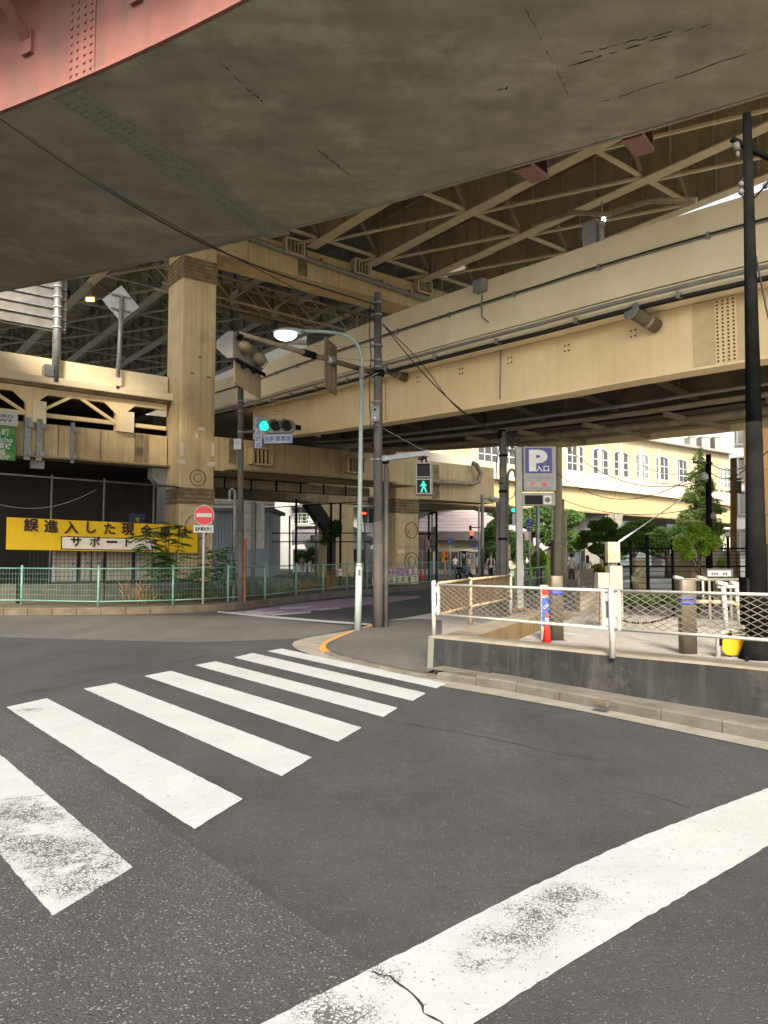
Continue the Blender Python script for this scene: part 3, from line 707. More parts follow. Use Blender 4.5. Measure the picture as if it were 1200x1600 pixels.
for (q0, q1, wd) in (((1070, 45), (900, 85), .014), ((880, 105), (1110, 37), .02), ((925, 165), (1200, 72), .014), ((820, 10), (890, 150), .008), ((495, 233), (555, 280), .03), ((340, 95), (410, 160), .022), ((775, 142), (795, 136), .03)):
    p, q = on(*q0, ZS), on(*q1, ZS); rnd = random.Random(int(q0[0])); y = (q - p).normalized().cross(Z); n_ = 18; c = MB(); pr = None; wd *= .6
    for i in range(n_ + 1):
        wv = max(.001, wd * (.25 + rnd.random())) if 0 < i < n_ else .001
        m_ = p.lerp(q, i / n_) + y * rnd.uniform(-.02, .02) - Z * .004
        if pr and rnd.random() > .18: c.face([pr[0] - y * pr[1], m_ - y * wv, m_ + y * wv, pr[0] + y * pr[1]])
        pr = (m_, wv)
    stuff(c.build('rust_split', M['darkbox'], nv))
# overhead cable slung under the soffit
def cable(name, pts, r, sag=0.0, parent=None, m=None, n=14):
    P = []
    for a, b_ in zip(pts, pts[1:]):
        for i in range(n): 
            t = i / n; P.append(a.lerp(b_, t) - Z * (sag * 4 * t * (1 - t)))
    P.append(pts[-1]); mb = MB(); mb.path(P, r, 5); return mb.build(name, m or M['cable'], parent, None if parent else pts[0])

# ================================================================== RAMP VIADUCT (cream), running along U
def rp_p(s):
    e = max(0, s - 23.5); d = min(s, 23.5) - 10.5; return 10.9 + (.0095 if d > 0 else .02) * d * d + .10 * e - .012 * e * e
def rp_z(s):
    d = min(max(0, s - 9), 15); return 4.55 + .03 * d + .0033 * d * d + .06 * max(0, s - 24)
RS = [-9 + .75 * k for k in range(58)]    # s from -9 to 33.75
def rpt(s, dp, dz): return uv(s, rp_p(s) + dp, rp_z(s) + dz)
ra = thing('ramp_viaduct', 'cream steel ramp viaduct with pale parapet crossing above the road', 'viaduct', uv(12, 14))
def rsweep(name, prof, m, parent=ra, s0=-9, s1=34):
    b = MB(); b.sweep([[rpt(s, x, z) for x, z in prof] for s in RS if s0 <= s <= s1]); return b.build(name, m, parent)
rsweep('parapet', [(0, 1.62), (0, 2.75), (.22, 2.75), (.22, 1.62)], M['parapet'])
rsweep('deck_edge', [(.012, 1.60), (.012, 1.46), (.10, 1.40), (7.0, 1.40), (7.0, 1.60)], M['parapet'])
rsweep('far_parapet', [(6.8, 1.62), (6.8, 2.75), (7.0, 2.75), (7.0, 1.62)], M['parapet'])
rsweep('web', [(.62, .245), (.62, 1.39), (.66, 1.39), (.66, .245)], M['cream'], s1=24.9)
rsweep('bottom_flange', [(.50, .20), (.50, .24), (.95, .24), (.95, .20)], M['cream'], s1=24.9)
for q in (3.55, 6.2):
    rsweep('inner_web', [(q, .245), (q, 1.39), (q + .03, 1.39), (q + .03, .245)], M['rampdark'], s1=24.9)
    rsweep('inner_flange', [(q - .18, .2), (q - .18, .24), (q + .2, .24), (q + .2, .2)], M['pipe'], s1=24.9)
# drip line, conduits and their clips along the parapet
def conduit(dp, dz, r, m, s0=-9, s1=34):
    b = MB(); b.path([rpt(s, dp, dz) for s in RS if s0 <= s <= s1], r, 6); return b.build('conduit', m, ra)
conduit(-.03, 2.28, .016, M['cable']); conduit(-.03, 2.24, .010, M['pipegrey'])
conduit(-.04, 1.52, .030, M['pipegrey']); conduit(.02, 1.37, .026, M['cable']); conduit(.10, 1.35, .020, M['cable'])
for s in [2 + 1.9 * k for k in range(13)]:
    b = MB(); b.box(rpt(s, -.02, 2.26), .05, .07, .11, U); b.build('conduit_clip', M['steelgrey'], ra)
    b = MB(); b.box(rpt(s + .5, .02, 1.40), .05, .16, .10, U); b.build('conduit_clip', M['steelgrey'], ra)
# cross members beneath: knee braces, struts, stiffeners, walkway pipes
for k, s in enumerate([2.5, 5.2, 7.6, 9.4, 11.5, 13.6, 16.2, 19.0, 22.0]):
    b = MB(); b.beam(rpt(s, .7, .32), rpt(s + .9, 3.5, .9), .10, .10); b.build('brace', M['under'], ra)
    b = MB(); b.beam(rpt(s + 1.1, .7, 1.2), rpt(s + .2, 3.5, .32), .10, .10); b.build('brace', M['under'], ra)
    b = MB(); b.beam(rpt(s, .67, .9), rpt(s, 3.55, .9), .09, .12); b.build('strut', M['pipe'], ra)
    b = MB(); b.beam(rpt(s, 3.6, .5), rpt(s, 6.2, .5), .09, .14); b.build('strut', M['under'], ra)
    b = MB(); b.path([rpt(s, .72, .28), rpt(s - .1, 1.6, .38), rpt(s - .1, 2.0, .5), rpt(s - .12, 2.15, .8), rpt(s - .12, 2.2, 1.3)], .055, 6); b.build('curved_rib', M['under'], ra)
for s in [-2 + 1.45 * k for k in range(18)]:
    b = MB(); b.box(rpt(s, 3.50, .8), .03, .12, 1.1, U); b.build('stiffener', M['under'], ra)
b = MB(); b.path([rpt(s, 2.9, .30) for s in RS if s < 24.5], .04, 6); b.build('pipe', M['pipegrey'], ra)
b = MB(); b.path([rpt(s, 4.6, .12) for s in RS if s < 24.5], .09, 8); b.build('pipe', M['pipe'], ra)
# inspection walkway boards beyond the middle girder
for i, q in enumerate((4.1, 4.55, 5.0, 5.45, 5.9)):
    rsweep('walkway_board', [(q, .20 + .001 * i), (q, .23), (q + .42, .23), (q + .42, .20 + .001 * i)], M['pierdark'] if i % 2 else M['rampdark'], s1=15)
for s in [-4 + 2.1 * k for k in range(10)]:
    b = MB(); b.beam(rpt(s, 3.7, .14), rpt(s, 6.6, .14), .10, .10); b.build('walkway_joist', M['pipe'], ra)
rsweep('edge_channel', [(6.55, .05), (6.55, .35), (6.62, .35), (6.62, .05)], M['cream'], s1=15)
# bolt clusters and splice plates on the web
bt = MB(); 
def bolt4(px, py):
    c = on_p(px, py, rp_p(12) + .62)
    for it in range(4):
        s = c.dot(U); c = on_p(px, py, rp_p(s) + .62)
    g4 = MB()
    for i in (-1, 1):
        for j in (-1, 1):
            q = c + U * (.045 * i) + Z * (.055 * j); g4.tube(q, q - V * .02, .018, 8)
    stuff(g4.build('bolt', M['bolt'], ra))
for px, py in ((654, 593), (721, 580), (797, 563), (886, 544), (990, 521)): bolt4(px, py)
def web_pt(px, py, off=.0):
    c = on_p(px, py, rp_p(10) + .62 - off)
    for it in range(5): c = on_p(px, py, rp_p(c.dot(U)) + .62 - off)
    return c
def splice(px0, px1, pyc, cols, m, nm='splice_plate'):
    s0, s1 = web_pt(px0, pyc).dot(U), web_pt(px1, pyc).dot(U); s0, s1 = max(s0, s1), min(s0, s1)
    b = MB(); b.sweep([[rpt(s, .606, .27), rpt(s, .606, 1.37), rpt(s, .619, 1.37), rpt(s, .619, .27)] for s in (s0, (s0 + s1) / 2, s1)]); pl = b.build(nm, m, ra)
    r_ = MB()
    for j in range(cols):
        for i in range(17):
            q = rpt(s1 + (s0 - s1) * (j + .5) / cols, .606, .31 + i * .064); r_.tube(q, q - V * .02, .017, 7)
    stuff(r_.build('bolt', M['bolt'], pl))
splice(1118, 1152, 515, 4, M['cream']); splice(596, 606, 620, 2, M['cream'])
M['patchpaint'] = mat('repaint_patch', (.60, .47, .27), (.52, .40, .22), 6, .7, fine=.2, fscale=60)
s0, s1 = web_pt(1083, 515).dot(U), web_pt(1168, 515).dot(U)
b = MB(); b.sweep([[rpt(s, .611, .26), rpt(s, .611, 1.38), rpt(s, .6195, 1.38), rpt(s, .6195, .26)] for s in (s0, (s0 * 2 + s1) / 3, (s0 + 2 * s1) / 3, s1)]); b.build('repainted_panel', M['patchpaint'], ra)
b = MB(); b.box(rpt(24.86, .60, .82), .08, .12, 1.15, U); b.build('end_stiffener', M['cream'], ra)
for px in (437, ): # ring of bolts near the end
    g4 = MB()
    for i in range(5):
        for j in range(6):
            if 0 < j and 0 < i < 4: continue
            q = web_pt(437 + (i - 2) * 3.0, 643 + j * 5); g4.tube(q, q - V * .02, .014, 6)
    stuff(g4.build('bolt', M['bolt'], ra))
for px, py in ((1028, 505), (1150, 447), (960, 485), (880, 505), (800, 520), (750, 530)):
    q = web_pt(px, py + 4, .03); b = MB(); b.box(q, .05, .05, .08, U); b.build('lug', M['cream'], ra)
# drain pipes
def drain(px, py, k=1.0):
    c = web_pt(px, py, .42); b = MB(); s = c.dot(U)
    top_ = Vector((c.x, c.y, rp_z(s) + 1.40)) + U * .0
    b.tube(top_, c + Z * .10, .085 * k, 12); b.tube(top_ - Z * .0, top_ - Z * .05, .11 * k, 12)
    d = b.build('drain_pipe', M['pipe'], ra)
    b = MB(); x = Vector((.86, .40, -.32)).normalized(); p0 = c - x * .20; p1 = c + x * .42
    b.tube(p0, p1, .125 * k, 16); b.build('pipe_elbow', M['brownboard'], d)
    b = MB(); b.disc(p0 - x * .012, x, .165 * k, .03, 18); b.build('pipe_flange', M['pipegrey'], d)
    b = MB(); b.tube(p0 + x * .36, p0 + x * .42, .135 * k, 16); b.build('pipe_collar', M['pipegrey'], d)
drain(1000, 494); drain(612, 580, .9)
# junction box on the parapet with its conduit
def par_pt(px, py, off=0):
    c = on_p(px, py, rp_p(10) - off)
    for it in range(5): c = on_p(px, py, rp_p(c.dot(U)) - off)
    return c
c = par_pt(750, 447, .10); b = MB(); b.box(c, .26, .18, .26, U); jb = b.build('junction_box', M['pipegrey'], ra, bevel=.01)
b = MB(); b.path([par_pt(753, 461, .04), par_pt(752, 480, .04), par_pt(753, 495, .05), par_pt(762, 503, .05), web_pt(778, 512, .05), web_pt(782, 525, .03), web_pt(782, 560, .03), web_pt(781, 610, .03), web_pt(781, 622, .03), web_pt(786, 627, -.1)], .016, 6); b.build('conduit_drop', M['pipegrey'], jb)

# ================================================================== UPPER VIADUCT (many girders along U)
ZU = 14.25
uvd = thing('upper_viaduct', 'high upper expressway deck with rows of parallel steel girders seen from below', 'viaduct', uv(30, 15))
b = MB(); PL = [uv(-3, 1.5), uv(-3, 25.2), uv(40, 25.2), uv(40, 24.5), uv(80, 24.5), uv(80, 1.5)]; b.prism([p + Z * (ZU + 2.3) for p in PL], Z * .3)
b.build('deck_slab', M['deckdark'], uvd)
b = MB(); b.box(uv(30.5, 28.6, ZU + 2.45), 12, 4.6, .3, U); b.build('deck_widening', M['deckdark'], uvd)
for p in (1.5, 25.1):
    L1 = 70 if p < 9 else 40; b = MB(); b.box(uv((L1 - 3) / 2, p, ZU + 3.0), L1 + 3, .25, 1.2, U); b.build('deck_parapet', M['upper'], uvd)
GP = [24.7 - 3.0 * k for k in range(8)]     # 24.7 ... 3.7
stf = None
def gird(p, s0, s1, mw, mf, ss, st=1.45):
    global stf
    b = MB(); b.box(uv((s0 + s1) / 2, p, ZU + 1.15), s1 - s0, .03, 2.24, U); w_ = b.build('girder_web', mw, uvd)
    b = MB(); b.box(uv((s0 + s1) / 2, p, ZU), s1 - s0, .46, .05, U); b.build('bottom_flange', mf, uvd)
    a, c = ss; s = a
    while s < c:
        b = MB(); b.box(uv(s, p - .10, ZU + 1.15), .025, .17, 2.2, U); b.build('stiffener', mw, w_); s += st
    # longitudinal stiffener line
    b = MB(); b.box(uv((s0 + s1) / 2, p - .075, ZU + 1.62), s1 - s0, .11, .02, U); b.build('long_stiffener', mw, w_)
for k, p in enumerate(GP):
    gird(p, -3, 24.8, M['upper'], M['upperlight'], (5.0, 24.5) if p > 11 else (99, 0))
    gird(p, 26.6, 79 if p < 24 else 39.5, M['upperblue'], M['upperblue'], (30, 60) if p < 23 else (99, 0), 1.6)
for p in (27.7,): gird(p, 24.6, 36.4, M['upper'], M['upperlight'], (25.5, 36))
for k in range(len(GP) - 1):
    p0, p1 = GP[k], GP[k + 1]
    rng_s = [2.5 + 5.4 * i for i in range(5)] if k < 5 else []
    for i, s in enumerate(rng_s):
        b = MB(); b.beam(uv(s, p0 - .2, ZU + .12), uv(s, p1 + .2, ZU + .12), .13, .10); b.build('lateral_strut', M['upperlight'], uvd)
        b = MB(); b.beam(uv(s, p0 - .2, ZU + .05), uv(s + 5.4, p1 + .2, ZU + .05), .11, .08); b.build('lateral_brace', M['upperlight'], uvd)
        b = MB(); b.beam(uv(s, p0 - .15, ZU + .3), uv(s, (p0 + p1) / 2, ZU + 2.1), .10, .10, U); b.build('cross_brace', M['upper'], uvd)
        b = MB(); b.beam(uv(s, p1 + .15, ZU + .3), uv(s, (p0 + p1) / 2, ZU + 2.1), .10, .10, U); b.build('cross_brace', M['upper'], uvd)
    if p1 < 20:
        for i in range(8):
            s = 29 + 4.4 * i
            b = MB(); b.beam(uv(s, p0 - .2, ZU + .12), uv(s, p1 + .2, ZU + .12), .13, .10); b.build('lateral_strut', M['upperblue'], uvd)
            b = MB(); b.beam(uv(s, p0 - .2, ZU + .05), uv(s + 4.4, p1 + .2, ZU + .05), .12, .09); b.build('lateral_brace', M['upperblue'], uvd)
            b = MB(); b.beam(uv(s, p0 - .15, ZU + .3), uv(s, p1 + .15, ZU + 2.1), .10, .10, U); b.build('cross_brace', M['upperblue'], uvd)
# bolted flange splices, small drain pipe and box seen against the girders
for p, px, py in ((21.7, 1185, 208), (21.7, 740, 397), (18.7, 755, 305)):
    r = ray(px, py); c = CAMP + r * ((ZU - .03 - CH) / r.z); s = c.dot(U)
    b = MB(); b.box(uv(s, p, ZU - .035), 1.1, .48, .02, U); b.build('splice_plate', M['upperlight'], uvd)
b = MB(); b.path([uv(11, 20.8, 12.4), uv(12.5, 20.6, 12.9), uv(14, 20.5, 13.0), uv(15.2, 20.4, 13.5), uv(17, 20.3, 13.7)], .09, 8); b.build('drain_pipe', M['pipe'], uvd)
# small lit lamp hung on the girders
lp = at(943, 342, 24); t = thing('girder_lamp', 'small bright spotlight hung under the upper girders', 'lamp', lp)
b = MB(); b.tube(lp, lp + Vector((-.02, -.12, -.1)), .06, 10); b.build('lens', M['glow_pale'], t)
b = MB(); b.tube(lp + Vector((.0, .01, .01)), lp + Vector((.04, .3, .25)), .08, 10); b.beam(lp + Vector((.04, .3, .25)), lp + Vector((.04, .3, .75)), .05, .05); b.build('housing', M['pipegrey'], t)
lp = at(939, 368, 21.5); t = thing('cabinet_on_ramp', 'grey cabinet with round cap standing on the ramp parapet under the girders', 'cabinet', lp - Z * .9)
b = MB(); b.box(lp + U * .35 - Z * .1, .5, .2, 1.3, U); b.build('panel', M['panelgrey'], t)
b = MB(); b.tube(lp - Z * .9, lp + Z * .28, .09, 12); b.tube(lp + Z * .28, lp + Z * .42, .12, 12); b.build('post', M['pipegrey'], t)
lp = at(141, 468, 33); t = thing('orange_lamp', 'glowing orange lamp under the upper deck at the left', 'lamp', lp)
b = MB(); b.box(lp, .34, .1, .16, (1, 0, 0)); b.build('lens', M['glow_orange'], t)
b = MB(); b.box(lp + Vector((-.03, .08, .06)), .5, .14, .24); b.beam(lp + Z * .15, lp + Z * 2.4, .05, .05); b.build('housing', M['pipegrey'], t)

# ================================================================== PIER FRAME
pf = thing('pier_frame', 'tall cream painted steel portal pier with two columns and two crossbeams', 'pier', uv(25.7, 16))
S0, S1 = 25.0, 26.4        # front and back of the frame
P1a, P1b, P2a, P2b = 10.28, 11.62, 21.57, 23.0
for (a, c, zt, m, S0, S1) in ((P1a, P1b, 14.2, M['pier'], 25.0, 26.4), (P2a, P2b, 13.0, M['pier'], 26.5, 27.9)):
    b = MB(); b.hexa([uv(S0, a, 0), uv(S0, c, 0), uv(S1, c, 0), uv(S1, a, 0)], [uv(S0, a, zt), uv(S0, c, zt), uv(S1, c, zt), uv(S1, a, zt)])
    cl = b.build('column', m, pf, bevel=.05)
    def ringplate(z0, z1, dots=True, m=M['gridplate'], a=a, c=c, cl=cl, S0=S0, S1=S1):
        b = MB(); e = .02
        b.hexa([uv(S0 - e, a - e, z0), uv(S0 - e, c + e, z0), uv(S1 + e, c + e, z0), uv(S1 + e, a - e, z0)], [uv(S0 - e, a - e, z1), uv(S0 - e, c + e, z1), uv(S1 + e, c + e, z1), uv(S1 + e, a - e, z1)])
        pl = b.build('splice_band', m, cl)
        r_ = MB(); n = 14; h = max(2, int((z1 - z0) / .13))
        for i in range(n):
            for j in range(h):
                q = uv(S0 - e, a + (c - a) * (i + .5) / n, z0 + (z1 - z0) * (j + .5) / h); r_.tube(q, q - U * .025, .03, 6)
                if i < 10:
                    q = uv(S0 + (S1 - S0) * (i + .5) / 10, a - e, z0 + (z1 - z0) * (j + .5) / h); r_.tube(q, q - V * .025, .03, 6)
        stuff(r_.build('bolt', M['bolt'], pl))
    if zt > 13.5:
        ringplate(11.75, 12.6); ringplate(3.42, 4.02)
        for z_, ss in ((4.40, (.30, .15)), (2.6, (.45, .0))):
            for r0 in ss:
                if not r0: continue
                b = MB(); b.annulus(uv(S0 - .012, (a + c) / 2 + .02, z_), U, r0 - .018, r0 + .012, .024, 28); b.build('access_ring', M['bolt'], cl)
        b = MB(); b.disc(uv(S0 - .03, (a + c) / 2 + .02, 4.40), U, .13, .05, 24); b.build('hatch_boss', M['pier'], cl)
        for (q, z_, w_, h_) in ((10.34, 5.4, .12, .5), (10.34, 4.95, .3, .16), (11.5, 4.95, .3, .16), (11.55, 5.5, .12, .5), (11.1, 6.22, .26, .12), (10.9, 5.95, .07, .18)):
            b = MB(); b.box(uv(S0 - .008, q, z_), .016, w_, h_, U); b.build('patch_plate', M['bannerwhite'], cl)
        for (q, z_) in ((11.0, 8.9), (11.35, 8.2), (10.7, 8.25)):
            b = MB(); b.box(uv(S0 - .02, q, z_), .04, .16, .03, U); b.build('weld_tab', M['bolt'], cl)
    else:
        ringplate(3.55, 4.25)
        for (z0, z1) in ((1.95, 3.45), (.55, 1.88)):
            b = MB(); b.box(uv(S0 - .015, (a + c) / 2, (z0 + z1) / 2), .03, 1.22, z1 - z0, U); b.build('access_door', M['pier'], cl, bevel=.06)
        for (z_, rr) in ((2.75, (.38,)), (1.25, (.44, .24))):
            for r0 in rr:
                b = MB(); b.annulus(uv(S0 - .04, (a + c) / 2 + .22, z_), U, r0 - .02, r0 + .014, .03, 28); b.build('access_ring', M['bolt'], cl)
        b = MB(); b.disc(uv(S0 - .05, (a + c) / 2 + .1, 2.7), U, .1, .05, 16); b.build('handle_boss', M['pier'], cl)
        b = MB(); b.box(uv(S0 - .04, a + .28, 1.72), .02, .42, .16, U); b.build('small_plate', M['bannerwhite'], cl)
S0, S1 = 25.0, 26.4
# upper crossbeam
b = MB(); b.hexa([uv(S0, P1b, 13.0), uv(S0, 24.5, 13.0), uv(S1, 24.5, 13.0), uv(S1, P1b, 13.0)], [uv(S0, P1b, 14.2), uv(S0, 24.5, 14.2), uv(S1, 24.5, 14.2), uv(S1, P1b, 14.2)])
ub = b.build('upper_crossbeam', M['pier'], pf, bevel=.03)
b = MB(); b.box(uv(S0 - .012, 15.4, 13.6), .024, .45, 1.1, U); b.build('splice_plate', M['gridplate'], ub)
b = MB(); b.path([uv(S0 - .18, P1b + .4, 13.98), uv(S0 - .18, 14, 13.8), uv(S0 - .18, 18, 13.62), uv(S0 - .18, 24, 13.4)], .10, 10); b.build('drain_pipe', M['pipegrey'], ub)
for q in (13, 14.6, 16.2, 17.8, 19.4, 21):
    b = MB(); b.box(uv(S0 - .16, q, 13.98 - (q - 12) * .048), .30, .07, .28, U); b.build('pipe_clamp', M['pipe'], ub)
def vent(c, wd, ht, parent, m, dep=.5, n=5, tilt=.35):
    """louvre box: frame and single slats standing off the face (normal -U)"""
    b = MB(); x, y = V * (wd / 2), Z * (ht / 2); n0 = -U * dep + Z * tilt * 0
    for (p, q) in ((c - x - y, c + x - y), (c - x + y, c + x + y), (c - x - y, c - x + y), (c + x - y, c + x + y)):
        b.beam(p + n0, q + n0, .07, .07, U); 
    for sx in (-1, 1):
        b.hexa([c + x * sx - y, c + x * sx - y + V * .03 * sx, c + x * sx - y + V * .03 * sx - U * dep, c + x * sx - y - U * dep], [c + x * sx + y, c + x * sx + y + V * .03 * sx, c + x * sx + y + V * .03 * sx - U * dep, c + x * sx + y - U * dep])
    vb = b.build('vent_frame', m, parent)
    b = MB(); b.box(c - U * .06, .04, wd, ht, U); b.build('vent_back', M['darkbox'], vb)
    for i in range(n):
        b = MB(); b.box(c - x + V * (wd * (i + .5) / n) - U * (dep - .10), .18, .03, ht - .1, U); b.build('slat', m, vb)
for q, z_ in ((14.9, 14.05), (18.3, 14.05), (21.9, 14.05)): vent(uv(S0, q, z_), .85, .62, ub, M['upperlight'], .25)
# lower crossbeam
b = MB(); b.hexa([uv(S0, P1b, 4.72), uv(S0, P2a, 4.72), uv(S1 + .4, P2a, 4.72), uv(S1 + .4, P1b, 4.72)], [uv(S0, P1b, 6.0), uv(S0, P2a, 6.0), uv(S1 + .4, P2a, 6.0), uv(S1 + .4, P1b, 6.0)])
lb = b.build('lower_crossbeam', M['pier'], pf, bevel=.03)
b = MB(); b.box(uv(S0 - .012, 12.35, 5.5), .024, .3, .95, U); b.build('splice_plate', M['gridplate'], lb)
for q, z_ in ((13.45, 5.36), (17.9, 5.36)): vent(uv(S0, q, z_), .85, .62, lb, M['pier'], .35)
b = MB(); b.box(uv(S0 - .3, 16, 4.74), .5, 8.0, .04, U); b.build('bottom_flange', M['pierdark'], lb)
# beam stub to the right of the far column with bent pipe
b = MB(); b.hexa([uv(26.6, P2b + .02, 4.3), uv(26.6, 28.4, 4.3), uv(27.9, 28.4, 4.3), uv(27.9, P2b + .02, 4.3)], [uv(26.6, P2b + .02, 6.2), uv(26.6, 28.4, 6.2), uv(27.9, 28.4, 6.2), uv(27.9, P2b + .02, 6.2)])
sb = b.build('beam_stub', M['pier'], pf)
b = MB(); b.box(uv(26.58, 24.2, 5.2), .03, .45, 1.7, U); b.build('splice_plate', M['gridplate'], sb)
b = MB(); b.path([uv(26.2, 21.0, 5.1), uv(26.2, 24.3, 5.15), uv(26.2, 26.3, 5.2), uv(26.2, 26.8, 5.35), uv(26.2, 27.0, 5.8), uv(26.2, 26.7, 6.2), uv(26.35, 26.5, 6.3)], .13, 10); b.build('bent_pipe', M['pipe'], sb)
# second frame further back, seen through the first opening
pf2 = thing('rear_pier', 'second portal pier with splayed haunch behind the green fence', 'pier', uv(38, 18))
for (a, c) in ((15.3, 16.4), (25.6, 27.4)):
    b = MB(); b.hexa([uv(38, a, 0), uv(38, c, 0), uv(39.4, c, 0), uv(39.4, a, 0)], [uv(38, a, 4.9), uv(38, c, 4.9), uv(39.4, c, 4.9), uv(39.4, a, 4.9)]); b.build('column', M['pier'], pf2)
b = MB(); b.prism([uv(38.02, 25.6, 3.1), uv(38.02, 24.2, 4.9), uv(38.02, 27.4, 4.9), uv(38.02, 27.4, 3.1)], U * 1.3); b.build('haunch', M['pier'], pf2)
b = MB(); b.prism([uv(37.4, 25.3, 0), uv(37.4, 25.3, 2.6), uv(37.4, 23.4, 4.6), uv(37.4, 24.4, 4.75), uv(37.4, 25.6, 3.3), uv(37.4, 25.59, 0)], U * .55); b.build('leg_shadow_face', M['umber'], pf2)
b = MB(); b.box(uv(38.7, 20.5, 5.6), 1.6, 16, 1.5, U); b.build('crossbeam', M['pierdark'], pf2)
b = MB(); b.box(uv(27.3, 16.2, 4.5), .6, 8.4, .35, U); b.build('service_duct', M['pipe'], pf)
for q in (13, 14.2, 15.4, 16.6, 17.8, 19):
    b = MB(); b.box(uv(26.98, q, 4.55), .04, .06, .6, U); b.build('duct_hanger', M['black'], pf)
# low deck between the two frames, closing the view upward
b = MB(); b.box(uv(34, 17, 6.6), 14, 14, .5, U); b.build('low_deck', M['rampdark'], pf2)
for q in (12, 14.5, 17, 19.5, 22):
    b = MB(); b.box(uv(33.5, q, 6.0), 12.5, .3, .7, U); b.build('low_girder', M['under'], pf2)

# ================================================================== LEFT DECK (runs along V to the column)
SL = 26.0; PA, PB = -9.0, 10.22
ld = thing('left_viaduct', 'cream truss-edged lower expressway deck meeting the tall column at the left', 'viaduct', uv(27, 4))
def lbox(name, s0, s1, p0, p1, z0, z1, m, parent=ld, bevel=0):
    b = MB(); b.hexa([uv(s0, p0, z0), uv(s0, p1, z0), uv(s1, p1, z0), uv(s1, p0, z0)], [uv(s0, p0, z1), uv(s0, p1, z1), uv(s1, p1, z1), uv(s1, p0, z1)])
    return b.build(name, m, parent, bevel=bevel)
lbox('parapet', SL + .12, SL + .36, PA, PB, 7.56, 8.25, M['parapet'])
lbox('deck_ledge', SL - .25, SL + 9, PA, PB + .25, 7.30, 7.55, M['parapet'], bevel=.02)
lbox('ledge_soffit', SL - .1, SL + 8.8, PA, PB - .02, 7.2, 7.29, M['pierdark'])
lbox('top_chord', SL + .05, SL + .25, PA, PB - .05, 6.98, 7.19, M['cream'])
lbox('bottom_chord', SL + .08, SL + .22, PA, PB - .05, 6.22, 6.36, M['cream'])
nodes_ = [8.4, 5.45, 2.5, -.45, -3.4]
for k, q in enumerate(nodes_):
    lbox('truss_post', SL + .0, SL + .3, q - .10, q + .18, 6.0, 7.0, M['cream'])
    lbox('post_cover', SL - .06, SL - .01, q + .1, q + .52, 5.98, 6.72, M['parapet'])
    b = MB(); b.prism([uv(SL + .02, q - .55, 7.0), uv(SL + .02, q + .6, 7.0), uv(SL + .02, q + .15, 6.6), uv(SL + .02, q - .1, 6.6)], U * .03); b.build('gusset', M['cream'], ld)
    if k < 4:
        q2 = nodes_[k + 1]; mid = (q + q2) / 2
        b = MB(); b.beam(uv(SL + .1, q - .1, 6.3), uv(SL + .1, mid + .1, 7.05), .10, .12, U); b.build('diagonal', M['cream'], ld)
        b = MB(); b.beam(uv(SL + .1, q2 + .2, 6.3), uv(SL + .1, mid - .1, 7.05), .10, .12, U); b.build('diagonal', M['cream'], ld)
lbox('girder', SL + .1, SL + .4, PA, PB, 4.9, 6.0, M['pier'])
for q in [PA + 1.4 * k for k in range(14)]:
    lbox('panel_joint', SL + .085, SL + .1, q, q + .02, 4.92, 5.98, M['bolt'])
lbox('splice_plate', SL + .07, SL + .10, 9.0, 9.32, 4.95, 5.97, M['gridplate']); lbox('end_strip', SL + .07, SL + .10, 9.36, 9.5, 4.95, 5.97, M['pierdark'])
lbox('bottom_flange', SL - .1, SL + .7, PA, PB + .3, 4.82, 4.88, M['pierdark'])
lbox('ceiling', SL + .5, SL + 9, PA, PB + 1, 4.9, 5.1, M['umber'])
lbox('dark_backing_wall', SL + 5.5, SL + 5.8, PA - 4, 12.7, 0, 4.9, M['umber'])  # near-black backing wall, added to keep the space under the deck dark
lbox('rear_gap_filler', SL + 5.6, SL + 5.8, PA - 4, 12.7, 5.1, 7.2, M['darkbox'])  # dark panel added to shut out bright sky behind the truss
lbox('end_gap_filler', SL + 5.6, SL + 5.8, 9.6, 12.7, 7.2, 7.8, M['darkbox'])  # added dark filler for the bright gap beside the column
for (px, wd) in ((42, .18), (61, .18), (113, .11)):
    c = on_s(px, 690, SL); q = c.dot(V)
    lbox('hanger_channel', SL - .06, SL + .06, q - wd / 2, q + wd / 2, 4.72, 6.12, M['steelgrey'])
    for z_ in (5.9, 4.98): lbox('hanger_cleat', SL - .16, SL - .07, q + .0, q + wd * .9, z_ - .12, z_ + .05, M['steelgrey'])
# haunched column under the left deck
c = on_s(258, 800, SL + .3).dot(V)
b = MB(); b.prism([uv(SL + .2, c - .18, 0), uv(SL + .2, c + .2, 0), uv(SL + .2, c + .2, 4.8), uv(SL + .2, c - .55, 4.8), uv(SL + .2, c - .55, 4.45), uv(SL + .2, c - .18, 4.05)], U * .5); b.build('support_leg', M['panelgrey'], ld)
# exit sign
gsn = thing('direction_sign', 'green and white expressway direction sign fixed to the left deck, cut by the frame edge', 'sign', on_s(0, 700, SL - .3))
p0 = on_s(27, 632, SL - .3).dot(V); p1 = p0 - 2.6
lbox('sign_face', SL - .34, SL - .30, p1, p0 - .02, 4.62, 5.72, M['signgreen'], gsn)
lbox('header_plate', SL - .35, SL - .31, p1, p0 + .02, 5.74, 6.22, M['signwhite'], gsn)
lbox('rear_frame', SL - .29, SL - .05, p1, p0 - .3, 4.8, 6.1, M['steelgrey'], gsn)
def ltext(body, q, z_, h, m, par, right=True, bold=.02, s=SL - .355, wd=None):
    return lettering('lettering', body, m, par, uv(s, q, z_), V, Z, h, bold, width=wd)
ltext('SHUTOKO', p0 - .62, 6.04, .10, M['blacktext'], gsn, wd=1.0); ltext('EXPWY', p0 - .55, 5.90, .10, M['blacktext'], gsn, wd=.85)
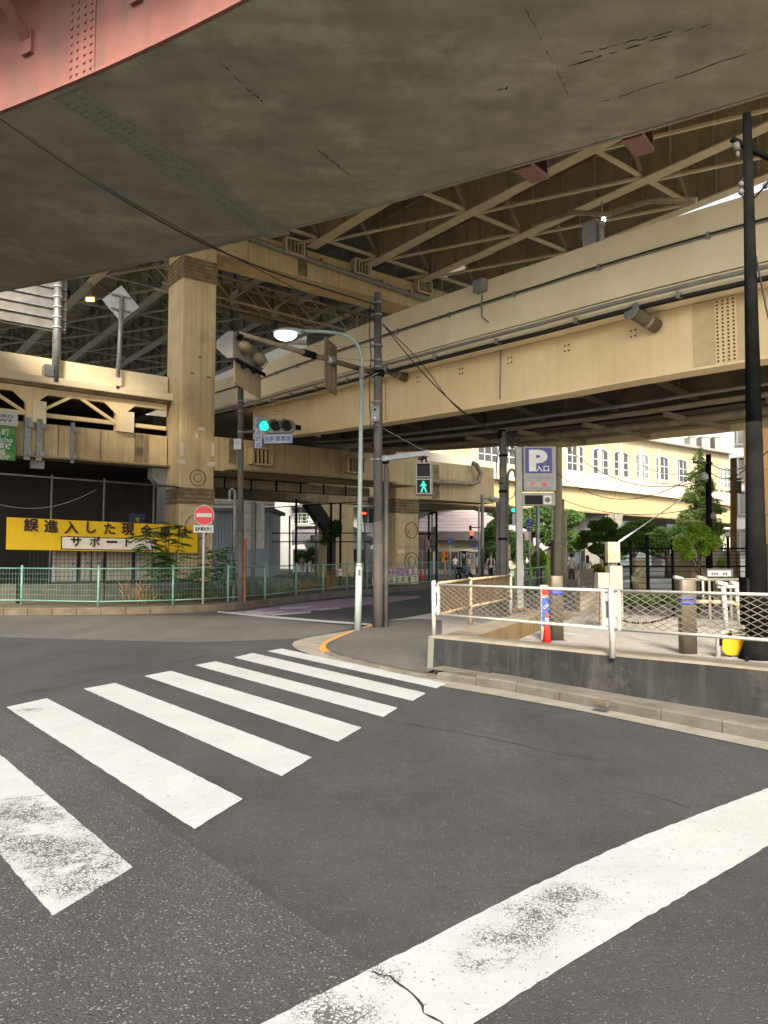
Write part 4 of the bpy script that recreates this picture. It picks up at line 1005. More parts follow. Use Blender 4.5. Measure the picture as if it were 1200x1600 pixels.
ltext('錦糸町', p0 - .58, 5.52, .24, M['signwhite'], gsn, s=SL - .345); ltext('Kinshicho', p0 - .56, 5.28, .17, M['signwhite'], gsn, s=SL - .345)
ltext('都心環状', p0 - .56, 5.08, .20, M['signwhite'], gsn, s=SL - .345); ltext('道', p0 - .40, 4.87, .18, M['signwhite'], gsn, s=SL - .345); ltext('SHIN EXP', p0 - .52, 4.71, .12, M['signwhite'], gsn, s=SL - .345)
# large sign seen from behind, on a post
t = thing('rear_of_road_sign', 'big ribbed grey back of a road sign on a post above the left parapet', 'sign', on_s(88, 575, SL))
q0, q1 = on_s(104, 480, SL).dot(V), on_s(104, 480, SL).dot(V) - 4.2
zt_ = on_s(104, 440, SL).z + .15; zb_ = on_s(104, 521, SL).z
lbox('sign_board', SL + .02, SL + .06, q1, q0, zb_, zt_, M['signgrey'], t)
for i in range(6):
    z_ = zb_ + .1 + (zt_ - zb_ - .2) * i / 5; lbox('rib', SL - .04, SL + .02, q1, q0 - .02, z_ - .03, z_ + .03, M['steelgrey'], t)
qp = on_s(88, 540, SL - .12).dot(V)
b = MB(); b.tube(uv(SL - .15, qp, 7.4), uv(SL - .15, qp, zt_ + .2), .13, 12); b.build('post', M['steelgrey'], t)
for i in range(6):
    z_ = zb_ + .1 + (zt_ - zb_ - .2) * i / 5; b = MB(); b.tube(uv(SL - .15, qp, z_ - .03), uv(SL - .15, qp, z_ + .03), .15, 12); b.build('clamp', M['signwhite'], t)
lbox('bracket', SL - .3, SL + .1, qp - .38, qp - .1, 7.56, 7.95, M['steelgrey'], t)
# diamond sign back
t = thing('diamond_sign', 'plain white back of a diamond warning sign on a post', 'sign', on_s(182, 588, SL))
c = on_s(189, 474, SL - .1); h = .66; b = MB()
b.prism([c - V * h, c + Z * h * 1.0, c + V * h, c - Z * h], U * .03); b.build('sign_board', M['signwhite'], t)
qd = on_s(184, 580, SL - .2).dot(V)
b = MB(); b.tube(uv(SL - .2, qd, 7.45), uv(SL - .18, c.dot(V), c.z + .25), .075, 10); b.build('post', M['steelgrey'], t)
for dz in (-.25, .25):
    b = MB(); b.box(c - U * .05 + Z * dz, .04, .7, .06, U); b.build('sign_rail', M['pipegrey'], t)
b = MB(); b.box(uv(SL - .2, qd, 7.7), .2, .22, .3, U); b.build('post_base', M['parapet'], t)
# gantry truss over the ramp behind the column
gt = thing('sign_gantry', 'lattice steel sign gantry spanning behind the tall column', 'gantry', uv(28, 16))
SG = 27.6
def gz(q): return 12.35 - .02 * (q - 12)
ch_ = [(SG, 0), (SG, .95), (SG + .8, 0), (SG + .8, .95)]
for (s_, dz) in ch_:
    b = MB(); b.tube(uv(s_, 10.5, gz(10.5) + dz), uv(s_, 24.5, gz(24.5) + dz), .055, 8); b.build('chord', M['pipe'], gt)
qs = [10.5 + 1.0 * i for i in range(15)]
for i, (q, r_) in enumerate(zip(qs, qs[1:])):
    for s_ in (SG, SG + .8):
        b = MB(); lo, hi = (0, .95) if i % 2 else (.95, 0)
        b.tube(uv(s_, q, gz(q) + lo), uv(s_, r_, gz(r_) + hi), .032, 6); b.build('lattice_bar', M['pipe'], gt)
    b = MB(); b.tube(uv(SG, q, gz(q) + .95), uv(SG + .8, r_, gz(r_) + .95), .03, 6); b.build('lattice_bar', M['pipe'], gt)
    b = MB(); b.tube(uv(SG, q, gz(q)), uv(SG + .8, r_, gz(r_)), .03, 6); b.build('lattice_bar', M['pipe'], gt)
for (q0, q1, dz) in ((12.0, 13.9, .02), (14.3, 15.9, -.05), (16.3, 17.6, -.05)):
    b = MB(); b.box(uv(SG + .95, (q0 + q1) / 2, gz(13) + .35 + dz), .05, q1 - q0, 1.35, U); b.build('sign_back', M['brownboard'], gt)
for q in (20.0, 20.6):
    b = MB(); b.beam(uv(SG - .1, q, gz(20) - .1), uv(SG - .1, q, gz(20) + 1.1), .08, .08); b.build('post', M['pipe'], gt)

# ================================================================== LEFT ISLAND: fences, banner, wall
def pole_px(x, ybase, z=0.0): return on(x, ybase, z)
# green pedestrian fence
fp = [(-75, 944), (33, 944.5), (153, 947), (270, 944.5), (356, 940), (414, 935.5), (462.5, 929), (505, 925), (542, 921), (574, 919), (606, 917.5), (640, 915), (673, 912.5), (700, 910.5)]
FP = pxs(fp, .17)
gf = thing('green_fence', 'pale green wire mesh pedestrian fence along the island kerb at the left', 'fence', FP[4])
def fence_panel(parent, a, b_, z0, z1, pv, ph, wd, m, rails=True, name='mesh_panel', rm=None):
    t = (b_ - a); L = t.length; t /= L; mb = MB(); n = max(2, int(L / pv))
    for i in range(n + 1):
        p = a + t * (L * i / n); mb.beam(p + Z * z0, p + Z * z1, wd, wd, t)
    k = max(1, int((z1 - z0) / ph))
    for j in range(k + 1):
        z_ = z0 + (z1 - z0) * j / k; mb.beam(a + Z * z_, b_ + Z * z_, wd, wd)
    o = stuff(mb.build(name, m, parent))
    if rails:
        for z_ in (z1 + .012, z0 - .02):
            r_ = MB(); r_.tube(a + Z * z_, b_ + Z * z_, .017, 6); r_.build('rail', rm or m, parent)
for i, (p, q) in enumerate(zip(FP, FP[1:])):
    fence_panel(gf, p, q, .14, 1.02,   .09, .14, .0038, M['greenfence'])
for i, p in enumerate(FP):
    b = MB(); b.tube(p - Z * .05, p + Z * 1.10, .032, 10); b.tube(p + Z * 1.10, p + Z * 1.12, .036, 10, .02)
    po = b.build('post', M['greenfence'], gf)
    for z_ in (.2, .52, .84):
        b = MB(); b.tube(p + Z * z_, p + Z * (z_ + .03), .042, 10); b.build('collar', M['greenfence'], po)
# dark chain-link fence under the deck
SF = 24.85
df = thing('chain_link_fence', 'tall dark chain link fence behind the yellow banner', 'fence', uv(SF, 5))
qposts = [on_s(x, 800, SF).dot(V) for x in (-70, 80, 162, 240)]
for x, q in zip((-70, 80, 162, 240), qposts):
    b = MB(); b.tube(uv(SF, q, .1), uv(SF, q, 4.15), .035, 8); b.build('post', M['polegrey'], df)
b = MB(); b.tube(uv(SF, qposts[0] - 1, 4.12), uv(SF, 10.2, 4.0), .03, 8); b.build('rail', M['polegrey'], df)
mb = MB(); q0_, q1_ = qposts[0], 10.1; hgt = 2.2
n = int((q1_ - q0_ + hgt) / .11)
for i in range(n):
    for sg in (1, -1):
        qa = q0_ + i * .11 - (hgt if sg > 0 else 0); qb = qa + sg * hgt if sg > 0 else qa - hgt
        za, zb2 = 1.9, 1.9 + hgt
        def clip(qa, za, qb, zb_):
            (q_a, z_a), (q_b, z_b) = sorted([(qa, za), (qb, zb_)])
            if q_b <= q0_ or q_a >= q1_: return None
            if q_a < q0_: t = (q0_ - q_a) / (q_b - q_a); q_a, z_a = q0_, z_a + (z_b - z_a) * t
            if q_b > q1_: t = (q1_ - q_a) / (q_b - q_a); q_b, z_b = q1_, z_a + (z_b - z_a) * t
            return q_a, z_a, q_b, z_b
        c = clip(qa, za, qb, zb2)
        if c: mb.beam(uv(SF, c[0], c[1]), uv(SF, c[2], c[3]), .007, .007, U)
stuff(mb.build('chain_link', M['wiredark'], df))
fence_panel(df, uv(SF, qposts[1] - .6), uv(SF, 11.2), .75, 1.85, .13, .13, .012, M['wiredark'], False, 'wire_grid')
for k, (x0, x1) in enumerate(((82, 119), (126, 141), (144, 160), (167, 205), (212, 262), (266, 300))):
    q0, q1 = on_s(x0, 880, 25.5).dot(V), on_s(x1, 880, 25.5).dot(V)
    t = thing('storage_panel', 'cream storage panel under the banner, number %s from the left'.replace('number %s', ['first', 'second', 'third', 'fourth', 'fifth', 'sixth'][k]), 'panel', uv(26.6, q0), 'cream panels stored under the left deck')
    b = MB(); b.box(uv(25.5, (q0 + q1) / 2, 1.0), .06, q1 - q0, 1.75, U); b.build('board', M['storage'], t)
    b = MB(); b.box(uv(25.45, q0 + .06, 1.0), .03, .06, 1.7, U); b.build('frame_bar', M['signwhite'], t)
    b = MB(); b.box(uv(25.44, q1 - .1, 1.3), .03, .05, .05, U); b.build('knob', M['black'], t)
t = thing('fuse_box', 'small dark blue notice box hung on the chain link fence', 'box', on_s(214, 815, SF + .4))
c = on_s(214, 812, SF + .4); b = MB(); b.box(c, .08, .55, .42, U); b.build('box_body', mat('notice_blue', (.03, .05, .11), (.02, .03, .07), 3), t); b = MB(); b.box(c - U * .05, .02, .12, .14, U); b.build('label_plate', M['yellowplate'], t)
t = thing('deck_junction_box', 'grey junction box hanging under the left deck edge', 'box', on_s(58, 720, SL + .3))
c = on_s(58, 726, SL + .3); b = MB(); b.box(c, .2, .42, .28, U); b.build('box_body', M['panelgrey'], t); b = MB(); b.beam(c + Z * .14, c + Z * .5, .05, .05); b.build('hanger', M['pipegrey'], t)
cable('slack_cable', [on_s(-40, 775, SF - .05), on_s(60, 794, SF - .05), on_s(150, 765, SF - .05)], .012, .12, df, M['pipegrey'])
# yellow banner
SB_ = 24.74
bn = thing('yellow_banner', 'long yellow cloth banner with black Japanese lettering tied to the fence', 'banner', on_s(160, 862, SB_))
bq0, bq1 = on_s(10, 830, SB_).dot(V), on_s(309, 842, SB_).dot(V)
bz = lambda q: (on_s(10, 808, SB_).z + (on_s(310, 822, SB_).z - on_s(10, 808, SB_).z) * (q - bq0) / (bq1 - bq0), on_s(10, 858.5, SB_).z + (on_s(308, 864, SB_).z - on_s(10, 858.5, SB_).z) * (q - bq0) / (bq1 - bq0))
def wrk(q, z_):
    return .022 * noise.noise(Vector((q * 1.1 + z_ * .9, z_ * 1.4, 3))) + .013 * noise.noise(Vector((q * 3 + z_ * 2.6, z_ * 1.5, 7))) + .016 * math.sin((q - bq1) * 5 + z_ * 6) * max(0, 1 - (bq1 - q) / 1.4)
def bsurf(q, t, off=0):
    z0, z1 = bz(q)[1], bz(q)[0]; z_ = z0 + (z1 - z0) * t; return uv(SB_ - off + wrk(q, z_), q, z_)
b = MB(); NQ, NT = 90, 14
idx = {}
for i in range(NQ + 1):
    for j in range(NT + 1): idx[i, j] = len(b.v); b.v.append(bsurf(bq0 + (bq1 - bq0) * i / NQ, j / NT))
b.idx([(idx[i, j], idx[i + 1, j], idx[i + 1, j + 1], idx[i, j + 1]) for i in range(NQ) for j in range(NT)], 0, True)
b.build('cloth', M['yellow'], bn)
wq0, wq1 = on_s(95, 846, SB_).dot(V), on_s(244, 846, SB_).dot(V)
for (q0, q1, t0, t1, off, m, nm) in ((wq0, wq1, .035, .47, .006, M['ink'], 'panel_border'), (wq0 + .035, wq1 - .035, .065, .44, .010, M['bannerwhite'], 'white_panel')):
    b = MB(); idx = {}
    for i in range(41):
        for j in range(7): idx[i, j] = len(b.v); b.v.append(bsurf(q0 + (q1 - q0) * i / 40, t0 + (t1 - t0) * j / 6, off))
    b.idx([(idx[i, j], idx[i + 1, j], idx[i + 1, j + 1], idx[i, j + 1]) for i in range(40) for j in range(6)], 0, True); b.build(nm, m, bn)
def wrapped(o, off):
    og = WL[o.name]
    for v in o.data.vertices:
        w_ = v.co + og; q, z_ = w_.dot(V), w_.z; s_ = SB_ + wrk(q, z_) - off; v.co = uv(s_ + (w_.dot(U) - SB_) * 1.0, q, z_) - og
for chx, x, y in zip('誤進入した現金車は', (48, 79, 111, 142, 170.5, 199, 228, 257, 285), (820, 822, 824, 824, 826, 827, 829, 831, 832)):
    c = on_s(x, y, SB_); h = .40 if chx not in 'したは' else .36
    wrapped(lettering('character', chx, M['ink'], bn, c, V, Z, h, .004, fat=.011), .05)
for chx, x, h in zip('サポート', (118, 147, 174, 200), (.30, .32, .055, .30)):
    c = on_s(x, 846 + (x - 118) * .012, SB_); wrapped(lettering('character', chx, M['ink'], bn, c, V, Z, h, .004, fat=.009, width=.34 if chx == 'ー' else None), .055)
for i in range(9):
    q = bq0 + .05 + (bq1 - bq0 - .1) * i / 8
    for tt in (1.0, 0.0):
        b = MB(); c = bsurf(q, tt, .0); b.beam(c, c + Z * (.09 if tt else -.09) + U * .05, .012, .012); b.build('tie', M['black'], bn)
# low concrete wall behind the green fence
lw = thing('low_wall', 'low stained concrete wall behind the green mesh fence', 'wall', uv(23.4, 6))
for k, (x0, x1, zt, th) in enumerate(((-80, 26, .72, .3), (34, 163, .70, .3), (165, 333, .66, .34))):
    q0, q1 = on_s(x0, 920, 23.4).dot(V), on_s(x1, 920, 23.4).dot(V)
    b = MB(); b.hexa([uv(23.4, q0, .1), uv(23.4, q1, .1), uv(23.4 + th, q1, .1), uv(23.4 + th, q0, .1)], [uv(23.4, q0, zt), uv(23.4, q1, zt), uv(23.4 + th, q1, zt), uv(23.4 + th, q0, zt)]); b.build('wall_block', M['kerb'], lw, bevel=.02)
b = MB(); q0, q1 = on_s(75, 920, 24.2).dot(V), on_s(300, 920, 24.2).dot(V); b.box(uv(24.3, (q0 + q1) / 2, .42), .5, q1 - q0, .62, U); b.build('rear_block', M['umber'], lw)
# upright pipe handrail by the column, and dark posts
t = thing('hooked_pipe', 'thin grey pipe with hooked top standing behind the signal pole', 'pipe', on(366, 930, .17))
p = at(366, 890, 22.8); x = p.x
b = MB(); z1 = at(366, 772, 22.8).z
b.path([Vector((x, 22.8, .1)), Vector((x, 22.8, z1)), Vector((x - .02, 22.8, z1 + .1)), Vector((x - .09, 22.8, z1 + .17)), Vector((x - .16, 22.8, z1 + .1)), Vector((x - .17, 22.8, z1 - .15))], .05, 8); b.build('pipe', M['panelgrey'], t)
b = MB(); b.tube(Vector((x - .17, 22.8, z1 - .16)), Vector((x - .17, 22.8, z1 - .24)), .04, 8); b.build('nozzle', M['signwhite'], t)
t = thing('ladder_panel', 'grey ribbed back of a sign panel on a dark post behind the fence', 'sign', on(398, 925, .17))
d = 24.5
for (x0, x1) in ((372, 394), (400.5, 413)):
    c0, c1 = at(x0, 786, d), at(x1, 856, d); b = MB(); b.box((c0 + c1) / 2, c1.x - c0.x, .05, c0.z - c1.z); pn = b.build('panel', M['panelgrey'], t)
    for i in range(6):
        z_ = c1.z + (c0.z - c1.z) * i / 5; b = MB(); b.box(Vector(((c0.x + c1.x) / 2, d - .04, z_)), c1.x - c0.x, .06, .04); b.build('rib', M['signgrey'], pn)
c = at(397, 784, d); b = MB(); b.box(Vector((c.x, d - .06, (c.z + .1) / 2)), .14, .14, c.z - .1); b.build('post', M['polegrey'], t)
t = thing('rusty_stake', 'slim rust-coloured stake beside the signal pole foot', 'stake', on(382, 940, .17))
b = MB(); p = on(382, 940, .17); b.box(p + Z * .95, .07, .05, 1.95); b.build('stake', mat('rust', (.26, .075, .03), (.18, .05, .02), 6, .85), t)
b = MB(); b.box(p + Z * 1.3 + Vector((-.04, .03, 0)), .05, .03, 1.2); b.build('strip', M['signred'], t)

# ================================================================== SIGNS AND SIGNALS, LEFT
p = on(317, 943, .17); D = p.y
t = thing('no_entry_sign', 'round red no entry sign on a white post at the island fence', 'sign', p)
top_ = at(319, 788, D)
b = MB(); b.tube(p - Z * .1, Vector((at(319, 800, D).x, D, top_.z)), .035, 10); b.build('post', M['white'], t)
c = at(319, 805, D - .06); r_ = 15.6 * D / FPX
fy = Vector((.10, -1, 0)).normalized(); fx = Vector((1, .10, 0)).normalized()
b = MB(); b.disc(c, fy, r_, .02, 36); db = b.build('disc', M['signwhite'], t)
b = MB(); b.disc(c + fy * .012, fy, r_ * .94, .006, 36); b.build('red_face', M['signred'], db)
b = MB(); b.box(c + fy * .018, r_ * 1.5, .006, r_ * .38, fx); b.build('white_bar', M['signwhite'], db)
c2 = at(318, 826.5, D - .06); b = MB(); b.box(c2, 30.5 * D / FPX, .02, 11.5 * D / FPX, fx); ap = b.build('plate', M['signwhite'], t, bevel=.008)
lettering('lettering', '自転車を除く', M['blacktext'], ap, c2 + fy * .011, fx, Z, .13, .04, width=.48)

# vehicle signal on its pole
SP = 22.0
sp_b = at(376, 930, SP); sp_b.z = .1; sp_t = at(376, 597, SP)
t = thing('signal_pole', 'grey steel signal pole standing behind the green fence', 'pole', sp_b)
b = MB(); b.tube(sp_b, at(376, 830, SP), .105, 12); b.build('sleeve', M['polelow'], t)
b = MB(); b.tube(at(376, 830, SP), sp_t, .092, 12); b.build('shaft', M['polegrey'], t)
for y in (627, 643, 675, 690):
    c = at(376, y, SP); b = MB(); b.tube(c - Z * .025, c + Z * .025, .105, 12); b.build('band', M['steelgrey'], t)
c = at(371.5, 694, SP - .13); b = MB(); b.box(c, .22, .09, .32); pb = b.build('control_box', M['signwhite'], t)
lettering('lettering', '⊗', M['blacktext'], pb, c + Vector((.0, -.046, .04)), RT, Z, .11, .0)
SGD = 21.85
t = thing('vehicle_signal', 'horizontal three-lamp traffic signal showing green under the ramp', 'traffic light', at(433, 677, SGD))
tilt = Vector((1, -.12, .0)).normalized(); fn = Vector((-.12, -1, 0)).normalized()
c = at(434.5, 666.5, SGD); W_, H_ = 56 * SGD / FPX, 21 * SGD / FPX
b = MB(); n_ = 8; out = []
for k in range(24):
    a = 2 * math.pi * k / 24; ex = (W_ / 2 - H_ / 2); out.append(c + tilt * (math.cos(a) * H_ / 2 + (ex if math.cos(a) > 0 else -ex)) * 1.0 + Z * (math.sin(a) * H_ / 2 * 1.0))
b.prism(out, -fn * .14); body = b.build('housing', M['signalbody'], t, bevel=.015)
for k, x in enumerate((414, 431.5, 449.2)):
    lc = at(x, 666.2, SGD) + fn * .075; rr = 7.9 * SGD / FPX
    b = MB(); b.disc(lc, fn, rr, .02, 28); ln = b.build('lens', M['glow_green'] if k == 0 else M['lens'], t)
    if k == 0: ln['label'] = 'lit green lamp'
    b = MB(); secs = []
    for j in range(19):
        a = R(-10 + 200 * j / 18); dv = tilt * math.cos(a) + Z * math.sin(a); dep = .26 * (.45 + .55 * max(0, math.sin(a)))
        secs.append([lc + dv * (rr + .012), lc + dv * (rr + .03) , lc + dv * (rr + .02) + fn * dep, lc + dv * (rr + .008) + fn * dep])
    b.sweep(secs); b.build('visor', M['signalbody'], t)
b = MB(); b.beam(at(378, 676, SP), at(412, 672, SGD + .05), .07, .07); b.build('arm', M['polegrey'], t)
b = MB(); b.beam(at(460, 667, SGD + .02), at(470, 669, SGD + .02), .12, .14); b.build('end_bracket', M['black'], t)
c = at(434.5, 685.6, SGD - .02); b = MB(); b.box(c, 47 * SGD / FPX, .02, 15 * SGD / FPX, tilt); pl = b.build('plate', M['bluetext'], t)
b = MB(); b.box(c + fn * .012, 45.4 * SGD / FPX, .006, 13.4 * SGD / FPX, tilt); b.build('plate_face', M['signwhite'], pl)
lettering('lettering', '自転車専用', M['bluetext'], pl, c + fn * .016, tilt, Z, .185, .02, width=.80)
c = at(404, 676, SGD - .03); b = MB(); b.box(c, 12.4 * SGD / FPX, .02, 50 * SGD / FPX, tilt); pl = b.build('plate', M['bluetext'], t)
b = MB(); b.box(c + fn * .012, 10.8 * SGD / FPX, .006, 48.4 * SGD / FPX, tilt); b.build('plate_face', M['signwhite'], pl)
for i, chx in enumerate('夜間点滅式'):
    lettering('character', chx, M['bluetext'], pl, c + fn * .016 + Z * (.385 - .1925 * i), tilt, Z, .16, .02)
cable('signal_wire', [at(376, 622, SP), at(470, 619, 18.5), at(590, 583, 14.4)], .012, .12, None, M['pipegrey'])
tag(bpy.data.objects['signal_wire'], 'thin grey cable slung from the signal pole to the utility pole', 'cable')
o = cable('stay_wire', [at(378, 636, SP), at(440, 662, SGD)], .008, .0, None, M['pipegrey']); tag(o, 'thin stay wire from the signal pole down to the signal head', 'wire')

# ================================================================== STREET LAMP
LD = on(559, 985, .045).y
lpt = thing('street_lamp', 'slender pale green street lamp with lit cobra head at the corner', 'street lamp', on(559, 985, .12))
q = lambda x, y: at(x, y, LD)
b = MB(); b.tube(Vector((q(559, 985).x, LD, .0)), q(561, 885), .074, 14, .068); b.tube(q(561, 885), q(561.1, 880), .068, 14, .05); b.build('lower_shaft', M['polegreen'], lpt)
b = MB(); b.tube(q(561, 882), q(565, 592), .050, 14, .042); b.build('upper_shaft', M['polegreen'], lpt)
b = MB(); b.tube(q(565, 592), q(565.5, 574), .058, 12); b.build('joint', M['panelgrey'], lpt)
b = MB(); b.path(smooth([q(565.5, 576), q(565, 556), q(560, 540), q(549, 527), q(530, 520.5), q(505, 518), q(472, 517)], 1), .038, 8); b.build('arm', M['polegreen'], lpt)
b = MB(); b.box(q(561.5, 894) + Vector((0, -.083, 0)), .05, .012, .11); b.build('access_plate', M['polegrey'], lpt)
hc = q(450, 520); k = LD / FPX; secs = []
for i in range(13):
    t_ = i / 12; x = hc.x + (-24 + 50 * t_) * k; wd = .17 * math.sin(math.pi * min(.97, t_ * .86 + .05)) ** .6; hh = .075 * math.sin(math.pi * min(.95, t_ * .85 + .06)) ** .7
    zc = hc.z + .02
    secs.append([Vector((x, LD + wd * math.cos(a), zc + hh * max(0, math.sin(a)) * 1.1 - .03 * max(0, -math.sin(a)))) for a in [2 * math.pi * j / 16 for j in range(16)]])
b = MB(); b.sweep(secs, smooth=True); b.build('lamp_head', M['polegreen'], lpt)
b = MB(); b.ell(hc + Vector((-4 * k, 0, -.035)), 18 * k, .15, .13, 16, 10); gl = b.build('glass_bowl', M['glow_white'], lpt)

# ================================================================== UTILITY POLE with arms
UD = on(591, 980, .045).y
q = lambda x, y: at(x, y, UD)
up_ = thing('utility_pole', 'tall dark grey utility pole with bands and a pale sleeve at the corner', 'pole', on(591, 980, .12))
b = MB(); b.tube(Vector((q(591, 980).x, UD, .0)), q(591, 815), .112, 16, .108); b.build('sleeve', M['polelow'], up_)
b = MB(); b.tube(q(591, 815), q(590, 470), .102, 16, .082); b.tube(q(590, 470), q(590, 458), .082, 16, .075); b.build('shaft', M['polegrey'], up_)
for y in (473, 492, 540, 563, 574, 628, 718):
    c = q(590.5, y); b = MB(); b.tube(c - Z * .02, c + Z * .02, .108 if y > 500 else .094, 14); bd = b.build('band', M['steelgrey'], up_)
    b = MB(); b.box(c + Vector((-.13, 0, 0)), .06, .05, .05); b.build('band_bolt', M['pipegrey'], bd)
c = q(586, 649) + Vector((0, -.13, 0)); b = MB(); b.box(c, .19, .1, .33); bx_ = b.build('meter_box', M['panelgrey'], up_, bevel=.01)
for dz in (.09, -.09):
    b = MB(); b.disc(c + Vector((.0, -.055, dz)), (0, 1, 0), .028, .012, 12); b.build('dial', M['black'] if dz > 0 else M['signwhite'], bx_)
b = MB(); b.path([q(582, 480) + Vector((-.04, -.1, 0)), q(581, 520) + Vector((-.05, -.1, 0)), q(582, 560) + Vector((-.03, -.12, 0)), q(580, 600) + Vector((-.04, -.12, 0)), q(580, 640) + Vector((-.03, -.12, 0)), q(580, 670) + Vector((0, -.1, 0)), q(586, 675) + Vector((0, -.13, 0)), q(589, 668) + Vector((0, -.12, 0))], .012, 5); b.build('riser_cable', M['cable'], up_)
b = MB(); p = at(603, 974, UD + .1); p.z = .0; b.tube(p, at(603.5, 728, UD + .1), .05, 10); b.build('riser_pipe', M['polegrey'], up_)
b = MB(); b.ell(at(602, 721, UD + .05), .09, .08, .07); b.build('cable_bundle', M['cable'], up_)
# long arm over the road to the left, with a signal seen from behind
p0 = q(589, 584); p1 = at(372, 521, on(372, 521, p0.z).y)
arm = thing('mast_pipe', 'long dark pipe arm reaching left from the utility pole over the road', 'pipe', p0)
b = MB(); b.tube(p0, p1, .058, 10, .045); b.build('pipe', M['brownboard'], arm)
b = MB(); b.tube(p0.lerp(p1, .50), p0.lerp(p1, .58), .07, 10); b.build('coupling', M['black'], arm)
b = MB(); b.box(p0 + Vector((0, -.05, 0)), .32, .2, .12); b.build('clamp', M['black'], arm)
for dy, ty in ((543, .72), (563, .40)):
    o = cable('guy_wire', [q(585, dy), p0.lerp(p1, ty) + Z * .06], .006, .02, arm, M['pipegrey'])
dirp = Vector((math.sin(R(20)), math.cos(R(20)), 0)); nrp = Vector((math.cos(R(20)), -math.sin(R(20)), 0))   # board runs forward, faces right
def board(name, px_tl, px_br, d0, label, cat, m, th=.03):
    a = at(px_tl[0], px_tl[1], d0); z0 = at(px_br[0], px_br[1], d0).z
    r = ray(px_br[0], 700); # far edge depth so that its x lands on the pixel
    tx = r.x / r.y; L = (tx * a.y - a.x) / (dirp.x - tx * dirp.y)
    b = MB(); e = a + dirp * L; return a, e, L
tg = thing('rear_signal', 'traffic signal seen from behind with backing board at the end of the long arm', 'traffic light', p1)
d1 = p1.y
c = at(372, 540, d1); body_l = .95
b = MB(); prof = []
a_ = at(367, 527, d1 - .02); 
for (dx, dz) in ((0, 0), (0, .34), (.18, .42), (.78, .36), (.98, .2), (.98, -.04), (.85, -.02)):
    prof.append(a_ + dirp * dx + Z * (dz - .36))
b.prism(prof, nrp * -.14); b.build('housing', M['polegrey'], tg, bevel=.02)
b = MB(); b.ell(a_ + dirp * .75 + nrp * .03 - Z * .22, .16, .22, .13); b.build('rear_dome', M['brownboard'], tg)
b = MB(); b.ell(a_ + dirp * .28 + nrp * .03 - Z * .12, .14, .22, .12); b.build('rear_dome', M['brownboard'], tg)
b = MB(); b.beam(a_ + dirp * -.02 - Z * .40 + nrp * .03, a_ + dirp * 1.02 - Z * .44 + nrp * .03, .05, .05); b.build('rail', M['black'], tg)
b = MB(); b.prism([a_ - Z * .42, a_ + dirp * .92 - Z * .44, a_ + dirp * .94 - Z * .92, a_ + dirp * .02 - Z * .82], nrp * -.02); b.build('backing_board', M['brownboard'], tg)
for k_ in (.25, .62):
    b = MB(); b.box(a_ + dirp * k_ - Z * .47 + nrp * .02, .10, .05, .05, dirp); b.build('fixing', M['black'], tg)
b = MB(); vz = a_ - dirp * .06 - Z * .12
b.prism([vz + Z * .22, vz + Z * .22 - nrp * .12, vz - nrp * .34 + Z * .08, vz - nrp * .34 - Z * .06, vz - nrp * .12 - Z * .26, vz - Z * .26], dirp * .12); b.build('visor', M['polegrey'], tg)
b = MB(); b.beam(a_ + dirp * .1 + Z * .02, p1 + Vector((.05, 0, 0)), .08, .10); b.build('bracket', M['black'], tg)
b = MB(); b.path([a_ + dirp * .55 - Z * .3 + nrp * .1, a_ + dirp * .7 - Z * .42 + nrp * .16, a_ + dirp * .9 - Z * .25 + nrp * .16, p1.lerp(p0, .12) - Z * .05], .012, 5); b.build('lead', M['cable'], tg)
ab_ = p0.lerp(p1, .385)
tb = thing('hanging_board', 'narrow brown sign board clamped upright on the long arm', 'sign', ab_)
b = MB(); zt_, zb_ = at(508, 531, ab_.y).z, at(508, 609, ab_.y).z
b.prism([Vector((ab_.x, ab_.y, zt_)) - dirp * .16 + Z * .02 - nrp * .06, Vector((ab_.x, ab_.y, zt_)) + dirp * .42 - Z * .02 - nrp * .06, Vector((ab_.x, ab_.y, zb_)) + dirp * .42 - Z * .02 - nrp * .06, Vector((ab_.x, ab_.y, zb_)) - dirp * .16 + Z * .02 - nrp * .06], nrp * .03); b.build('board', M['brownboard'], tb)
for k_ in (0.0, .22):
    b = MB(); b.box(Vector((ab_.x, ab_.y, (zt_ + zb_) / 2)) + dirp * (k_ + .02) + nrp * -.02, .04, .03, zt_ - zb_ - .1, dirp); b.build('stiffener', M['brownboard'], tb)
b = MB(); b.tube(ab_ - (p1 - p0).normalized() * .08, ab_ + (p1 - p0).normalized() * .08, .075, 10); b.build('clamp', M['steelgrey'], tb)
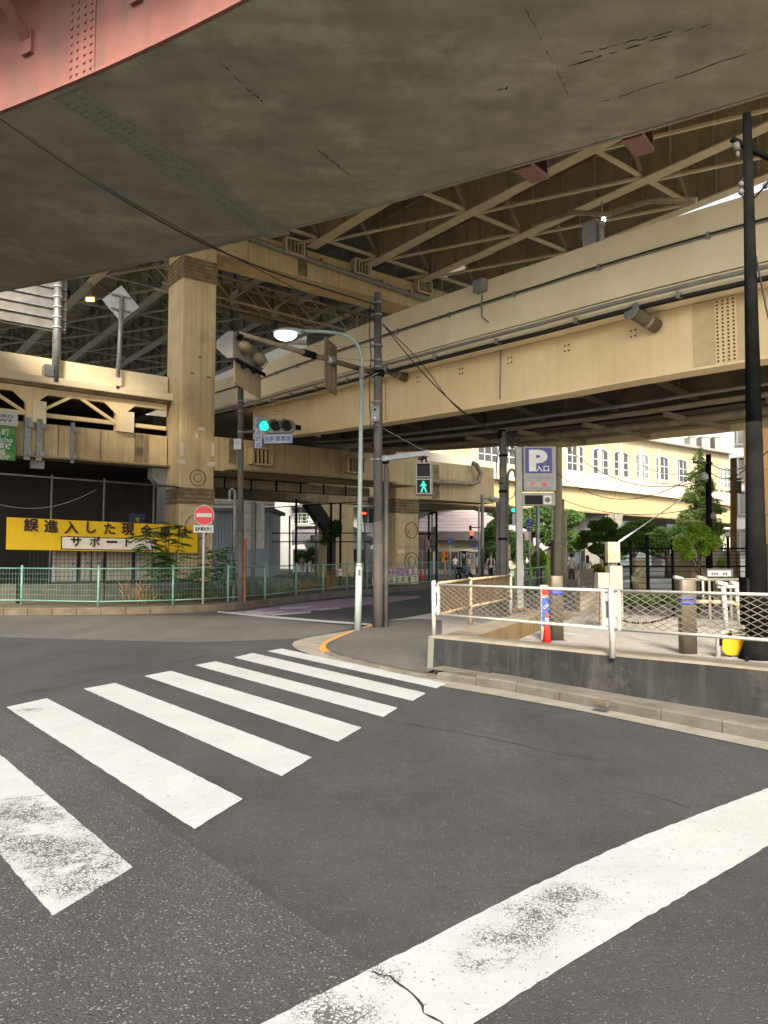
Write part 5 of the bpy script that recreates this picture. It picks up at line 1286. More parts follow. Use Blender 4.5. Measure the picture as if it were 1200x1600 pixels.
# short arm with pedestrian signal
ps = thing('pedestrian_signal', 'pedestrian signal with a lit green walking figure hung beside the utility pole', 'traffic light', at(662, 775, UD - .25))
b = MB(); b.beam(q(598, 718) + Vector((0, -.1, 0)), at(668, 708, UD - .55), .09, .10); b.build('arm', M['steelgrey'], ps)
b = MB(); b.box(at(667, 708.5, UD - .55), .1, .12, .13); b.build('arm_cap', M['cabinet'], ps)
o = cable('stay', [q(596, 668), at(664, 705, UD - .5)], .006, .0, ps, M['pipegrey'])
PD = UD - .5; kk = PD / FPX
c = at(662.5, 748, PD); fn2 = Vector((-.10, -1, 0)).normalized(); fx2 = Vector((1, -.10, 0)).normalized()
b = MB(); b.box(c - fn2 * .1, 27 * kk, .2, 53 * kk, fx2); hs = b.build('housing', M['signalbody'], ps, bevel=.04)
for (yy, lit) in ((735, 0), (760.5, 1)):
    cc = at(662, yy, PD) + fn2 * .012; b = MB(); b.box(cc, 20.5 * kk, .02, 20.5 * kk, fx2); lz = b.build('lens', M['lens'], ps)
    b = MB()
    for (ux, uz, w2, h2) in ((0, 1, 21.5, 1.2), (0, -1, 21.5, 1.2), (-1, 0, 1.2, 21.5), (1, 0, 1.2, 21.5)):
        b.box(cc + fx2 * (ux * 10.8 * kk) + Z * (uz * 10.8 * kk) + fn2 * .03, w2 * kk, .10, h2 * kk, fx2)
    stuff(b.build('lens_hood', M['signalbody'], ps))
    if lit:
        f = cc + fn2 * .014; u_ = kk; P_ = lambda x, z: f + fx2 * (x * u_) + Z * (z * u_)
        fig = MB(); fig.disc(P_(-.3, 7.2), fn2, 1.7 * u_, .006, 14)
        for poly in ([(-2.2, 5.2), (2.0, 5.2), (2.2, -.6), (-1.8, -.6)], [(-2.2, 5.0), (-5.6, .9), (-4.6, .2), (-1.6, 3.2)], [(2.0, 5.2), (5.0, 1.6), (4.0, .6), (1.6, 3.2)], [(-1.8, -.4), (.4, -.4), (-2.6, -8.6), (-4.8, -8.6)], [(.2, -.4), (2.2, -.6), (5.2, -8.2), (3.1, -8.8)]):
            fig.prism([P_(*p_) for p_ in poly], fn2 * .005)
        go = fig.build('walking_figure', M['glow_green'], lz); go['label'] = 'lit green walking figure'
for dx in (-.06, .06):
    b = MB(); b.beam(c + Z * 26 * kk + fx2 * dx - fn2 * .1, c + Z * 26 * kk + fx2 * dx * .3 + Z * .14 - fn2 * .1, .03, .03); b.build('hanger', M['black'], ps)
# cables from the poles
c0 = q(590, 477)
o = cable('overhead_cable', [at(-330, -60, 8.0), at(0, 184, 9.3), c0], .017, .0); bpy.data.objects.remove(o)
P_ = [at(-200, 40, 8.4), at(0, 185, 9.4), at(150, 288, 10.6), at(300, 374, 11.8), at(430, 428, 13.0), at(520, 455, 13.8), c0]
b = MB(); b.path(smooth(P_, 2), .018, 6); tag(b.build('overhead_cable', M['cable'], None, P_[0]), 'thick black cable running under the grey soffit down to the utility pole', 'cable')
P_ = [at(-200, 36, 8.6), at(0, 181, 9.6), at(160, 292, 10.8), at(320, 378, 12.1), at(440, 440, 13.2), at(520, 482, 14.0), q(588, 500)]
b = MB(); b.path(smooth(P_, 2), .009, 5); tag(b.build('overhead_wire', M['cable'], None, P_[0]), 'thin black wire beside the thick cable, ending lower on the pole', 'wire')
for k_, (x0, y0, mid, r_) in enumerate(((598, 506, (650, 572), .013), (600, 508, (660, 566), .010))):
    P_ = [q(x0, y0), at(mid[0], mid[1], 14.6), at(705, 628 + k_ * 4, 15.2), at(745, 660, 16), at(781, 674 + 4 * k_, 17)]
    b = MB(); b.path(smooth(P_, 2), r_, 5); tag(b.build('service_drop', M['cable'], None, P_[0]), ('thicker' if k_ == 0 else 'thinner') + ' black service wire sagging right from the utility pole past the ramp', 'wire')
b = MB(); b.tube(q(597, 508) , q(600, 507), .03, 8); tag(b.build('wire_insulator', M['steelgrey'], None, q(597, 508)), 'small wire insulator on the utility pole', 'insulator')

# ================================================================== RIGHT: rails, parking entrance, posts
def diamonds(mb, a, b_, z0, z1, pw, wd):
    """expanded-metal diamonds between two verticals, z0/z1 are (at a, at b)"""
    t = b_ - a; L = t.length; t = t / L; n = int(L / pw); H = z1[0] - z0[0]; ph = pw * .5; 
    k = H * pw / ph
    def pt(u, v): 
        lo = z0[0] + (z0[1] - z0[0]) * u / L; hi = z1[0] + (z1[1] - z1[0]) * u / L
        return a + t * u + Z * (lo + (hi - lo) * v)
    i = -int(k / pw) - 1
    while i * pw < L + k:
        for sg in (0, 1):
            u0, v0, u1, v1 = i * pw, (0 if sg == 0 else 1), i * pw + k, (1 if sg == 0 else 0)
            if u1 <= 0 or u0 >= L: continue
            if u0 < 0: f = -u0 / (u1 - u0); v0 = v0 + (v1 - v0) * f; u0 = 0
            if u1 > L: f = (L - u0) / (u1 - u0); v1 = v0 + (v1 - v0) * f; u1 = L
            mb.beam(pt(u0, v0), pt(u1, v1), wd, wd, t.cross(Z))
        i += 1
PB1 = on(678, 992, ztop(.1)); PB2 = on(957, 1025, ztop(1.9)); PB3 = PB2 + (PB2 - PB1) * 1.0 + Vector((.1, 0, .02))
rl = thing('white_guard_rail', 'white pipe guard rail with diamond mesh standing on the dark wall', 'guard rail', PB2)
for p in (PB1, PB2, PB3):
    b = MB(); b.tube(p - Z * .02, p + Z * .745, .031, 14); b.tube(p + Z * .745, p + Z * .757, .031, 14, .022); b.build('post', M['white'], rl)
for (p, q) in ((PB1, PB2), (PB2, PB3)):
    t = (q - p).normalized(); a, c = p + t * .10, q - t * .10; hz = t.cross(Z)
    for z_ in (.70, .29):
        b = MB(); b.tube(a - t * .06 + Z * z_, c + t * .06 + Z * z_, .017, 10); b.build('rail', M['white'], rl)
    for e in (a, c):
        b = MB(); b.beam(e + Z * .28, e + Z * .71, .035, .03, t); b.build('frame_bar', M['white'], rl)
        s_ = -1 if e is a else 1
        for z_ in (.63, .36):
            b = MB(); b.beam(e + Z * z_, e + t * s_ * .1 + Z * z_, .012, .09); b.build('hinge_plate', M['white'], rl)
    mb = MB(); diamonds(mb, a, c, (.31, .31), (.68, .68), .125, .0065)
    stuff(mb.build('diamond_mesh', M['wire'], rl))
# rusty rail running back along the pit
RB = [on(686, 990, .48), on(735, 974, .48), on(798, 957, .48)]
rr = thing('rusty_guard_rail', 'rusty mesh guard rail running back beside the sunken entrance', 'guard rail', RB[1])
for i, p in enumerate(RB[1:]):
    b = MB(); b.tube(p - Z * .02, p + Z * .74, .036, 12); b.build('post', M['rustwhite'] if i == 0 else M['white'], rr)
for (p, q) in zip(RB, RB[1:]):
    for z_ in (.71, .27):
        b = MB(); b.tube(p + Z * z_, q + Z * z_, .022, 8); b.build('rail', M['rustwhite'], rr)
    mb = MB(); diamonds(mb, p, q, (.28, .28), (.70, .70), .085, .009); stuff(mb.build('diamond_mesh', mat('rust_wire', (.15, .10, .055), (.09, .06, .035), 9, .85), rr))
b = MB(); b.beam(RB[0] + Z * .27, RB[0] + Z * .71, .04, .04, (1, 0, 0)); b.build('frame_bar', M['rustwhite'], rr)
b = MB(); b.beam(RB[2] + Z * .05, RB[2] + Vector((.0, .06, .72)), .035, .035); b.build('frame_bar', M['white'], rr)

# P sign
pd = on(812, 953, .46); D = pd.y; k = D / FPX; q = lambda x, y, o=0: at(x, y, D + o)
t = thing('parking_sign', 'blue and white P parking entrance sign on a grey square post', 'sign', pd)
b = MB(); b.box(Vector((q(812, 900).x, D, (.44 + q(812, 699).z) / 2)), 10 * k, 10 * k, q(812, 699).z - .44); b.build('post', M['signalbody'], t, bevel=.006)
b = MB(); b.box(pd + Z * .02, .32, .3, .03); b.build('base_plate', M['bolt'], t)
for dx in (-.11, .11): 
    b = MB(); b.prism([pd + Vector((dx * 1.2, -.02, .03)), pd + Vector((dx * .4, -.02, .03)), pd + Vector((dx * .4, -.02, .16))], Vector((0, .02, 0))); b.build('base_rib', M['bolt'], t)
cx = 842; b = MB(); b.box(q(cx, 733, .02), 51 * k, .2, 70 * k); bx_ = b.build('cabinet', M['signalbody'], t, bevel=.012)
f0 = D + .02 - .1
b = MB(); b.box(at(841.5, 719.5, f0 - .006), 41.5 * k, .02, 39.5 * k); b.build('navy_face', M['navy'], bx_)
lettering('letter_p', 'P', M['signwhite'], bx_, at(841, 719.5, f0 - .018), RT, Z, 34 * k, .055, width=29 * k)
lettering('lettering', '入口', M['signwhite'], bx_, at(847.5, 732, f0 - .022), RT, Z, 10 * k, .02, width=21 * k)
b = MB(); b.box(at(841.5, 753.5, f0 - .005), 41 * k, .016, 20 * k); b.build('status_recess', M['panelgrey'], bx_)
b = MB(); b.box(at(841.5, 757, f0 - .012), 38 * k, .02, 9 * k); b.build('status_plate', M['cabinet'], bx_)
lettering('lettering', '満　車', M['redtext'], bx_, at(841, 757, f0 - .024), RT, Z, 6.6 * k, .02, width=27 * k)
b = MB(); b.box(q(841, 780.5, .02), 51 * k, .18, 20 * k); lo = b.build('display_box', M['signalbody'], t, bevel=.01)
b = MB(); b.box(at(834, 781, f0 + .005), 28 * k, .02, 14 * k); b.build('screen', M['lens'], lo)
b = MB(); b.box(at(855.5, 781, f0 + .005), 12 * k, .02, 13 * k); b.build('lamp_panel', M['signwhite'], lo)
b = MB(); b.disc(at(855.5, 781, f0 - .01), (0, 1, 0), 4.2 * k, .02, 14); b.build('indicator', M['brownboard'], lo)
for y in (709, 745, 780):
    b = MB(); b.box(q(817.5, y, 0), 4 * k, .08, .05); b.build('bracket', M['panelgrey'], t)
# bronze ticket columns
def column(name, x, ytop, ybase, wpx, label, tapes, z=.485):
    p = on(x, ybase, z); D = p.y; k = D / FPX; h = (ybase - ytop) * k; r = wpx * k / 2
    t = thing(name, label, 'bollard', p, 'bronze gate columns by the low wall')
    def oval(zz, e=1.0): return [p + Vector((math.cos(a) * r * e, .55 * r * e * math.sin(a) + .02, zz)) for a in [2 * math.pi * j / 24 for j in range(24)]]
    def squ(zz, e=1.0):
        out = []
        for j in range(24):
            a = 2 * math.pi * j / 24; c_, s_ = math.cos(a), math.sin(a); out.append(p + Vector((math.copysign(abs(c_) ** .5, c_) * r * e, math.copysign(abs(s_) ** .5, s_) * r * .8 * e + .03, zz)))
        return out
    b = MB(); b.sweep([squ(0), squ(h - .01), squ(h, .94)], smooth=True); b.build('shell', M['bronze'], t)
    for (y0, y1) in tapes:
        b = MB(); b.sweep([squ((ybase - y1) * k, 1.012), squ((ybase - y0) * k, 1.012)], smooth=True); b.build('tape_band', M['bluetape'], t)
    b = MB(); b.box(p + Vector((.01, .03, -.01)), r * 3.0, r * 2.4, .06); b.build('plinth', M['rustbase'], t, bevel=.015)
    b = MB(); b.tube(p + Vector((r * 1.02, 0, h * .35)), p + Vector((r * 1.1, 0, h * .35)), .012, 8); b.build('lock', M['black'], t)
column('ticket_column', 871, 901, 1003, 20, 'bronze column with blue tape beside the red cone', [(924, 931), (1000, 1003)])
column('ticket_column', 1077, 907, 1028, 25, 'bronze column with three blue tape bands in front of the rack', [(934.5, 939), (941, 946), (1024, 1028)])
# poster stand with bicycle picture
p = on(853, 1001, .485); D = p.y; k = D / FPX; q = lambda x, y, o=0: at(x, y, D + o)
t = thing('poster_stand', 'narrow blue, red and yellow bicycle poster board behind the traffic cone', 'sign', p)
b = MB(); b.box((q(853, 915) + q(853, 1000)) / 2, 17 * k, .05, 86 * k); pb = b.build('board', M['cabinet'], t)
for (y0, y1, m, nm) in ((919, 929, M['signred'], 'red_band'), (934, 958, M['signblue'], 'blue_panel'), (958, 978, M['signblue'], 'lower_panel')):
    b = MB(); b.box((q(853.5, y0) + q(853.5, y1)) / 2 + Vector((0, -.029, 0)), 15 * k, .008, (y1 - y0) * k); b.build(nm, m, pb)
bk = MB()
for x in (849.8, 856.2): bk.annulus(q(x, 948) + Vector((0, -.036, 0)), (0, 1, 0), 2.2 * k, 2.9 * k, .004, 16)
for (a, c) in (((849.8, 948), (852, 943)), ((852, 943), (855, 943.5)), ((855, 943.5), (856.2, 948)), ((852, 943), (853.2, 948)), ((849.8, 948), (853.2, 948)), ((853.2, 948), (855, 943.5)), ((854.6, 941.5), (855.2, 944))):
    bk.beam(q(*a) + Vector((0, -.036, 0)), q(*c) + Vector((0, -.036, 0)), .004, .6 * k, (0, 1, 0))
bk.build('bicycle_mark', M['signwhite'], pb)
for chx, x, y in (('イ', 857, 962), ('ク', 857, 970)): lettering('character', chx, M['yellowplate'], pb, q(x, y) + Vector((0, -.035, 0)), RT, Z, 6.5 * k, .04)
# traffic cone
p = on(849, 1004, .485) + Vector((.02, -.12, 0)); k = p.y / FPX
t = thing('traffic_cone', 'bright red traffic cone standing by the sunken entrance', 'cone', p)
b = MB(); h = 50 * k; b.tube(p, p + Z * h, 7.2 * k, 20, 1.4 * k); b.build('cone_body', M['cone'], t)
b = MB(); b.box(p + Z * .008, 15.5 * k, 15.5 * k, .016); b.build('base', M['cone'], t)
b = MB(); b.tube(p + Z * h * .66, p + Z * h * .80, 3.45 * k, 20, 2.65 * k); b.build('band', M['signwhite'], t)
# control cabinets behind the middle rail post
t = thing('control_cabinet', 'grey-beige gate control cabinet with a box on top behind the rail post', 'cabinet', on(959, 985, .47))
D = on(959, 985, .47).y; k = D / FPX; q = lambda x, y, o=0: at(x, y, D + o)
for (x0, x1, y0, y1, nm, m, dp) in ((950, 970, 884.5, 985, 'lower_box', M['cabinet'], .22), (947.5, 966.5, 847, 879, 'upper_box', M['rustwhite'], .16), (932, 950, 895, 919, 'side_box', M['cabinet'], .18)):
    b = MB(); b.box((q(x0, y0) + q(x1, y1)) / 2, (x1 - x0) * k, dp, (y1 - y0) * k); b.build(nm, m, t, bevel=.008)
b = MB(); b.tube(q(957, 886), q(957, 877), .05, 10); b.build('neck', M['rustbase'], t)
for x in (953, 961):
    b = MB(); b.tube(q(x, 848), q(x, 843), .008, 5); b.build('antenna', M['black'], t)
b = MB(); b.beam(q(940, 919), q(940, 985), .06, .06); b.build('side_post', M['rustbase'], t)
# rough stone block
p = on(925, 958, .42); k = p.y / FPX; b = MB(); b.box(p + Z * 17 * k, 48 * k, 26 * k, 34 * k, (1, .12, 0)); o = b.build('stone_block', M['rock'], None, p, bevel=.03)
tag(o, 'rough brown stone block on the plaza behind the mesh', 'stone')
# chain slung between cabinet and column
ch = thing('slung_chain', 'dark chain slung low between the cabinet and the bronze column', 'chain', on(1000, 975, .5))
c0, c1 = at(962, 966, 9.6), at(1066, 954, 8.4); mb = MB(); N_ = 46
pts_ = [c0.lerp(c1, i / N_) - Z * (.10 * 4 * (i / N_) * (1 - i / N_)) for i in range(N_ + 1)]
for i, (a, c) in enumerate(zip(pts_, pts_[1:])): mb.beam(a, c, .022 if i % 2 else .010, .010 if i % 2 else .022)
stuff(mb.build('links', M['black'], ch))
# yellow plate on a bent pipe
p = on(1122, 1033, .49); D = p.y; k = D / FPX; q = lambda x, y, o=0: at(x, y, D + o)
t = thing('pipe_barrier', 'bent grey pipe barrier carrying a rounded yellow plate beside the black pole', 'barrier', p)
b = MB(); b.path(smooth([p - Z * .02, q(1122, 1005), q(1123, 995), q(1129, 988.5), q(1138, 986.5), q(1170, 986.5), q(1215, 987)], 1), .027, 10); b.build('pipe', M['pipegrey'], t)
b = MB(); out = []
for (cx_, cy_, a0_) in ((1139, 1005, 180), (1139, 1012, 90), (1205, 1012, 0), (1205, 1005, -90)):
    for j in range(7):
        a = R(a0_ - 15 * j) if False else R(a0_ - 90 * j / 6)
        rr_ = 11.5; out.append(q(cx_ + rr_ * math.cos(a), cy_ - rr_ * math.sin(a), -.03))
pts_ = []
import itertools
xs0, xs1, ys0, ys1, rd = 1128.5, 1212, 992.5, 1024, 12
for (cx_, cy_, a0_) in ((xs0 + rd, ys0 + rd, 180), (xs1 - rd, ys0 + rd, 90), (xs1 - rd, ys1 - rd, 0), (xs0 + rd, ys1 - rd, -90)):
    for j in range(7):
        a = R(a0_ - 15 * j); pts_.append(q(cx_ + rd * math.cos(a), cy_ - rd * math.sin(a), -.02))
b.prism(pts_, Vector((0, .02, 0))); b.build('yellow_plate', M['yellowplate'], t)
for x in (1140, 1125):
    b = MB(); b.box(q(x, 990 if x == 1140 else 1003, -.01), .03, .05, .07); b.build('clamp', M['black'], t)
# black pole at the right edge
p = on(1184, 1037, .49); D = p.y; k = D / FPX; q = lambda x, y, o=0: at(x, y, D + o)
t = thing('black_pole', 'tall tapering black utility pole at the right edge on the low wall', 'pole', p)
b = MB(); b.tube(q(1184, 1037), q(1183, 1000), .20, 20, .115); b.tube(q(1183, 1000), q(1178, 660), .112, 20, .078); b.tube(q(1178, 660), q(1167, 178), .078, 20, .042); b.build('shaft', M['black'], t)
b = MB(); b.box(p + Z * .01, .52, .5, .03); b.build('base_plate', M['black'], t)
for (dx, dy) in ((-.2, -.18), (.2, -.18), (-.2, .18)):
    b = MB(); b.tube(p + Vector((dx, dy, 0)), p + Vector((dx, dy, .10)), .02, 8); b.build('anchor_bolt', M['black'], t)
b = MB(); b.box((q(1172, 903) + q(1172, 977)) / 2 + Vector((.0, .03, 0)), 17 * k, .16, 74 * k); b.build('side_box', M['black'], t)
b = MB(); b.tube(q(1143, 217), q(1230, 262), .032, 10); b.build('cross_arm', M['black'], t)
for (x, y) in ((1158, 288), (1158, 300), (1196, 290)):
    b = MB(); b.ell(q(x, y), .03, .03, .035, 8, 6); b.build('insulator', M['polegrey'], t)
b = MB(); b.tube(q(1150, 224), q(1152, 236), .035, 10); b.tube(q(1152, 236), q(1153, 246), .02, 8); b.build('arm_insulator', M['polegrey'], t)
b = MB(); b.path([q(1163, 278), q(1157, 285), q(1158, 302), q(1163, 312)], .008, 5); b.build('jumper', M['cable'], t)
for (a, c, nm) in (((1176, 312), (1215, 262), 'upper'), ((1180, 395), (1215, 560), 'lower')):
    b = MB(); b.path([q(*a), q((a[0] + c[0]) / 2, (a[1] + c[1]) / 2 + 4, -.2), q(*c, -.5)], .010, 5); tag(b.build('pole_wire', M['cable'], None, q(*a)), nm + ' black wire leaving the black pole to the right', 'wire')

# dark pole group under the ramp
def simple_pole(name, label, x, ybase, ytop, D, r, m, z=.15, r2=None, xt=None):
    p = at(x, ybase, D); p.z = z; b = MB(); b.tube(p - Z * .05, at(xt or x, ytop, D), r, 12, r2 or r); 
    t = thing(name, label, 'pole', p); b.build('shaft', m, t); return t
t = simple_pole('cable_pole', 'thick dark cable pole rising to the underside of the ramp', 786, 940, 675, 17.0, .09, M['polegrey'], .3)
q = lambda x, y, o=0: at(x, y, 17.0 + o)
for y in (712, 768, 842):
    b = MB(); b.tube(q(786, y) - Z * .03, q(786, y) + Z * .03, .105, 10); b.build('band', M['black'], t)
c = q(786, 740, -.1); b = MB(); b.box(c, .11, .05, .2); pl = b.build('number_plate', M['brownboard'], t)
b = MB(); b.path([q(782, 690, -.1), q(776, 720, -.1), q(775, 745, -.1), q(780, 755, -.1), q(787, 755, -.1)], .012, 5); b.build('loop_cable', M['cable'], t)
b = MB(); b.path(smooth([q(793, 930), q(793.5, 760), q(793.5, 742), q(796, 735), q(801, 733), q(805, 738), q(805, 745)], 1), .028, 8); b.build('hook_pipe', M['polegrey'], t)
b = MB(); b.path([q(805, 745), q(806, 762), q(803, 775), q(797, 780), q(790, 778)], .010, 5); b.build('tail_cable', M['cable'], t)
b = MB(); b.box(q(783.5, 678), .16, .16, .2); b.build('cap_box', M['black'], t)
mb = MB(); rnd = random.Random(5)
for i in range(16):
    a = q(790 + rnd.uniform(0, 14), 680 + rnd.uniform(0, 22)); c = q(790 + rnd.uniform(0, 22), 684 + rnd.uniform(0, 22)); mb.path([a, a.lerp(c, .5) - Z * .1, c], .010, 4)
stuff(mb.build('cable_tangle', M['cable'], t))
b = MB(); b.tube(q(777.5, 945, .6), q(777.5, 785, .6), .045, 10); b.build('companion_pipe', M['polegrey'], t)
b = MB(); b.box(q(778, 782, .6), .16, .12, .1); b.build('pipe_head', M['cabinet'], t)
b = MB(); b.box(q(795, 862, -.02), .07, .08, .35); b.build('switch_box', M['rustbase'], t)
t = simple_pole('concrete_pole', 'pale cream concrete utility pole behind the P sign', 872, 915, 690, 27.0, .17, M['concpole'], .1, .15)
b = MB(); b.tube(at(868, 930, 27.2) , at(868, 844, 27.2), .19, 12); b.build('sleeve', M['polelow'], t)
for x_, r_ in ((880.5, .045), (884, .05)):
    b = MB(); p = at(x_, 915, 27); p.z = .1; b.tube(p, at(x_ - .5, 780 if r_ < .05 else 800, 27), r_, 8); b.build('riser_pipe', M['concpole'], t)
b = MB(); b.box(at(881, 845, 26.9), .14, .1, .3); b.build('meter', M['panelgrey'], t)
t = simple_pole('far_grey_pole', 'grey lamp pole behind the bystanders near the purple roofed house', 753.5, 905, 773, 36, .085, M['steelgrey'], .1)
q = lambda x, y, o=0: at(x, y, 36 + o)
b = MB(); b.tube(q(753.5, 905), q(753.5, 858), .10, 10); b.build('sleeve', M['polelow'], t)
b = MB(); b.beam(q(754, 780), q(775, 778, -.3), .05, .05); b.build('arm', M['steelgrey'], t)
b = MB(); b.ell(q(771, 780, -.3), .28, .16, .13); b.build('lamp_head', M['signwhite'], t)
t = simple_pole('thin_sign_post', 'thin pale post carrying the round blue arrow sign', 827.5, 905, 793, 30, .035, M['signwhite'], .1)
t2 = thing('blue_arrow_sign', 'round blue sign with white arrows and a small white plate below', 'sign', at(827.5, 833, 29.9)); c = at(827.5, 816.5, 29.9); k = 29.9 / FPX
b = MB(); b.disc(c, (0, 1, 0), 5.9 * k, .02, 24); ds = b.build('disc', M['signblue'], t2)
b = MB(); b.beam(c + Vector((1.5 * k, -.015, -3.4 * k)), c + Vector((1.5 * k, -.015, 2.4 * k)), .01, 1.1 * k, (0, 1, 0)); b.prism([c + Vector((-.2 * k, -.02, 1.6 * k)), c + Vector((3.2 * k, -.02, 1.6 * k)), c + Vector((1.5 * k, -.02, 4 * k))], Vector((0, .01, 0)))
b.beam(c + Vector((1.5 * k, -.015, -2.4 * k)), c + Vector((-2 * k, -.015, -2.0 * k)), .01, 1.1 * k, (0, 1, 0)); b.prism([c + Vector((-1.6 * k, -.02, -.4 * k)), c + Vector((-1.6 * k, -.02, -3.6 * k)), c + Vector((-4 * k, -.02, -2 * k))], Vector((0, .01, 0))); stuff(b.build('arrow', M['signwhite'], ds))
b = MB(); b.box(at(828, 827, 29.9), 11 * k, .02, 8 * k); pl = b.build('plate', M['signwhite'], t2, bevel=.004)
for dz in (1.6, -1.6): 
    b = MB(); b.box(at(828, 827, 29.88) + Z * dz * k, 8 * k, .006, 1.6 * k); b.build('text_bar', M['blacktext'], pl)
simple_pole('grey_street_pole', 'plain grey street pole between the blue arrow sign and the concrete pole', 840, 902, 792, 34, .09, M['steelgrey'], .1)
simple_pole('white_post', 'slim white post just left of the concrete pole', 862.5, 905, 785, 28, .03, M['signwhite'], .1)
simple_pole('mint_pole', 'slim mint lamp pole in front of the dark trees', 748.3, 900, 792, 40, .05, M['polegreen'], .1)
# far pedestrian signal and signs on it
t = thing('far_red_signal', 'distant pedestrian signal showing red beside the dark tree', 'traffic light', at(737, 845, 38)); k = 38 / FPX
b = MB(); b.box(at(737, 836.5, 38), 7 * k, .2, 14.5 * k); b.build('housing', M['signwhite'], t, bevel=.03)
b = MB(); b.box(at(736.8, 833, 37.88), 5 * k, .02, 5.4 * k); b.build('red_lens', M['glow_red'], t)
b = MB(); b.box(at(736.8, 840, 37.88), 5 * k, .02, 5.4 * k); b.build('dark_lens', M['lens'], t)
b = MB(); b.beam(at(735, 824, 38), at(752, 824.5, 36.2), .05, .05); b.build('arm', M['steelgrey'], t); b = MB(); b.box(at(735, 825, 38), .12, .1, .25); b.build('bracket', M['black'], t)
for (y, m, nm, lab, sh) in ((842.5, M['pinkbanner'], 'round_sign', 'small round mauve sign beside the far signal', 'd'), (851.5, M['signblue'], 'square_sign', 'small square blue sign beside the far signal', 's'), (857.5, M['signwhite'], 'small_plate', 'small white plate below the far blue sign', 's')):
    t = thing(nm, lab, 'sign', at(741.5, y, 36.6)); b = MB(); k = 36.6 / FPX
    if sh == 'd': b.disc(at(741.5, y, 36.6), (0, 1, 0), 3.6 * k, .02, 16)
    else: b.box(at(741.5, y, 36.6), 6.4 * k, .02, (6.4 if m is M['signblue'] else 4.4) * k)
    b.build('face', m, t)
    b = MB(); b.beam(at(741.5, y, 36.63), at(753, y, 36.1), .03, .03); b.build('bracket', M['steelgrey'], t)
t = thing('green_far_signal', 'distant green traffic signal lamp above the trees', 'traffic light', at(802, 797, 42)); k = 42 / FPX
b = MB(); b.disc(at(802, 797, 41.9), (0, 1, 0), 3.1 * k, .03, 16); b.build('green_lens', M['glow_green'], t); b = MB(); b.box(at(806, 797, 42.05), 16 * k, .2, 8 * k); b.build('housing', M['signalbody'], t); b = MB(); b.box(at(804, 812, 42), 7 * k, .05, 19 * k); b.build('plate', M['signwhite'], t)
# blue one-way sign and orange call box at the far kerb
t = thing('blue_square_sign', 'blue square sign with white arrow on a slim white post', 'sign', on(703.5, 907, .1)); D = on(703.5, 907, .1).y; k = D / FPX; q = lambda x, y, o=0: at(x, y, D + o)
b = MB(); p = q(703.5, 907); b.tube(Vector((p.x, D, .05)), q(703.5, 842), .03, 8); b.build('post', M['signwhite'], t)
b = MB(); b.box(q(703, 845.5, -.04), 6.2 * k, .02, 10 * k); f = b.build('face', M['signblue'], t); b = MB(); b.box(q(703, 845.5, -.055), 4 * k, .01, 1.4 * k); b.prism([q(700.4, 845.5, -.06), q(702.6, 848, -.06), q(702.6, 843, -.06)], Vector((0, .01, 0))); stuff(b.build('arrow', M['signwhite'], f))
t = thing('orange_button_box', 'orange pedestrian button box on an orange post', 'box', on(696, 906, .1)); D = on(696, 906, .1).y; k = D / FPX; q = lambda x, y, o=0: at(x, y, D + o)
M['orangebox'] = mat('orange_box', (.70, .30, .02), (.62, .26, .02), 4, .5)
b = MB(); p = q(695.5, 906); b.tube(Vector((p.x, D, .05)), q(695.5, 878), .05, 10); b.build('post', M['orangebox'], t)
b = MB(); b.box((q(690.5, 859) + q(700, 879)) / 2, 9.5 * k, .3, 20 * k); bb = b.build('case', M['orangebox'], t)
for y in (864.5, 873): 
    b = MB(); b.box(q(697.5, y, -.16), 3.4 * k, .02, 5 * k); b.build('window', M['lens'] if y > 870 else M['signred'], bb)
# mauve banner tied on the fence
fa, fb_ = on(582, 918.6, .17), on(653, 914, .17); fa.z = fb_.z = 0
t = thing('mauve_banner', 'mauve and cream cloth banner with Japanese lettering tied to the far fence', 'banner', fa + Z * .17)
D0 = fa.y - .12; D1 = fb_.y - .12
def bp(u, v, off=0):
    a = at(582 + (653 - 582) * u, 0, D0 + (D1 - D0) * u); y0 = 888.5 + (886.5 - 888.5) * u; y1 = 914 + (908 - 914) * u
    d_ = D0 + (D1 - D0) * u - off + .03 * math.sin(u * 40 + v * 9 - 4 * u * v) * (.3 + u); return at(582 + (653 - 582) * u, y0 + (y1 - y0) * v, d_)
for (v0, v1, m, nm) in ((0, .55, M['pinkbanner'], 'upper_cloth'), (.55, 1, M['bannerwhite'], 'lower_cloth')):
    b = MB(); idx = {}
    for i in range(41):
        for j in range(5): idx[i, j] = len(b.v); b.v.append(bp(i / 40, v0 + (v1 - v0) * j / 4))
    b.idx([(idx[i, j], idx[i + 1, j], idx[i + 1, j + 1], idx[i, j + 1]) for i in range(40) for j in range(4)], 0, True); b.build(nm, m, t)
xd = (fb_ - fa).normalized()
for body, v_, h, m in (('のスロエンじ専用', .29, .30, M['bannerwhite']), ('企業は世の成で', .78, .24, M['blacktext'])):
    for i, chx in enumerate(body):
        u_ = .16 + .78 * i / (len(body) - 1); c = bp(u_, v_, .09); lettering('character', chx, m, t, c, xd, Z, h, .02)
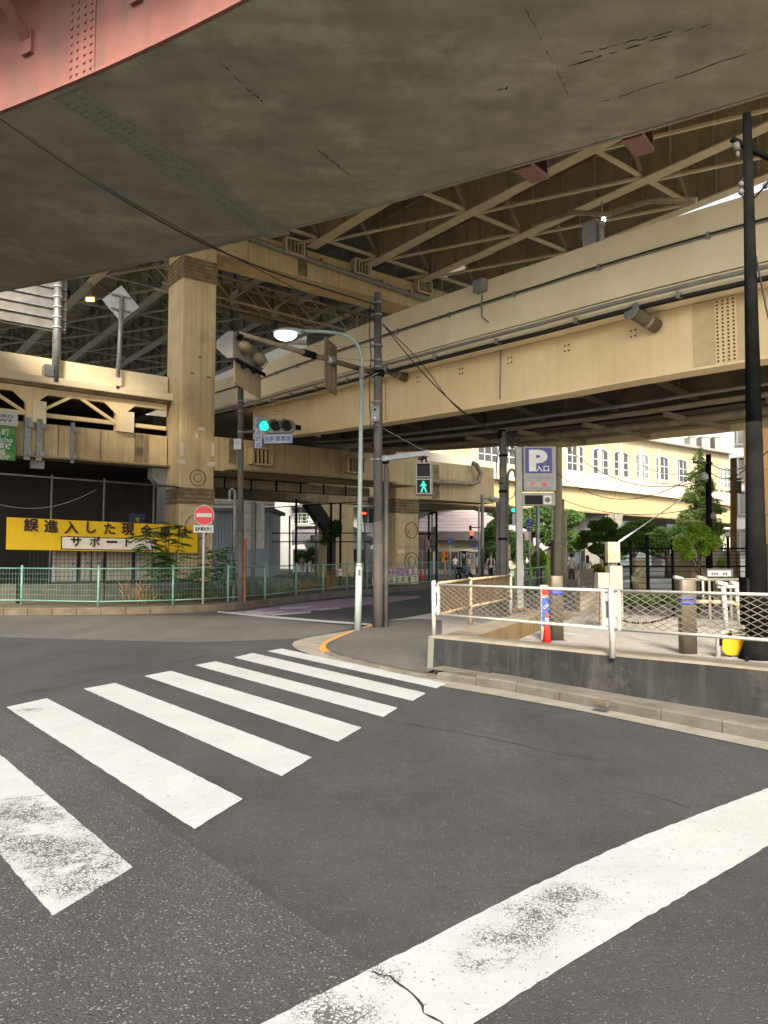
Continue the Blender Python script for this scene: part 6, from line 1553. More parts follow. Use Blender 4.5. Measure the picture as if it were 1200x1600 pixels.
# lime fence, beige rail, stand sign, information board, bike rack
lf = thing('lime_fence', 'lime green pipe fence on the far side of the plaza', 'fence', on(815, 925, .1))
LP = [(790, 930), (806, 934), (830, 927), (853, 920)]; LPW = pxs(LP, .06)
for p in LPW:
    b = MB(); b.tube(p, p + Z * 1.05, .05, 10); b.build('post', M['limefence'], lf)
for a, c in zip(LPW, LPW[1:]):
    for z_ in (.98, .55, .2):
        b = MB(); b.tube(a + Z * z_, c + Z * z_, .025, 8); b.build('rail', M['limefence'], lf)
t = thing('beige_rail', 'beige mesh guard rail behind the control cabinet', 'guard rail', on(905, 925, .2)); BR = [on(905, 930, .2), on(926, 922, .2), on(952, 912, .15)]
for p in BR:
    b = MB(); b.tube(p, p + Z * .85, .04, 10); b.build('post', M['rustwhite'], t)
for a, c in zip(BR, BR[1:]):
    for z_ in (.82, .35):
        b = MB(); b.tube(a + Z * z_, c + Z * z_, .025, 8); b.build('rail', M['cabinet'], t)
    mb = MB(); diamonds(mb, a, c, (.36, .36), (.81, .81), .09, .016); stuff(mb.build('mesh_infill', M['cabinet'], t))
t = thing('lime_stand_sign', 'tall narrow yellow-green stand sign with dark characters', 'sign', on(861, 922, .11)); D = on(861, 922, .11).y; k = D / FPX; q = lambda x, y, o=0: at(x, y, D + o)
b = MB(); b.box((q(861, 864.5) + q(861, 920)) / 2, 12.5 * k, .08, 56 * k); bd = b.build('board', mat('lime_board', (.38, .52, .10), (.32, .46, .08), 3), t)
b = MB(); b.disc(q(861.5, 871, -.05), (0, 1, 0), 4.8 * k, .01, 20); b.build('emblem', M['yellowplate'], bd)
for i, chx in enumerate('自転車止'): lettering('character', chx, M['blacktext'], bd, q(862, 882 + i * 6.2, -.045), RT, Z, 5 * k, .02)
t = thing('info_board', 'small framed information board on a pipe rail near the hedge', 'sign', on(1124, 940, .2)); D = 13.0; k = D / FPX; q = lambda x, y, o=0: at(x, y, D + o)
b = MB(); b.box(q(1124, 895), 41 * k, .05, 13 * k); f = b.build('frame', M['polegrey'], t); b = MB(); b.box(q(1124, 896, -.03), 36 * k, .01, 9 * k); b.build('sheet', M['signwhite'], f)
for x in (1113, 1117, 1121, 1131, 1135):
    b = MB(); b.box(q(x, 896.5, -.04), 2.4 * k, .006, 3.5 * k); b.build('picture', M['polegrey'] if x != 1131 else M['signred'], f)
b = MB(); b.path([q(1062, 906), q(1080, 905.5), q(1165, 905.5)], .03, 8); b.build('rail', M['cabinet'], t)
for x in (1108, 1141): 
    p = q(x, 905); b = MB(); b.tube(Vector((p.x, D, .2)), p, .025, 8); b.build('leg', M['cabinet'], t)
rk = thing('bicycle_rack', 'cream bicycle rack of bent pipes with knob-topped posts on the plaza', 'bicycle rack', on(1130, 985, .45)); D = 10.5; k = D / FPX; q = lambda x, y, o=0: at(x, y, D + o)
for (x, yt, yb, dd) in ((1130, 914, 985, 0), (1151, 914, 978, .5), (1062, 905, 935, 1.6), (1098, 905, 940, 1.6)):
    p = q(x, yt, dd); e = q(x, yb, dd); b = MB(); b.tube(Vector((p.x + (.03 if x > 1120 else 0), p.y, max(.3, e.z))), p, .034 if x > 1120 else .018, 10); po = b.build('post', M['white'], rk)
    b = MB(); b.box(p + Vector((-.02, 0, .02)), .16, .1, .06, (1, .1, -.25)); b.build('knob', M['white'], po, bevel=.02)
b = MB(); b.path(smooth([q(1075, 940, .3), q(1140, 941), q(1155, 945), q(1160, 955), q(1161, 985)], 1), .03, 8); b.build('hoop', M['rustwhite'], rk)
b = MB(); b.tube(q(1122, 917), q(1165, 917, .2), .022, 8); b.build('cross_pipe', M['white'], rk)

# ================================================================== BACKGROUND BUILDINGS
def bbox(name, x0, x1, y0, y1, z0, z1, m, parent, bevel=0):
    b = MB(); b.box(((x0 + x1) / 2, (y0 + y1) / 2, (z0 + z1) / 2), x1 - x0, y1 - y0, z1 - z0); return b.build(name, m, parent, bevel=bevel)
def window(parent, c, xd, w_, h_, frame_m, glass_m, mull=1, rows=1, arch=False, proud=.06):
    """frame bars + pane, facing n = xd x up toward the viewer"""
    xd = Vector(xd).normalized(); n = xd.cross(Z); b = MB(); c = Vector(c)
    top_ = []
    if arch:
        for j in range(9):
            a = math.pi * j / 8; top_.append(c + xd * (w_ / 2 * math.cos(a)) + Z * (h_ / 2 + .13 * w_ * math.sin(a)))
    pane = [c - xd * w_ / 2 - Z * h_ / 2, c + xd * w_ / 2 - Z * h_ / 2] + (top_ if arch else [c + xd * w_ / 2 + Z * h_ / 2, c - xd * w_ / 2 + Z * h_ / 2])
    b.prism([p + n * .005 for p in pane], n * .02)
    wo_ = b.build('window', glass_m, parent)
    fr = MB(); t_ = max(.07, w_ * .045)
    fr.box(c - xd * (w_ / 2) + n * proud, t_, .08, h_ + t_, xd); fr.box(c + xd * (w_ / 2) + n * proud, t_, .08, h_ + t_, xd)
    fr.box(c - Z * h_ / 2 + n * (proud + .003), w_ + t_ * 2, .09, t_, xd)
    if arch:
        for p, q in zip(top_, top_[1:]): fr.beam(p + n * proud, q + n * proud, .08, t_, n.cross((q - p).normalized()))
    else: fr.box(c + Z * h_ / 2 + n * (proud + .003), w_ + t_ * 2, .09, t_, xd)
    stuff(fr.build('frame', frame_m, wo_))
    for i in range(mull):
        b = MB(); b.box(c - xd * (w_ / 2) + xd * (w_ * (i + 1) / (mull + 1)) + n * (proud - .02), t_ * .7, .05, h_ * (1.12 if arch else 1), xd); b.build('mullion', frame_m, wo_)
    for i in range(rows):
        b = MB(); b.box(c - Z * h_ / 2 + Z * (h_ * (i + 1) / (rows + 1)) + n * (proud - .018), w_, .045, t_ * .7, xd); b.build('transom', frame_m, wo_)
    return wo_
# --- house with mauve roof
D = 52.0
xl, xr = at(626, 860, D).x, at(818, 860, D).x; ze = at(700, 842, D).z
h = thing('mauve_roof_house', 'low cream house with a mauve hipped roof behind the bystanders', 'house', ((xl + xr) / 2, D, .1))
bbox('wall', xl, xr, D, D + 8, 0, ze, M['wall_cream2'], h)
bbox('fascia', xl - .4, xr + .4, D - .7, D - .45, ze - .12, ze + .5, M['fascia'], h); bbox('eave_soffit', xl - .4, xr + .4, D - .45, D + .01, ze - .1, ze - .04, M['fascia'], h)
zr_ = at(700, 797, D + 4).z
b = MB(); e = [Vector((xl - .4, D - .7, ze + .52)), Vector((xr + .4, D - .7, ze + .52)), Vector((xr + .4, D + 8.5, ze + .52)), Vector((xl - .4, D + 8.5, ze + .52))]
r0, r1 = Vector((xl + 3, D + 4, zr_)), Vector((at(740, 797, D + 4).x, D + 4, zr_))
b.face([e[0], e[1], r1, r0]); b.face([e[1], e[2], r1]); b.face([e[2], e[3], r0, r1]); b.face([e[3], e[0], r0]); b.face(list(reversed(e))); b.build('roof', M['roof_mauve'], h)
for i in range(6):
    f_ = (i + 1) / 7; b = MB(); a_ = e[0].lerp(r0, f_); c_ = e[1].lerp(r1, f_); b.beam(a_ + Z * .02, c_ + Z * .02, .05, .05); b.build('tile_course', M['roof_mauve'], h)
for x, w_, m in ((694, .9, M['glassdark']), (716, 1.2, M['glassdark']), (741, 1.9, M['glass']), (775, 1.6, M['glass']), (660, 1.4, M['glassdark'])):
    c = at(x, 876, D - .01); window(h, c, RT, w_, 1.3, M['panelgrey'], m, 1, 0)
bbox('plinth', xl, xr, D - .12, D - .01, 0, .5, M['grey_wall'], h)
# --- far yellow viaduct and the long school-like building above it
fv = [Vector((-6, 45.3, 0)), Vector((.9, 50.6, 0)), Vector((8.4, 58.7, 0)), Vector((18.6, 66.8, 0)), Vector((34.6, 81.9, 0)), Vector((52.4, 100.9, 0))]
zk = lambda z: 1.6 + (z - 1.6) * 1.31
fvs = resample(smooth(fv, 2), 40)
fn_ = []
for k in range(41):
    t_ = (fvs[min(40, k + 1)] - fvs[max(0, k - 1)]).normalized(); fn_.append(Vector((t_.y, -t_.x, 0)))
fvt = thing('far_viaduct', 'yellow girder viaduct crossing in the distance on the right', 'viaduct', fvs[22])
def fsweep(name, prof, m, k0=0, k1=40):
    b = MB(); b.sweep([[fvs[k] + fn_[k] * x + Z * zk(z) for x, z in prof] for k in range(k0, k1 + 1)]); return b.build(name, m, fvt)
fsweep('girder', [(0, 4.65), (0, 6.25), (-.3, 6.25), (-.3, 4.65)], M['viad_yellow']); fsweep('soffit', [(.1, 4.55), (.1, 4.63), (-6, 4.63), (-6, 4.55)], M['pierdark'])
fsweep('ledge', [(.5, 6.27), (.5, 6.5), (-6, 6.5), (-6, 6.27)], M['parapet']); fsweep('parapet', [(.45, 6.51), (.45, 7.3), (.25, 7.3), (.25, 6.51)], M['wall_cream2'])
for k in range(4, 40, 3):
    b = MB(); b.box(fvs[k] + fn_[k] * .05 + Z * zk(5.45), .1, .1, 2.0, fn_[k]); b.build('stiffener', M['viad_yellow'], fvt)
c = at(925, 840, 70); pr = thing('far_pier', 'concrete pier with a wide cap under the far yellow viaduct', 'pier', (c.x, 70, .1))
bbox('column', c.x - .7, c.x + .7, 70, 71.5, .1, 4.6, M['concrete'], pr)
b = MB(); b.prism([Vector((c.x + x, 69.8, z)) for x, z in ((-3, 5.5), (3, 5.5), (2.8, 4.4), (.8, 3.5), (-.8, 3.5), (-2.8, 4.4))], Vector((0, 2, 0))); b.build('cap_beam', M['concrete'], pr)
for dx in (-2.2, -1.2, 1.2, 2.2):
    b = MB(); b.box(Vector((c.x + dx, 69.7, 4.9)), .16, .2, 1.1); b.build('bearing_block', M['rock'], pr)
bl = thing('arched_window_building', 'long cream building with a row of arched white windows above the far viaduct', 'building', (22, 76, 8.1))
# its facade follows the viaduct a little behind
A1, A2 = Vector((3.3, 60.8, 0)), Vector((45.9, 95.6, 0))
fd = (A2 - A1).normalized(); fnn = Vector((fd.y, -fd.x, 0)); L_ = (A2 - A1).length
zt_ = 14.2
b = MB(); b.hexa([A1 + Z * 8.1, A2 + Z * 8.1, A2 - fnn * 9 + Z * 8.1, A1 - fnn * 9 + Z * 8.1], [A1 + Z * zt_, A2 + Z * (zt_ + .6), A2 - fnn * 9 + Z * zt_, A1 - fnn * 9 + Z * zt_]); b.build('wall', M['wall_cream'], bl)
b = MB(); b.hexa([A1 + fnn * .7 + Z * (zt_ + .02), A2 + fnn * .7 + Z * (zt_ + .62), A2 - fnn * 9 + Z * (zt_ + .62), A1 - fnn * 9 + Z * (zt_ + .02)], [A1 + fnn * .7 + Z * (zt_ + .3), A2 + fnn * .7 + Z * (zt_ + .9), A2 - fnn * 3 + Z * (zt_ + 1.6), A1 - fnn * 3 + Z * (zt_ + 1.2)]); b.build('roof', M['roof_grey'], bl)
def on_fac(px, py, off=0):
    r = ray(px, py); o_ = A1 + fnn * off; t_ = (o_ - CAMP).dot(fnn) / r.dot(fnn); return CAMP + r * t_
wl_ = []
for x, y in ((762, 703), (800, 708), (898, 718), (938, 724), (970, 728), (1003, 731), (1034, 734), (1064, 738), (1102, 744), (1133, 748)):
    c = on_fac(x, y); window(bl, c, fd, 2.8, 2.45, M['signwhite'], M['glass'] if x % 2 else M['glassdark'], 2, 2, True)
    b = MB(); b.box(c - Z * 1.5 + fnn * .1, 3.1, .3, .16, fd); b.build('sill', M['wall_cream2'], bl)
for i in range(14):
    p = A1 + fd * (L_ * (i + .5) / 14); b = MB(); b.box(p + fnn * .09 + Z * 11.3, .34, .16, 5.2, fd); b.build('pilaster', M['wall_cream2'], bl)
bbm = MB(); bbm.hexa([A1 + fnn * .22 + Z * 9.2, A2 + fnn * .22 + Z * 9.2, A2 + fnn * .005 + Z * 9.2, A1 + fnn * .005 + Z * 9.2], [A1 + fnn * .22 + Z * 9.6, A2 + fnn * .22 + Z * 9.6, A2 + fnn * .005 + Z * 9.6, A1 + fnn * .005 + Z * 9.6]); bbm.build('string_course', M['wall_cream2'], bl)
for f_ in (.08, .3, .55, .8):
    p = A1 + fd * (L_ * f_) - fnn * 4; b = MB(); b.box(p + Z * 4.0, 1.4, 1.4, 8.0, fd); b.build('support_column', M['concrete'], bl)
# mint glass rooftop structure behind
D = 104; t = thing('mint_rooftop', 'pale mint glazed rooftop terrace rising behind the cream building', 'building', (at(1010, 700, D).x, D, .1))
x0, x1 = at(930, 700, D).x, at(1078, 700, D).x; z1 = at(1000, 677, D).z
bbox('body', x0, x1, D, D + 8, 0, z1 - 1.2, M['mint'], t)
for i in range(9):
    x = x0 + (x1 - x0) * i / 8; bbox('fin', x - .12, x + .12, D - .3, D - .02, z1 - 3, z1 + .6, M['signwhite'], t)
bbox('glass_rail', x0, x1, D - .2, D - .1, z1 - 1.1, z1 + .1, M['mint'], t)
for x, w_ in ((1083, .85), (1103, 1.15), (1122, .85)):
    c = at(x, 690, 100); tt = thing('rooftop_plant', {1083: 'left', 1103: 'middle', 1122: 'right'}[x] + ' beige box of three rooftop plant units on the skyline', 'plant unit', (c.x, 100, 15.0), 'rooftop plant units')
    bbox('casing', c.x - w_ / 2, c.x + w_ / 2, 100, 102, 13.5, c.z + .6, M['cabinet'], tt); bbox('cap', c.x - w_ * .55, c.x + w_ * .55, 99.9, 102.1, c.z + .61, c.z + .75, M['panelgrey'], tt)
# white and tan buildings at the right edge
SX, SY = Vector((.866, -.5, 0)), Vector((.5, .866, 0))
def obox(name, o_, a0, a1, b0, b1, z0, z1, m, parent):
    b = MB(); P4 = [o_ + SX * a0 + SY * b0, o_ + SX * a1 + SY * b0, o_ + SX * a1 + SY * b1, o_ + SX * a0 + SY * b1]
    b.hexa([p + Z * z0 for p in P4], [p + Z * z1 for p in P4]); return b.build(name, m, parent)
D = 34; o_ = at(1143, 700, D); o_.z = 0; t = thing('white_tower', 'narrow white building slice left of the tan building', 'building', o_)
obox('wall', o_, 0, 3, 0, 8, 0, 13, M['white_wall'], t)
for z_ in (2.2, 4.0, 5.6, 7.3): window(t, o_ + SX * .45 + Z * z_ - SY * .01, SX, .4, 1.1, M['grey_wall'], M['glass'], 0, 0)
D = 21; o_ = at(1161, 700, D); o_.z = 0; t = thing('tan_building', 'tan panelled building wall at the right edge behind the black pole', 'building', o_)
yy = [930, 868, 806, 735, 650, 560]
for i in range(5):
    z0, z1 = max(.1, at(1161, yy[i], D).z), at(1161, yy[i + 1], D).z
    for j in range(4): obox('panel', o_, 1.3 * j + .012, 1.3 * (j + 1) - .012, 0, .08, z0 + .012, z1 - .012, M['tan'], t)
obox('core', o_, .02, 5.2, .085, 7, .1, 7.4, M['tan'], t)
window(t, o_ + SX * .75 + Z * 1.1 - SY * .01, SX, .4, 1.5, M['bolt'], M['glassdark'], 0, 1)
# wall block, pillar, dark fence and hedge beyond the plaza
t = thing('cream_switch_block', 'cream switchgear block with small boxes beneath the lime tree', 'utility block', on(1102, 930, .12)); D = 22.5; q = lambda x, y, o=0: at(x, y, D + o)
a_, c_ = q(1080, 858), q(1124, 930); bbox('body', a_.x, c_.x, D, D + 1.5, .1, a_.z, M['wall_cream'], t)
a_, c_ = q(1124.5, 861), q(1163, 930); bbox('side_wall', a_.x, c_.x, D + .2, D + 1.5, .1, a_.z, M['wall_cream'], t)
for x in (1084, 1092, 1100, 1108, 1116, 1133, 1145, 1156):
    p = q(x, 880); bbox('seam', p.x - .012, p.x + .012, D - .012 + (.2 if x > 1125 else 0), D - .002 + (.2 if x > 1125 else 0), .15, q(x, 862).z, M['pierdark'], t)
for (x, y, w_, h_) in ((1087, 880, .3, .12), (1117, 873, .35, .45)): 
    p = q(x, y); bbox('box', p.x - w_ / 2, p.x + w_ / 2, D - .2, D - .02, p.z - h_, p.z + h_, M['cabinet'], t)
t = thing('gate_pillar', 'square cream gate pillar with a flat cap behind the dark fence', 'pillar', on(1004, 925, .12)); D = 23.5; q = lambda x, y: at(x, y, D)
a_, c_ = q(993, 875), q(1015, 930); bbox('shaft', a_.x, c_.x, D, D + .45, .1, a_.z, M['wall_cream'], t); bbox('cap', a_.x - .05, c_.x + .05, D - .05, D + .5, a_.z + .003, a_.z + .08, M['wall_cream2'], t)
D = 19.5; fe_ = thing('dark_wire_fence', 'dark steel fence with horizontal wires beyond the plaza hedge', 'fence', (at(1050, 900, D).x, D, .12)); q = lambda x, y: at(x, y, D)
for x, yt in ((966, 842), (985, 844), (1011, 836), (1050, 843), (1092, 840), (1137, 838), (1170, 838)):
    p = q(x, yt); b = MB(); b.tube(Vector((p.x, D, .1)), p, .04 if x != 1011 else .05, 8); b.build('post', M['black'], fe_)
for i, y in enumerate((857, 862, 867, 872, 878, 885, 893, 902, 911, 920)):
    b = MB(); b.tube(q(964, y), q(1172, y), .022 if y in (857, 885) else .008, 6); b.build('rail' if y in (857, 885) else 'wire', M['black'], fe_)

# ---------------------------------------------------- through the left opening
D = 58; t = thing('white_gabled_house', 'white gabled house glimpsed under the left bridge opening', 'house', (at(530, 880, D).x, D, .1)); q = lambda x, y, o=0: at(x, y, D + o)
a_, c_ = q(458, 850), q(592, 890)
bbox('wall', a_.x, c_.x, D, D + 7, .1, q(500, 858).z, M['white_wall'], t)
b = MB(); b.prism([q(478, 858), q(578, 858), q(578, 846), q(540, 824), q(478, 850)], Vector((0, 7, 0))); b.build('gable', M['white_wall'], t)
b = MB(); b.beam(q(476, 852, -.3), q(541, 822.5, -.3), .6, .14, (0, 1, 0)); b.build('roof_edge', M['grey_wall'], t); b = MB(); b.beam(q(541, 822.5, -.3), q(584, 848, -.3), .6, .14, (0, 1, 0)); b.build('roof_edge', M['grey_wall'], t)
b = MB(); b.face([q(456, 852, -.3), q(480, 850, -.3), q(520, 826, 6), q(456, 828, 6)]); b.build('side_roof', M['roof_grey'], t)
for x, y, w_, h_ in ((467, 868, .8, .9), (497, 870, .5, 1.2), (517, 868, .6, 1.0), (560, 868, .9, 1.0)): window(t, q(x, y, -.01), RT, w_, h_, M['grey_wall'], M['glassdark'], 1, 0)
D = 74; t = thing('grey_apartment_block', 'grey apartment block with balconies and pipes beyond the bridge opening', 'building', (at(520, 880, D).x, D, .1)); q = lambda x, y, o=0: at(x, y, D + o)
a_, c_ = q(430, 700), q(612, 700); bbox('wall', a_.x, c_.x, D, D + 9, .1, 11, M['grey_wall'], t)
for (y, x0, x1) in ((820, 462, 545), (790, 455, 600)):
    a_, c_ = q(x0, y), q(x1, y); bbox('balcony_floor', a_.x, c_.x, D - 1.6, D - .02, a_.z - .2, a_.z, M['panelgrey'], t)
    for z_ in (.35, .7, 1.05): bbox('balcony_rail', a_.x, c_.x, D - 1.58, D - 1.52, a_.z + z_, a_.z + z_ + .05, M['polegreen'], t)
    for i in range(14):
        x = a_.x + (c_.x - a_.x) * i / 13; bbox('baluster', x - .03, x + .03, D - 1.5, D - 1.45, a_.z + .01, a_.z + 1.04, M['polegreen'], t)
for (x, y, w_, h_) in ((470, 806, 1.6, 1.6), (500, 800, 2.4, 1.6), (533, 804, 1.2, 1.6), (478, 780, 1.5, 1.5), (540, 778, 1.5, 1.5), (575, 806, 1.2, 1.6), (575, 778, 1.2, 1.5)): window(t, q(x, y, -.01), RT, w_, h_, M['white_wall'], M['glassdark'], 1, 0)
a_, c_ = q(485, 792), q(513, 818); bbox('oriel', a_.x, c_.x, D - 1.4, D - .02, c_.z, a_.z, M['white_wall'], t)
D = 46; t = thing('corrugated_shed', 'pale blue corrugated shed wall glimpsed right of the tall column', 'shed', (at(355, 880, D).x, D, .1)); q = lambda x, y, o=0: at(x, y, D + o)
M['paleblue'] = mat('pale_blue_sheet', (.48, .56, .60), (.40, .48, .53), 2, .6)
a_, c_ = q(325, 800), q(420, 895); n_ = 22
bbox('wall', a_.x, c_.x, D, D + 5, .1, a_.z, M['paleblue'], t)
for i in range(n_):
    x = a_.x + (c_.x - a_.x) * (i + .5) / n_; bbox('rib', x - .05, x + .05, D - .07, D - .005, .1, a_.z, M['paleblue'], t)
bbox('roof', a_.x - .3, c_.x + .3, D - .4, D + 5.3, a_.z + .01, a_.z + .25, M['roof_grey'], t)
simple_pole('cyan_lamp_pole', 'thin pale blue lamp pole under the left bridge opening', 452.5, 893, 806, 48, .06, M['paleblue'], .16)
simple_pole('dark_bell_pole', 'dark pole with a bell lamp under the left bridge opening', 494, 897, 815, 44, .07, M['polegrey'], .16)
t = thing('bell_lamp', 'small bell-shaped lamp on the dark pole beyond the fence', 'lamp', at(491, 845, 43.9)); b = MB(); b.tube(at(491, 836, 43.9), at(491, 848, 43.9), .22, 12, .28); b.build('shade', M['panelgrey'], t); b = MB(); b.beam(at(491, 838, 43.9), at(494, 836, 44), .05, .05); b.build('bracket', M['black'], t)
t = thing('red_cross_signal', 'distant red signal lamps beside the rear pier', 'traffic light', at(568.5, 803, 47)); 
for dx in (-2, 2): b = MB(); b.disc(at(568.5 + dx, 802, 46.9), (0, 1, 0), .09, .03, 12); b.build('red_lens', M['glow_red'], t)
b = MB(); b.box(at(568.5, 802, 47), .5, .15, .25); b.build('housing', M['black'], t); b = MB(); p = at(570, 803, 47.1); b.tube(Vector((p.x, p.y, .15)), p, .05, 8); b.build('post', M['polegrey'], t)
t = thing('notice_plate', 'small white notice plate on the far green fence', 'sign', at(531, 895, 30)); b = MB(); b.box(at(531, 894.5, 29), .19, .02, .29); bn_ = b.build('plate', M['signwhite'], t)
b = MB(); b.box(at(531, 893, 28.98), .11, .01, .02); b.build('text_bar', M['blacktext'], bn_)
t = thing('inner_gate', 'tall dark steel gate frame standing behind the island fence', 'gate', at(505, 900, 33)); 
for x, y1 in ((463, 780), (532, 786), (517.5, 786)): 
    b = MB(); p = at(x, y1, 34); b.beam(Vector((p.x, 34, .15)), Vector((p.x, 34, p.z)), .1, .1); b.build('post', M['black'], t)
for y in (833, 846.5): 
    b = MB(); b.beam(at(425, y, 34), at(580, y, 34), .05, .05); b.build('bar', M['black'], t)
b = MB(); b.beam(at(400, 795, 34), at(470, 790, 34), .04, .04); b.build('stay', M['black'], t); b = MB(); b.beam(at(470, 790, 34), at(580, 783, 34), .04, .04); b.build('stay', M['black'], t)
# red-framed gate & mirror near the far column
t = thing('steel_scaffold', 'dark tubular scaffold frame to the right of the far column', 'scaffold', at(675, 905, 37)); D = 37; q = lambda x, y, o=0: at(x, y, D + o)
for (x, y0, y1, r_) in ((649, 905, 785, .06), (653, 905, 800, .05), (670, 905, 803, .05), (675, 905, 800, .03), (682, 905, 800, .06), (638.5, 905, 740, .14)):
    b = MB(); p = q(x, y0); b.tube(Vector((p.x, D, .15)), q(x, y1), r_, 8); b.build('upright', M['black'] if x != 638.5 else M['polegrey'], t)
for (a, c) in (((670, 803), (682, 800)), ((649, 854), (682, 854)), ((645, 798), (672, 798)), ((644, 834), (682, 834)), ((632, 826), (641, 825))):
    b = MB(); b.tube(q(*a), q(*c), .04, 8); b.build('ledger', M['black'], t)
b = MB(); b.box(q(678, 842), .3, .06, 1.25); b.build('panel', M['polegrey'], t); b = MB(); b.tube(q(648, 817), q(648, 826), .16, 10, .05); b.build('hanging_lamp', M['black'], t)
t = thing('traffic_mirror', 'round grey traffic mirror seen from behind on a red post', 'mirror', at(664, 905, 36)); D = 36; q = lambda x, y, o=0: at(x, y, D + o)
b = MB(); b.disc(q(661.5, 851), (.3, 1, 0), .34, .06, 28); b.build('disc', M['panelgrey'], t); b = MB(); p = q(664, 905); b.tube(Vector((p.x, D - .1, .15)), q(664.5, 834, -.1), .035, 8); b.build('post', mat('red_post', (.36, .04, .03), (.28, .03, .025), 5), t)
p = on(658, 907, .17); t = thing('small_far_cone', 'small red cone behind the mauve banner', 'cone', p); b = MB(); b.tube(p, p + Z * .62, .15, 14, .03); b.build('cone_body', M['cone'], t); b = MB(); b.box(p + Z * .01, .36, .36, .03); b.build('base', M['cone'], t)
# skyline blocks closing the horizon
D = 96; t = thing('sky_gap_block', 'tall near-black block added to fill the sky gap between the upper deck and the ramp', 'building', (at(440, 860, D).x, D, 0)); a_, c_ = at(290, 505, D), at(590, 505, D)  # added block, hides the bright sky below the upper deck
bbox('wall', a_.x, c_.x, D, D + 12, 0, a_.z, mat('gap_block_dark', (.022, .024, .025), (.016, .017, .018), 1, .6), t)  # near-black colour keeps the filled gap dark
for i in range(10): bbox('floor_band', a_.x, c_.x, D - .15, D - .01, 2 + i * 3.1, 2.5 + i * 3.1, M['umber'], t)
for i, (x0, x1, y, D, m, lab) in enumerate(((-420, -120, 640, 120, M['grey_wall'], 'plain grey far block at the extreme left'), (250, 470, 760, 110, M['grey_wall'], 'grey far block behind the corrugated shed'), (560, 700, 770, 115, M['wall_cream2'], 'pale far block behind the rear pier'), (690, 905, 770, 120, M['grey_wall'], 'grey far block behind the dark trees'), (890, 1130, 790, 125, M['white_wall'], 'white far block behind the far pier'), (1120, 1500, 740, 118, M['wall_cream2'], 'cream far block at the right skyline'))):
    a_, c_ = at(x0, y, D), at(x1, y, D); t = thing('skyline_building', lab, 'building', ((a_.x + c_.x) / 2, D, 0), 'far skyline blocks'); bbox('wall', a_.x, c_.x, D, D + 10, 0, a_.z, m, t); bbox('roof_slab', a_.x - .3, c_.x + .3, D - .3, D + 10, a_.z + .01, a_.z + .5, M['roof_grey'], t)
    n_ = max(3, int((c_.x - a_.x) / 3)); nz = max(1, int(a_.z / 3.2))
    for zz in range(nz):
        for k in range(n_):
            x = a_.x + (c_.x - a_.x) * (k + .5) / n_; bbox('window', x - .7, x + .7, D - .06, D - .01, zz * 3.2 + 1.2, zz * 3.2 + 2.5, M['glassdark'], t)

# ================================================================== WIRES, POLES IN THE BACKGROUND RIGHT
t = simple_pole('black_wood_pole', 'slim black utility pole with lamp and loudspeaker in front of the tall ginkgo', 1108, 925, 710, 20.5, .10, M['black'], .12, .07, 1107)
q = lambda x, y, o=0: at(x, y, 20.5 + o)
b = MB(); b.beam(q(1083, 722), q(1113, 724), .06, .07); b.build('cross_arm', M['polegrey'], t); b = MB(); b.ell(q(1100, 745, -.1), .13, .1, .13); b.build('lamp_globe', M['signwhite'], t); b = MB(); b.tube(q(1116, 806, -.05), q(1109, 808, -.05), .13, 12, .05); b.build('loudspeaker', M['pipegrey'], t); b = MB(); b.ell(q(1101, 750, -.1), .1, .08, .1); b.build('lamp_base', M['polegrey'], t)
t = simple_pole('brown_wood_pole', 'brown wooden utility pole right of the ginkgo', 1146, 925, 716, 26, .11, M['wood'], .12)
q = lambda x, y, o=0: at(x, y, 26 + o)
for y in (748, 768): b = MB(); b.beam(q(1140, y), q(1158, y + 1), .07, .08); b.build('cross_arm', M['wood'], t)
b = MB(); b.tube(q(1151, 770), q(1151, 752), .16, 10); b.build('transformer', M['panelgrey'], t)
for k, (a, c, sg) in enumerate((((868, 737, 27), (1107, 728, 20.5), 1.0), ((876, 690, 27), (1107, 748, 20.5), .8), ((970, 700, 40), (1107, 735, 20.5), .6), ((1107, 722, 20.5), (1200, 705, 14), .3), ((1107, 735, 20.5), (1175, 722, 16), .3), ((878, 780, 27), (1107, 790, 20.5), .4))):
    o = cable('street_wire', [at(*a), at(*c)], .012, sg, None, M['cable']); tag(o, 'thin dark street wire, %s' % ['sagging from the concrete pole to the slim black pole', 'topmost of those leaving the concrete pole', 'crossing the middle of the arched windows', 'from the slim black pole to the frame edge', 'just above the brown wooden pole', 'lowest of those leaving the concrete pole'][k], 'wire')
for k, (a, c) in enumerate((((967, 846, 11), (1078, 772, 55)), ((969, 846, 11), (1081, 768, 55)))):
    o = cable('guy_line', [at(*a), at(*c)], .012, .0, None, M['signwhite']); tag(o, ['lower', 'upper'][k] + ' pale guy line rising from the control cabinet to the right', 'wire')

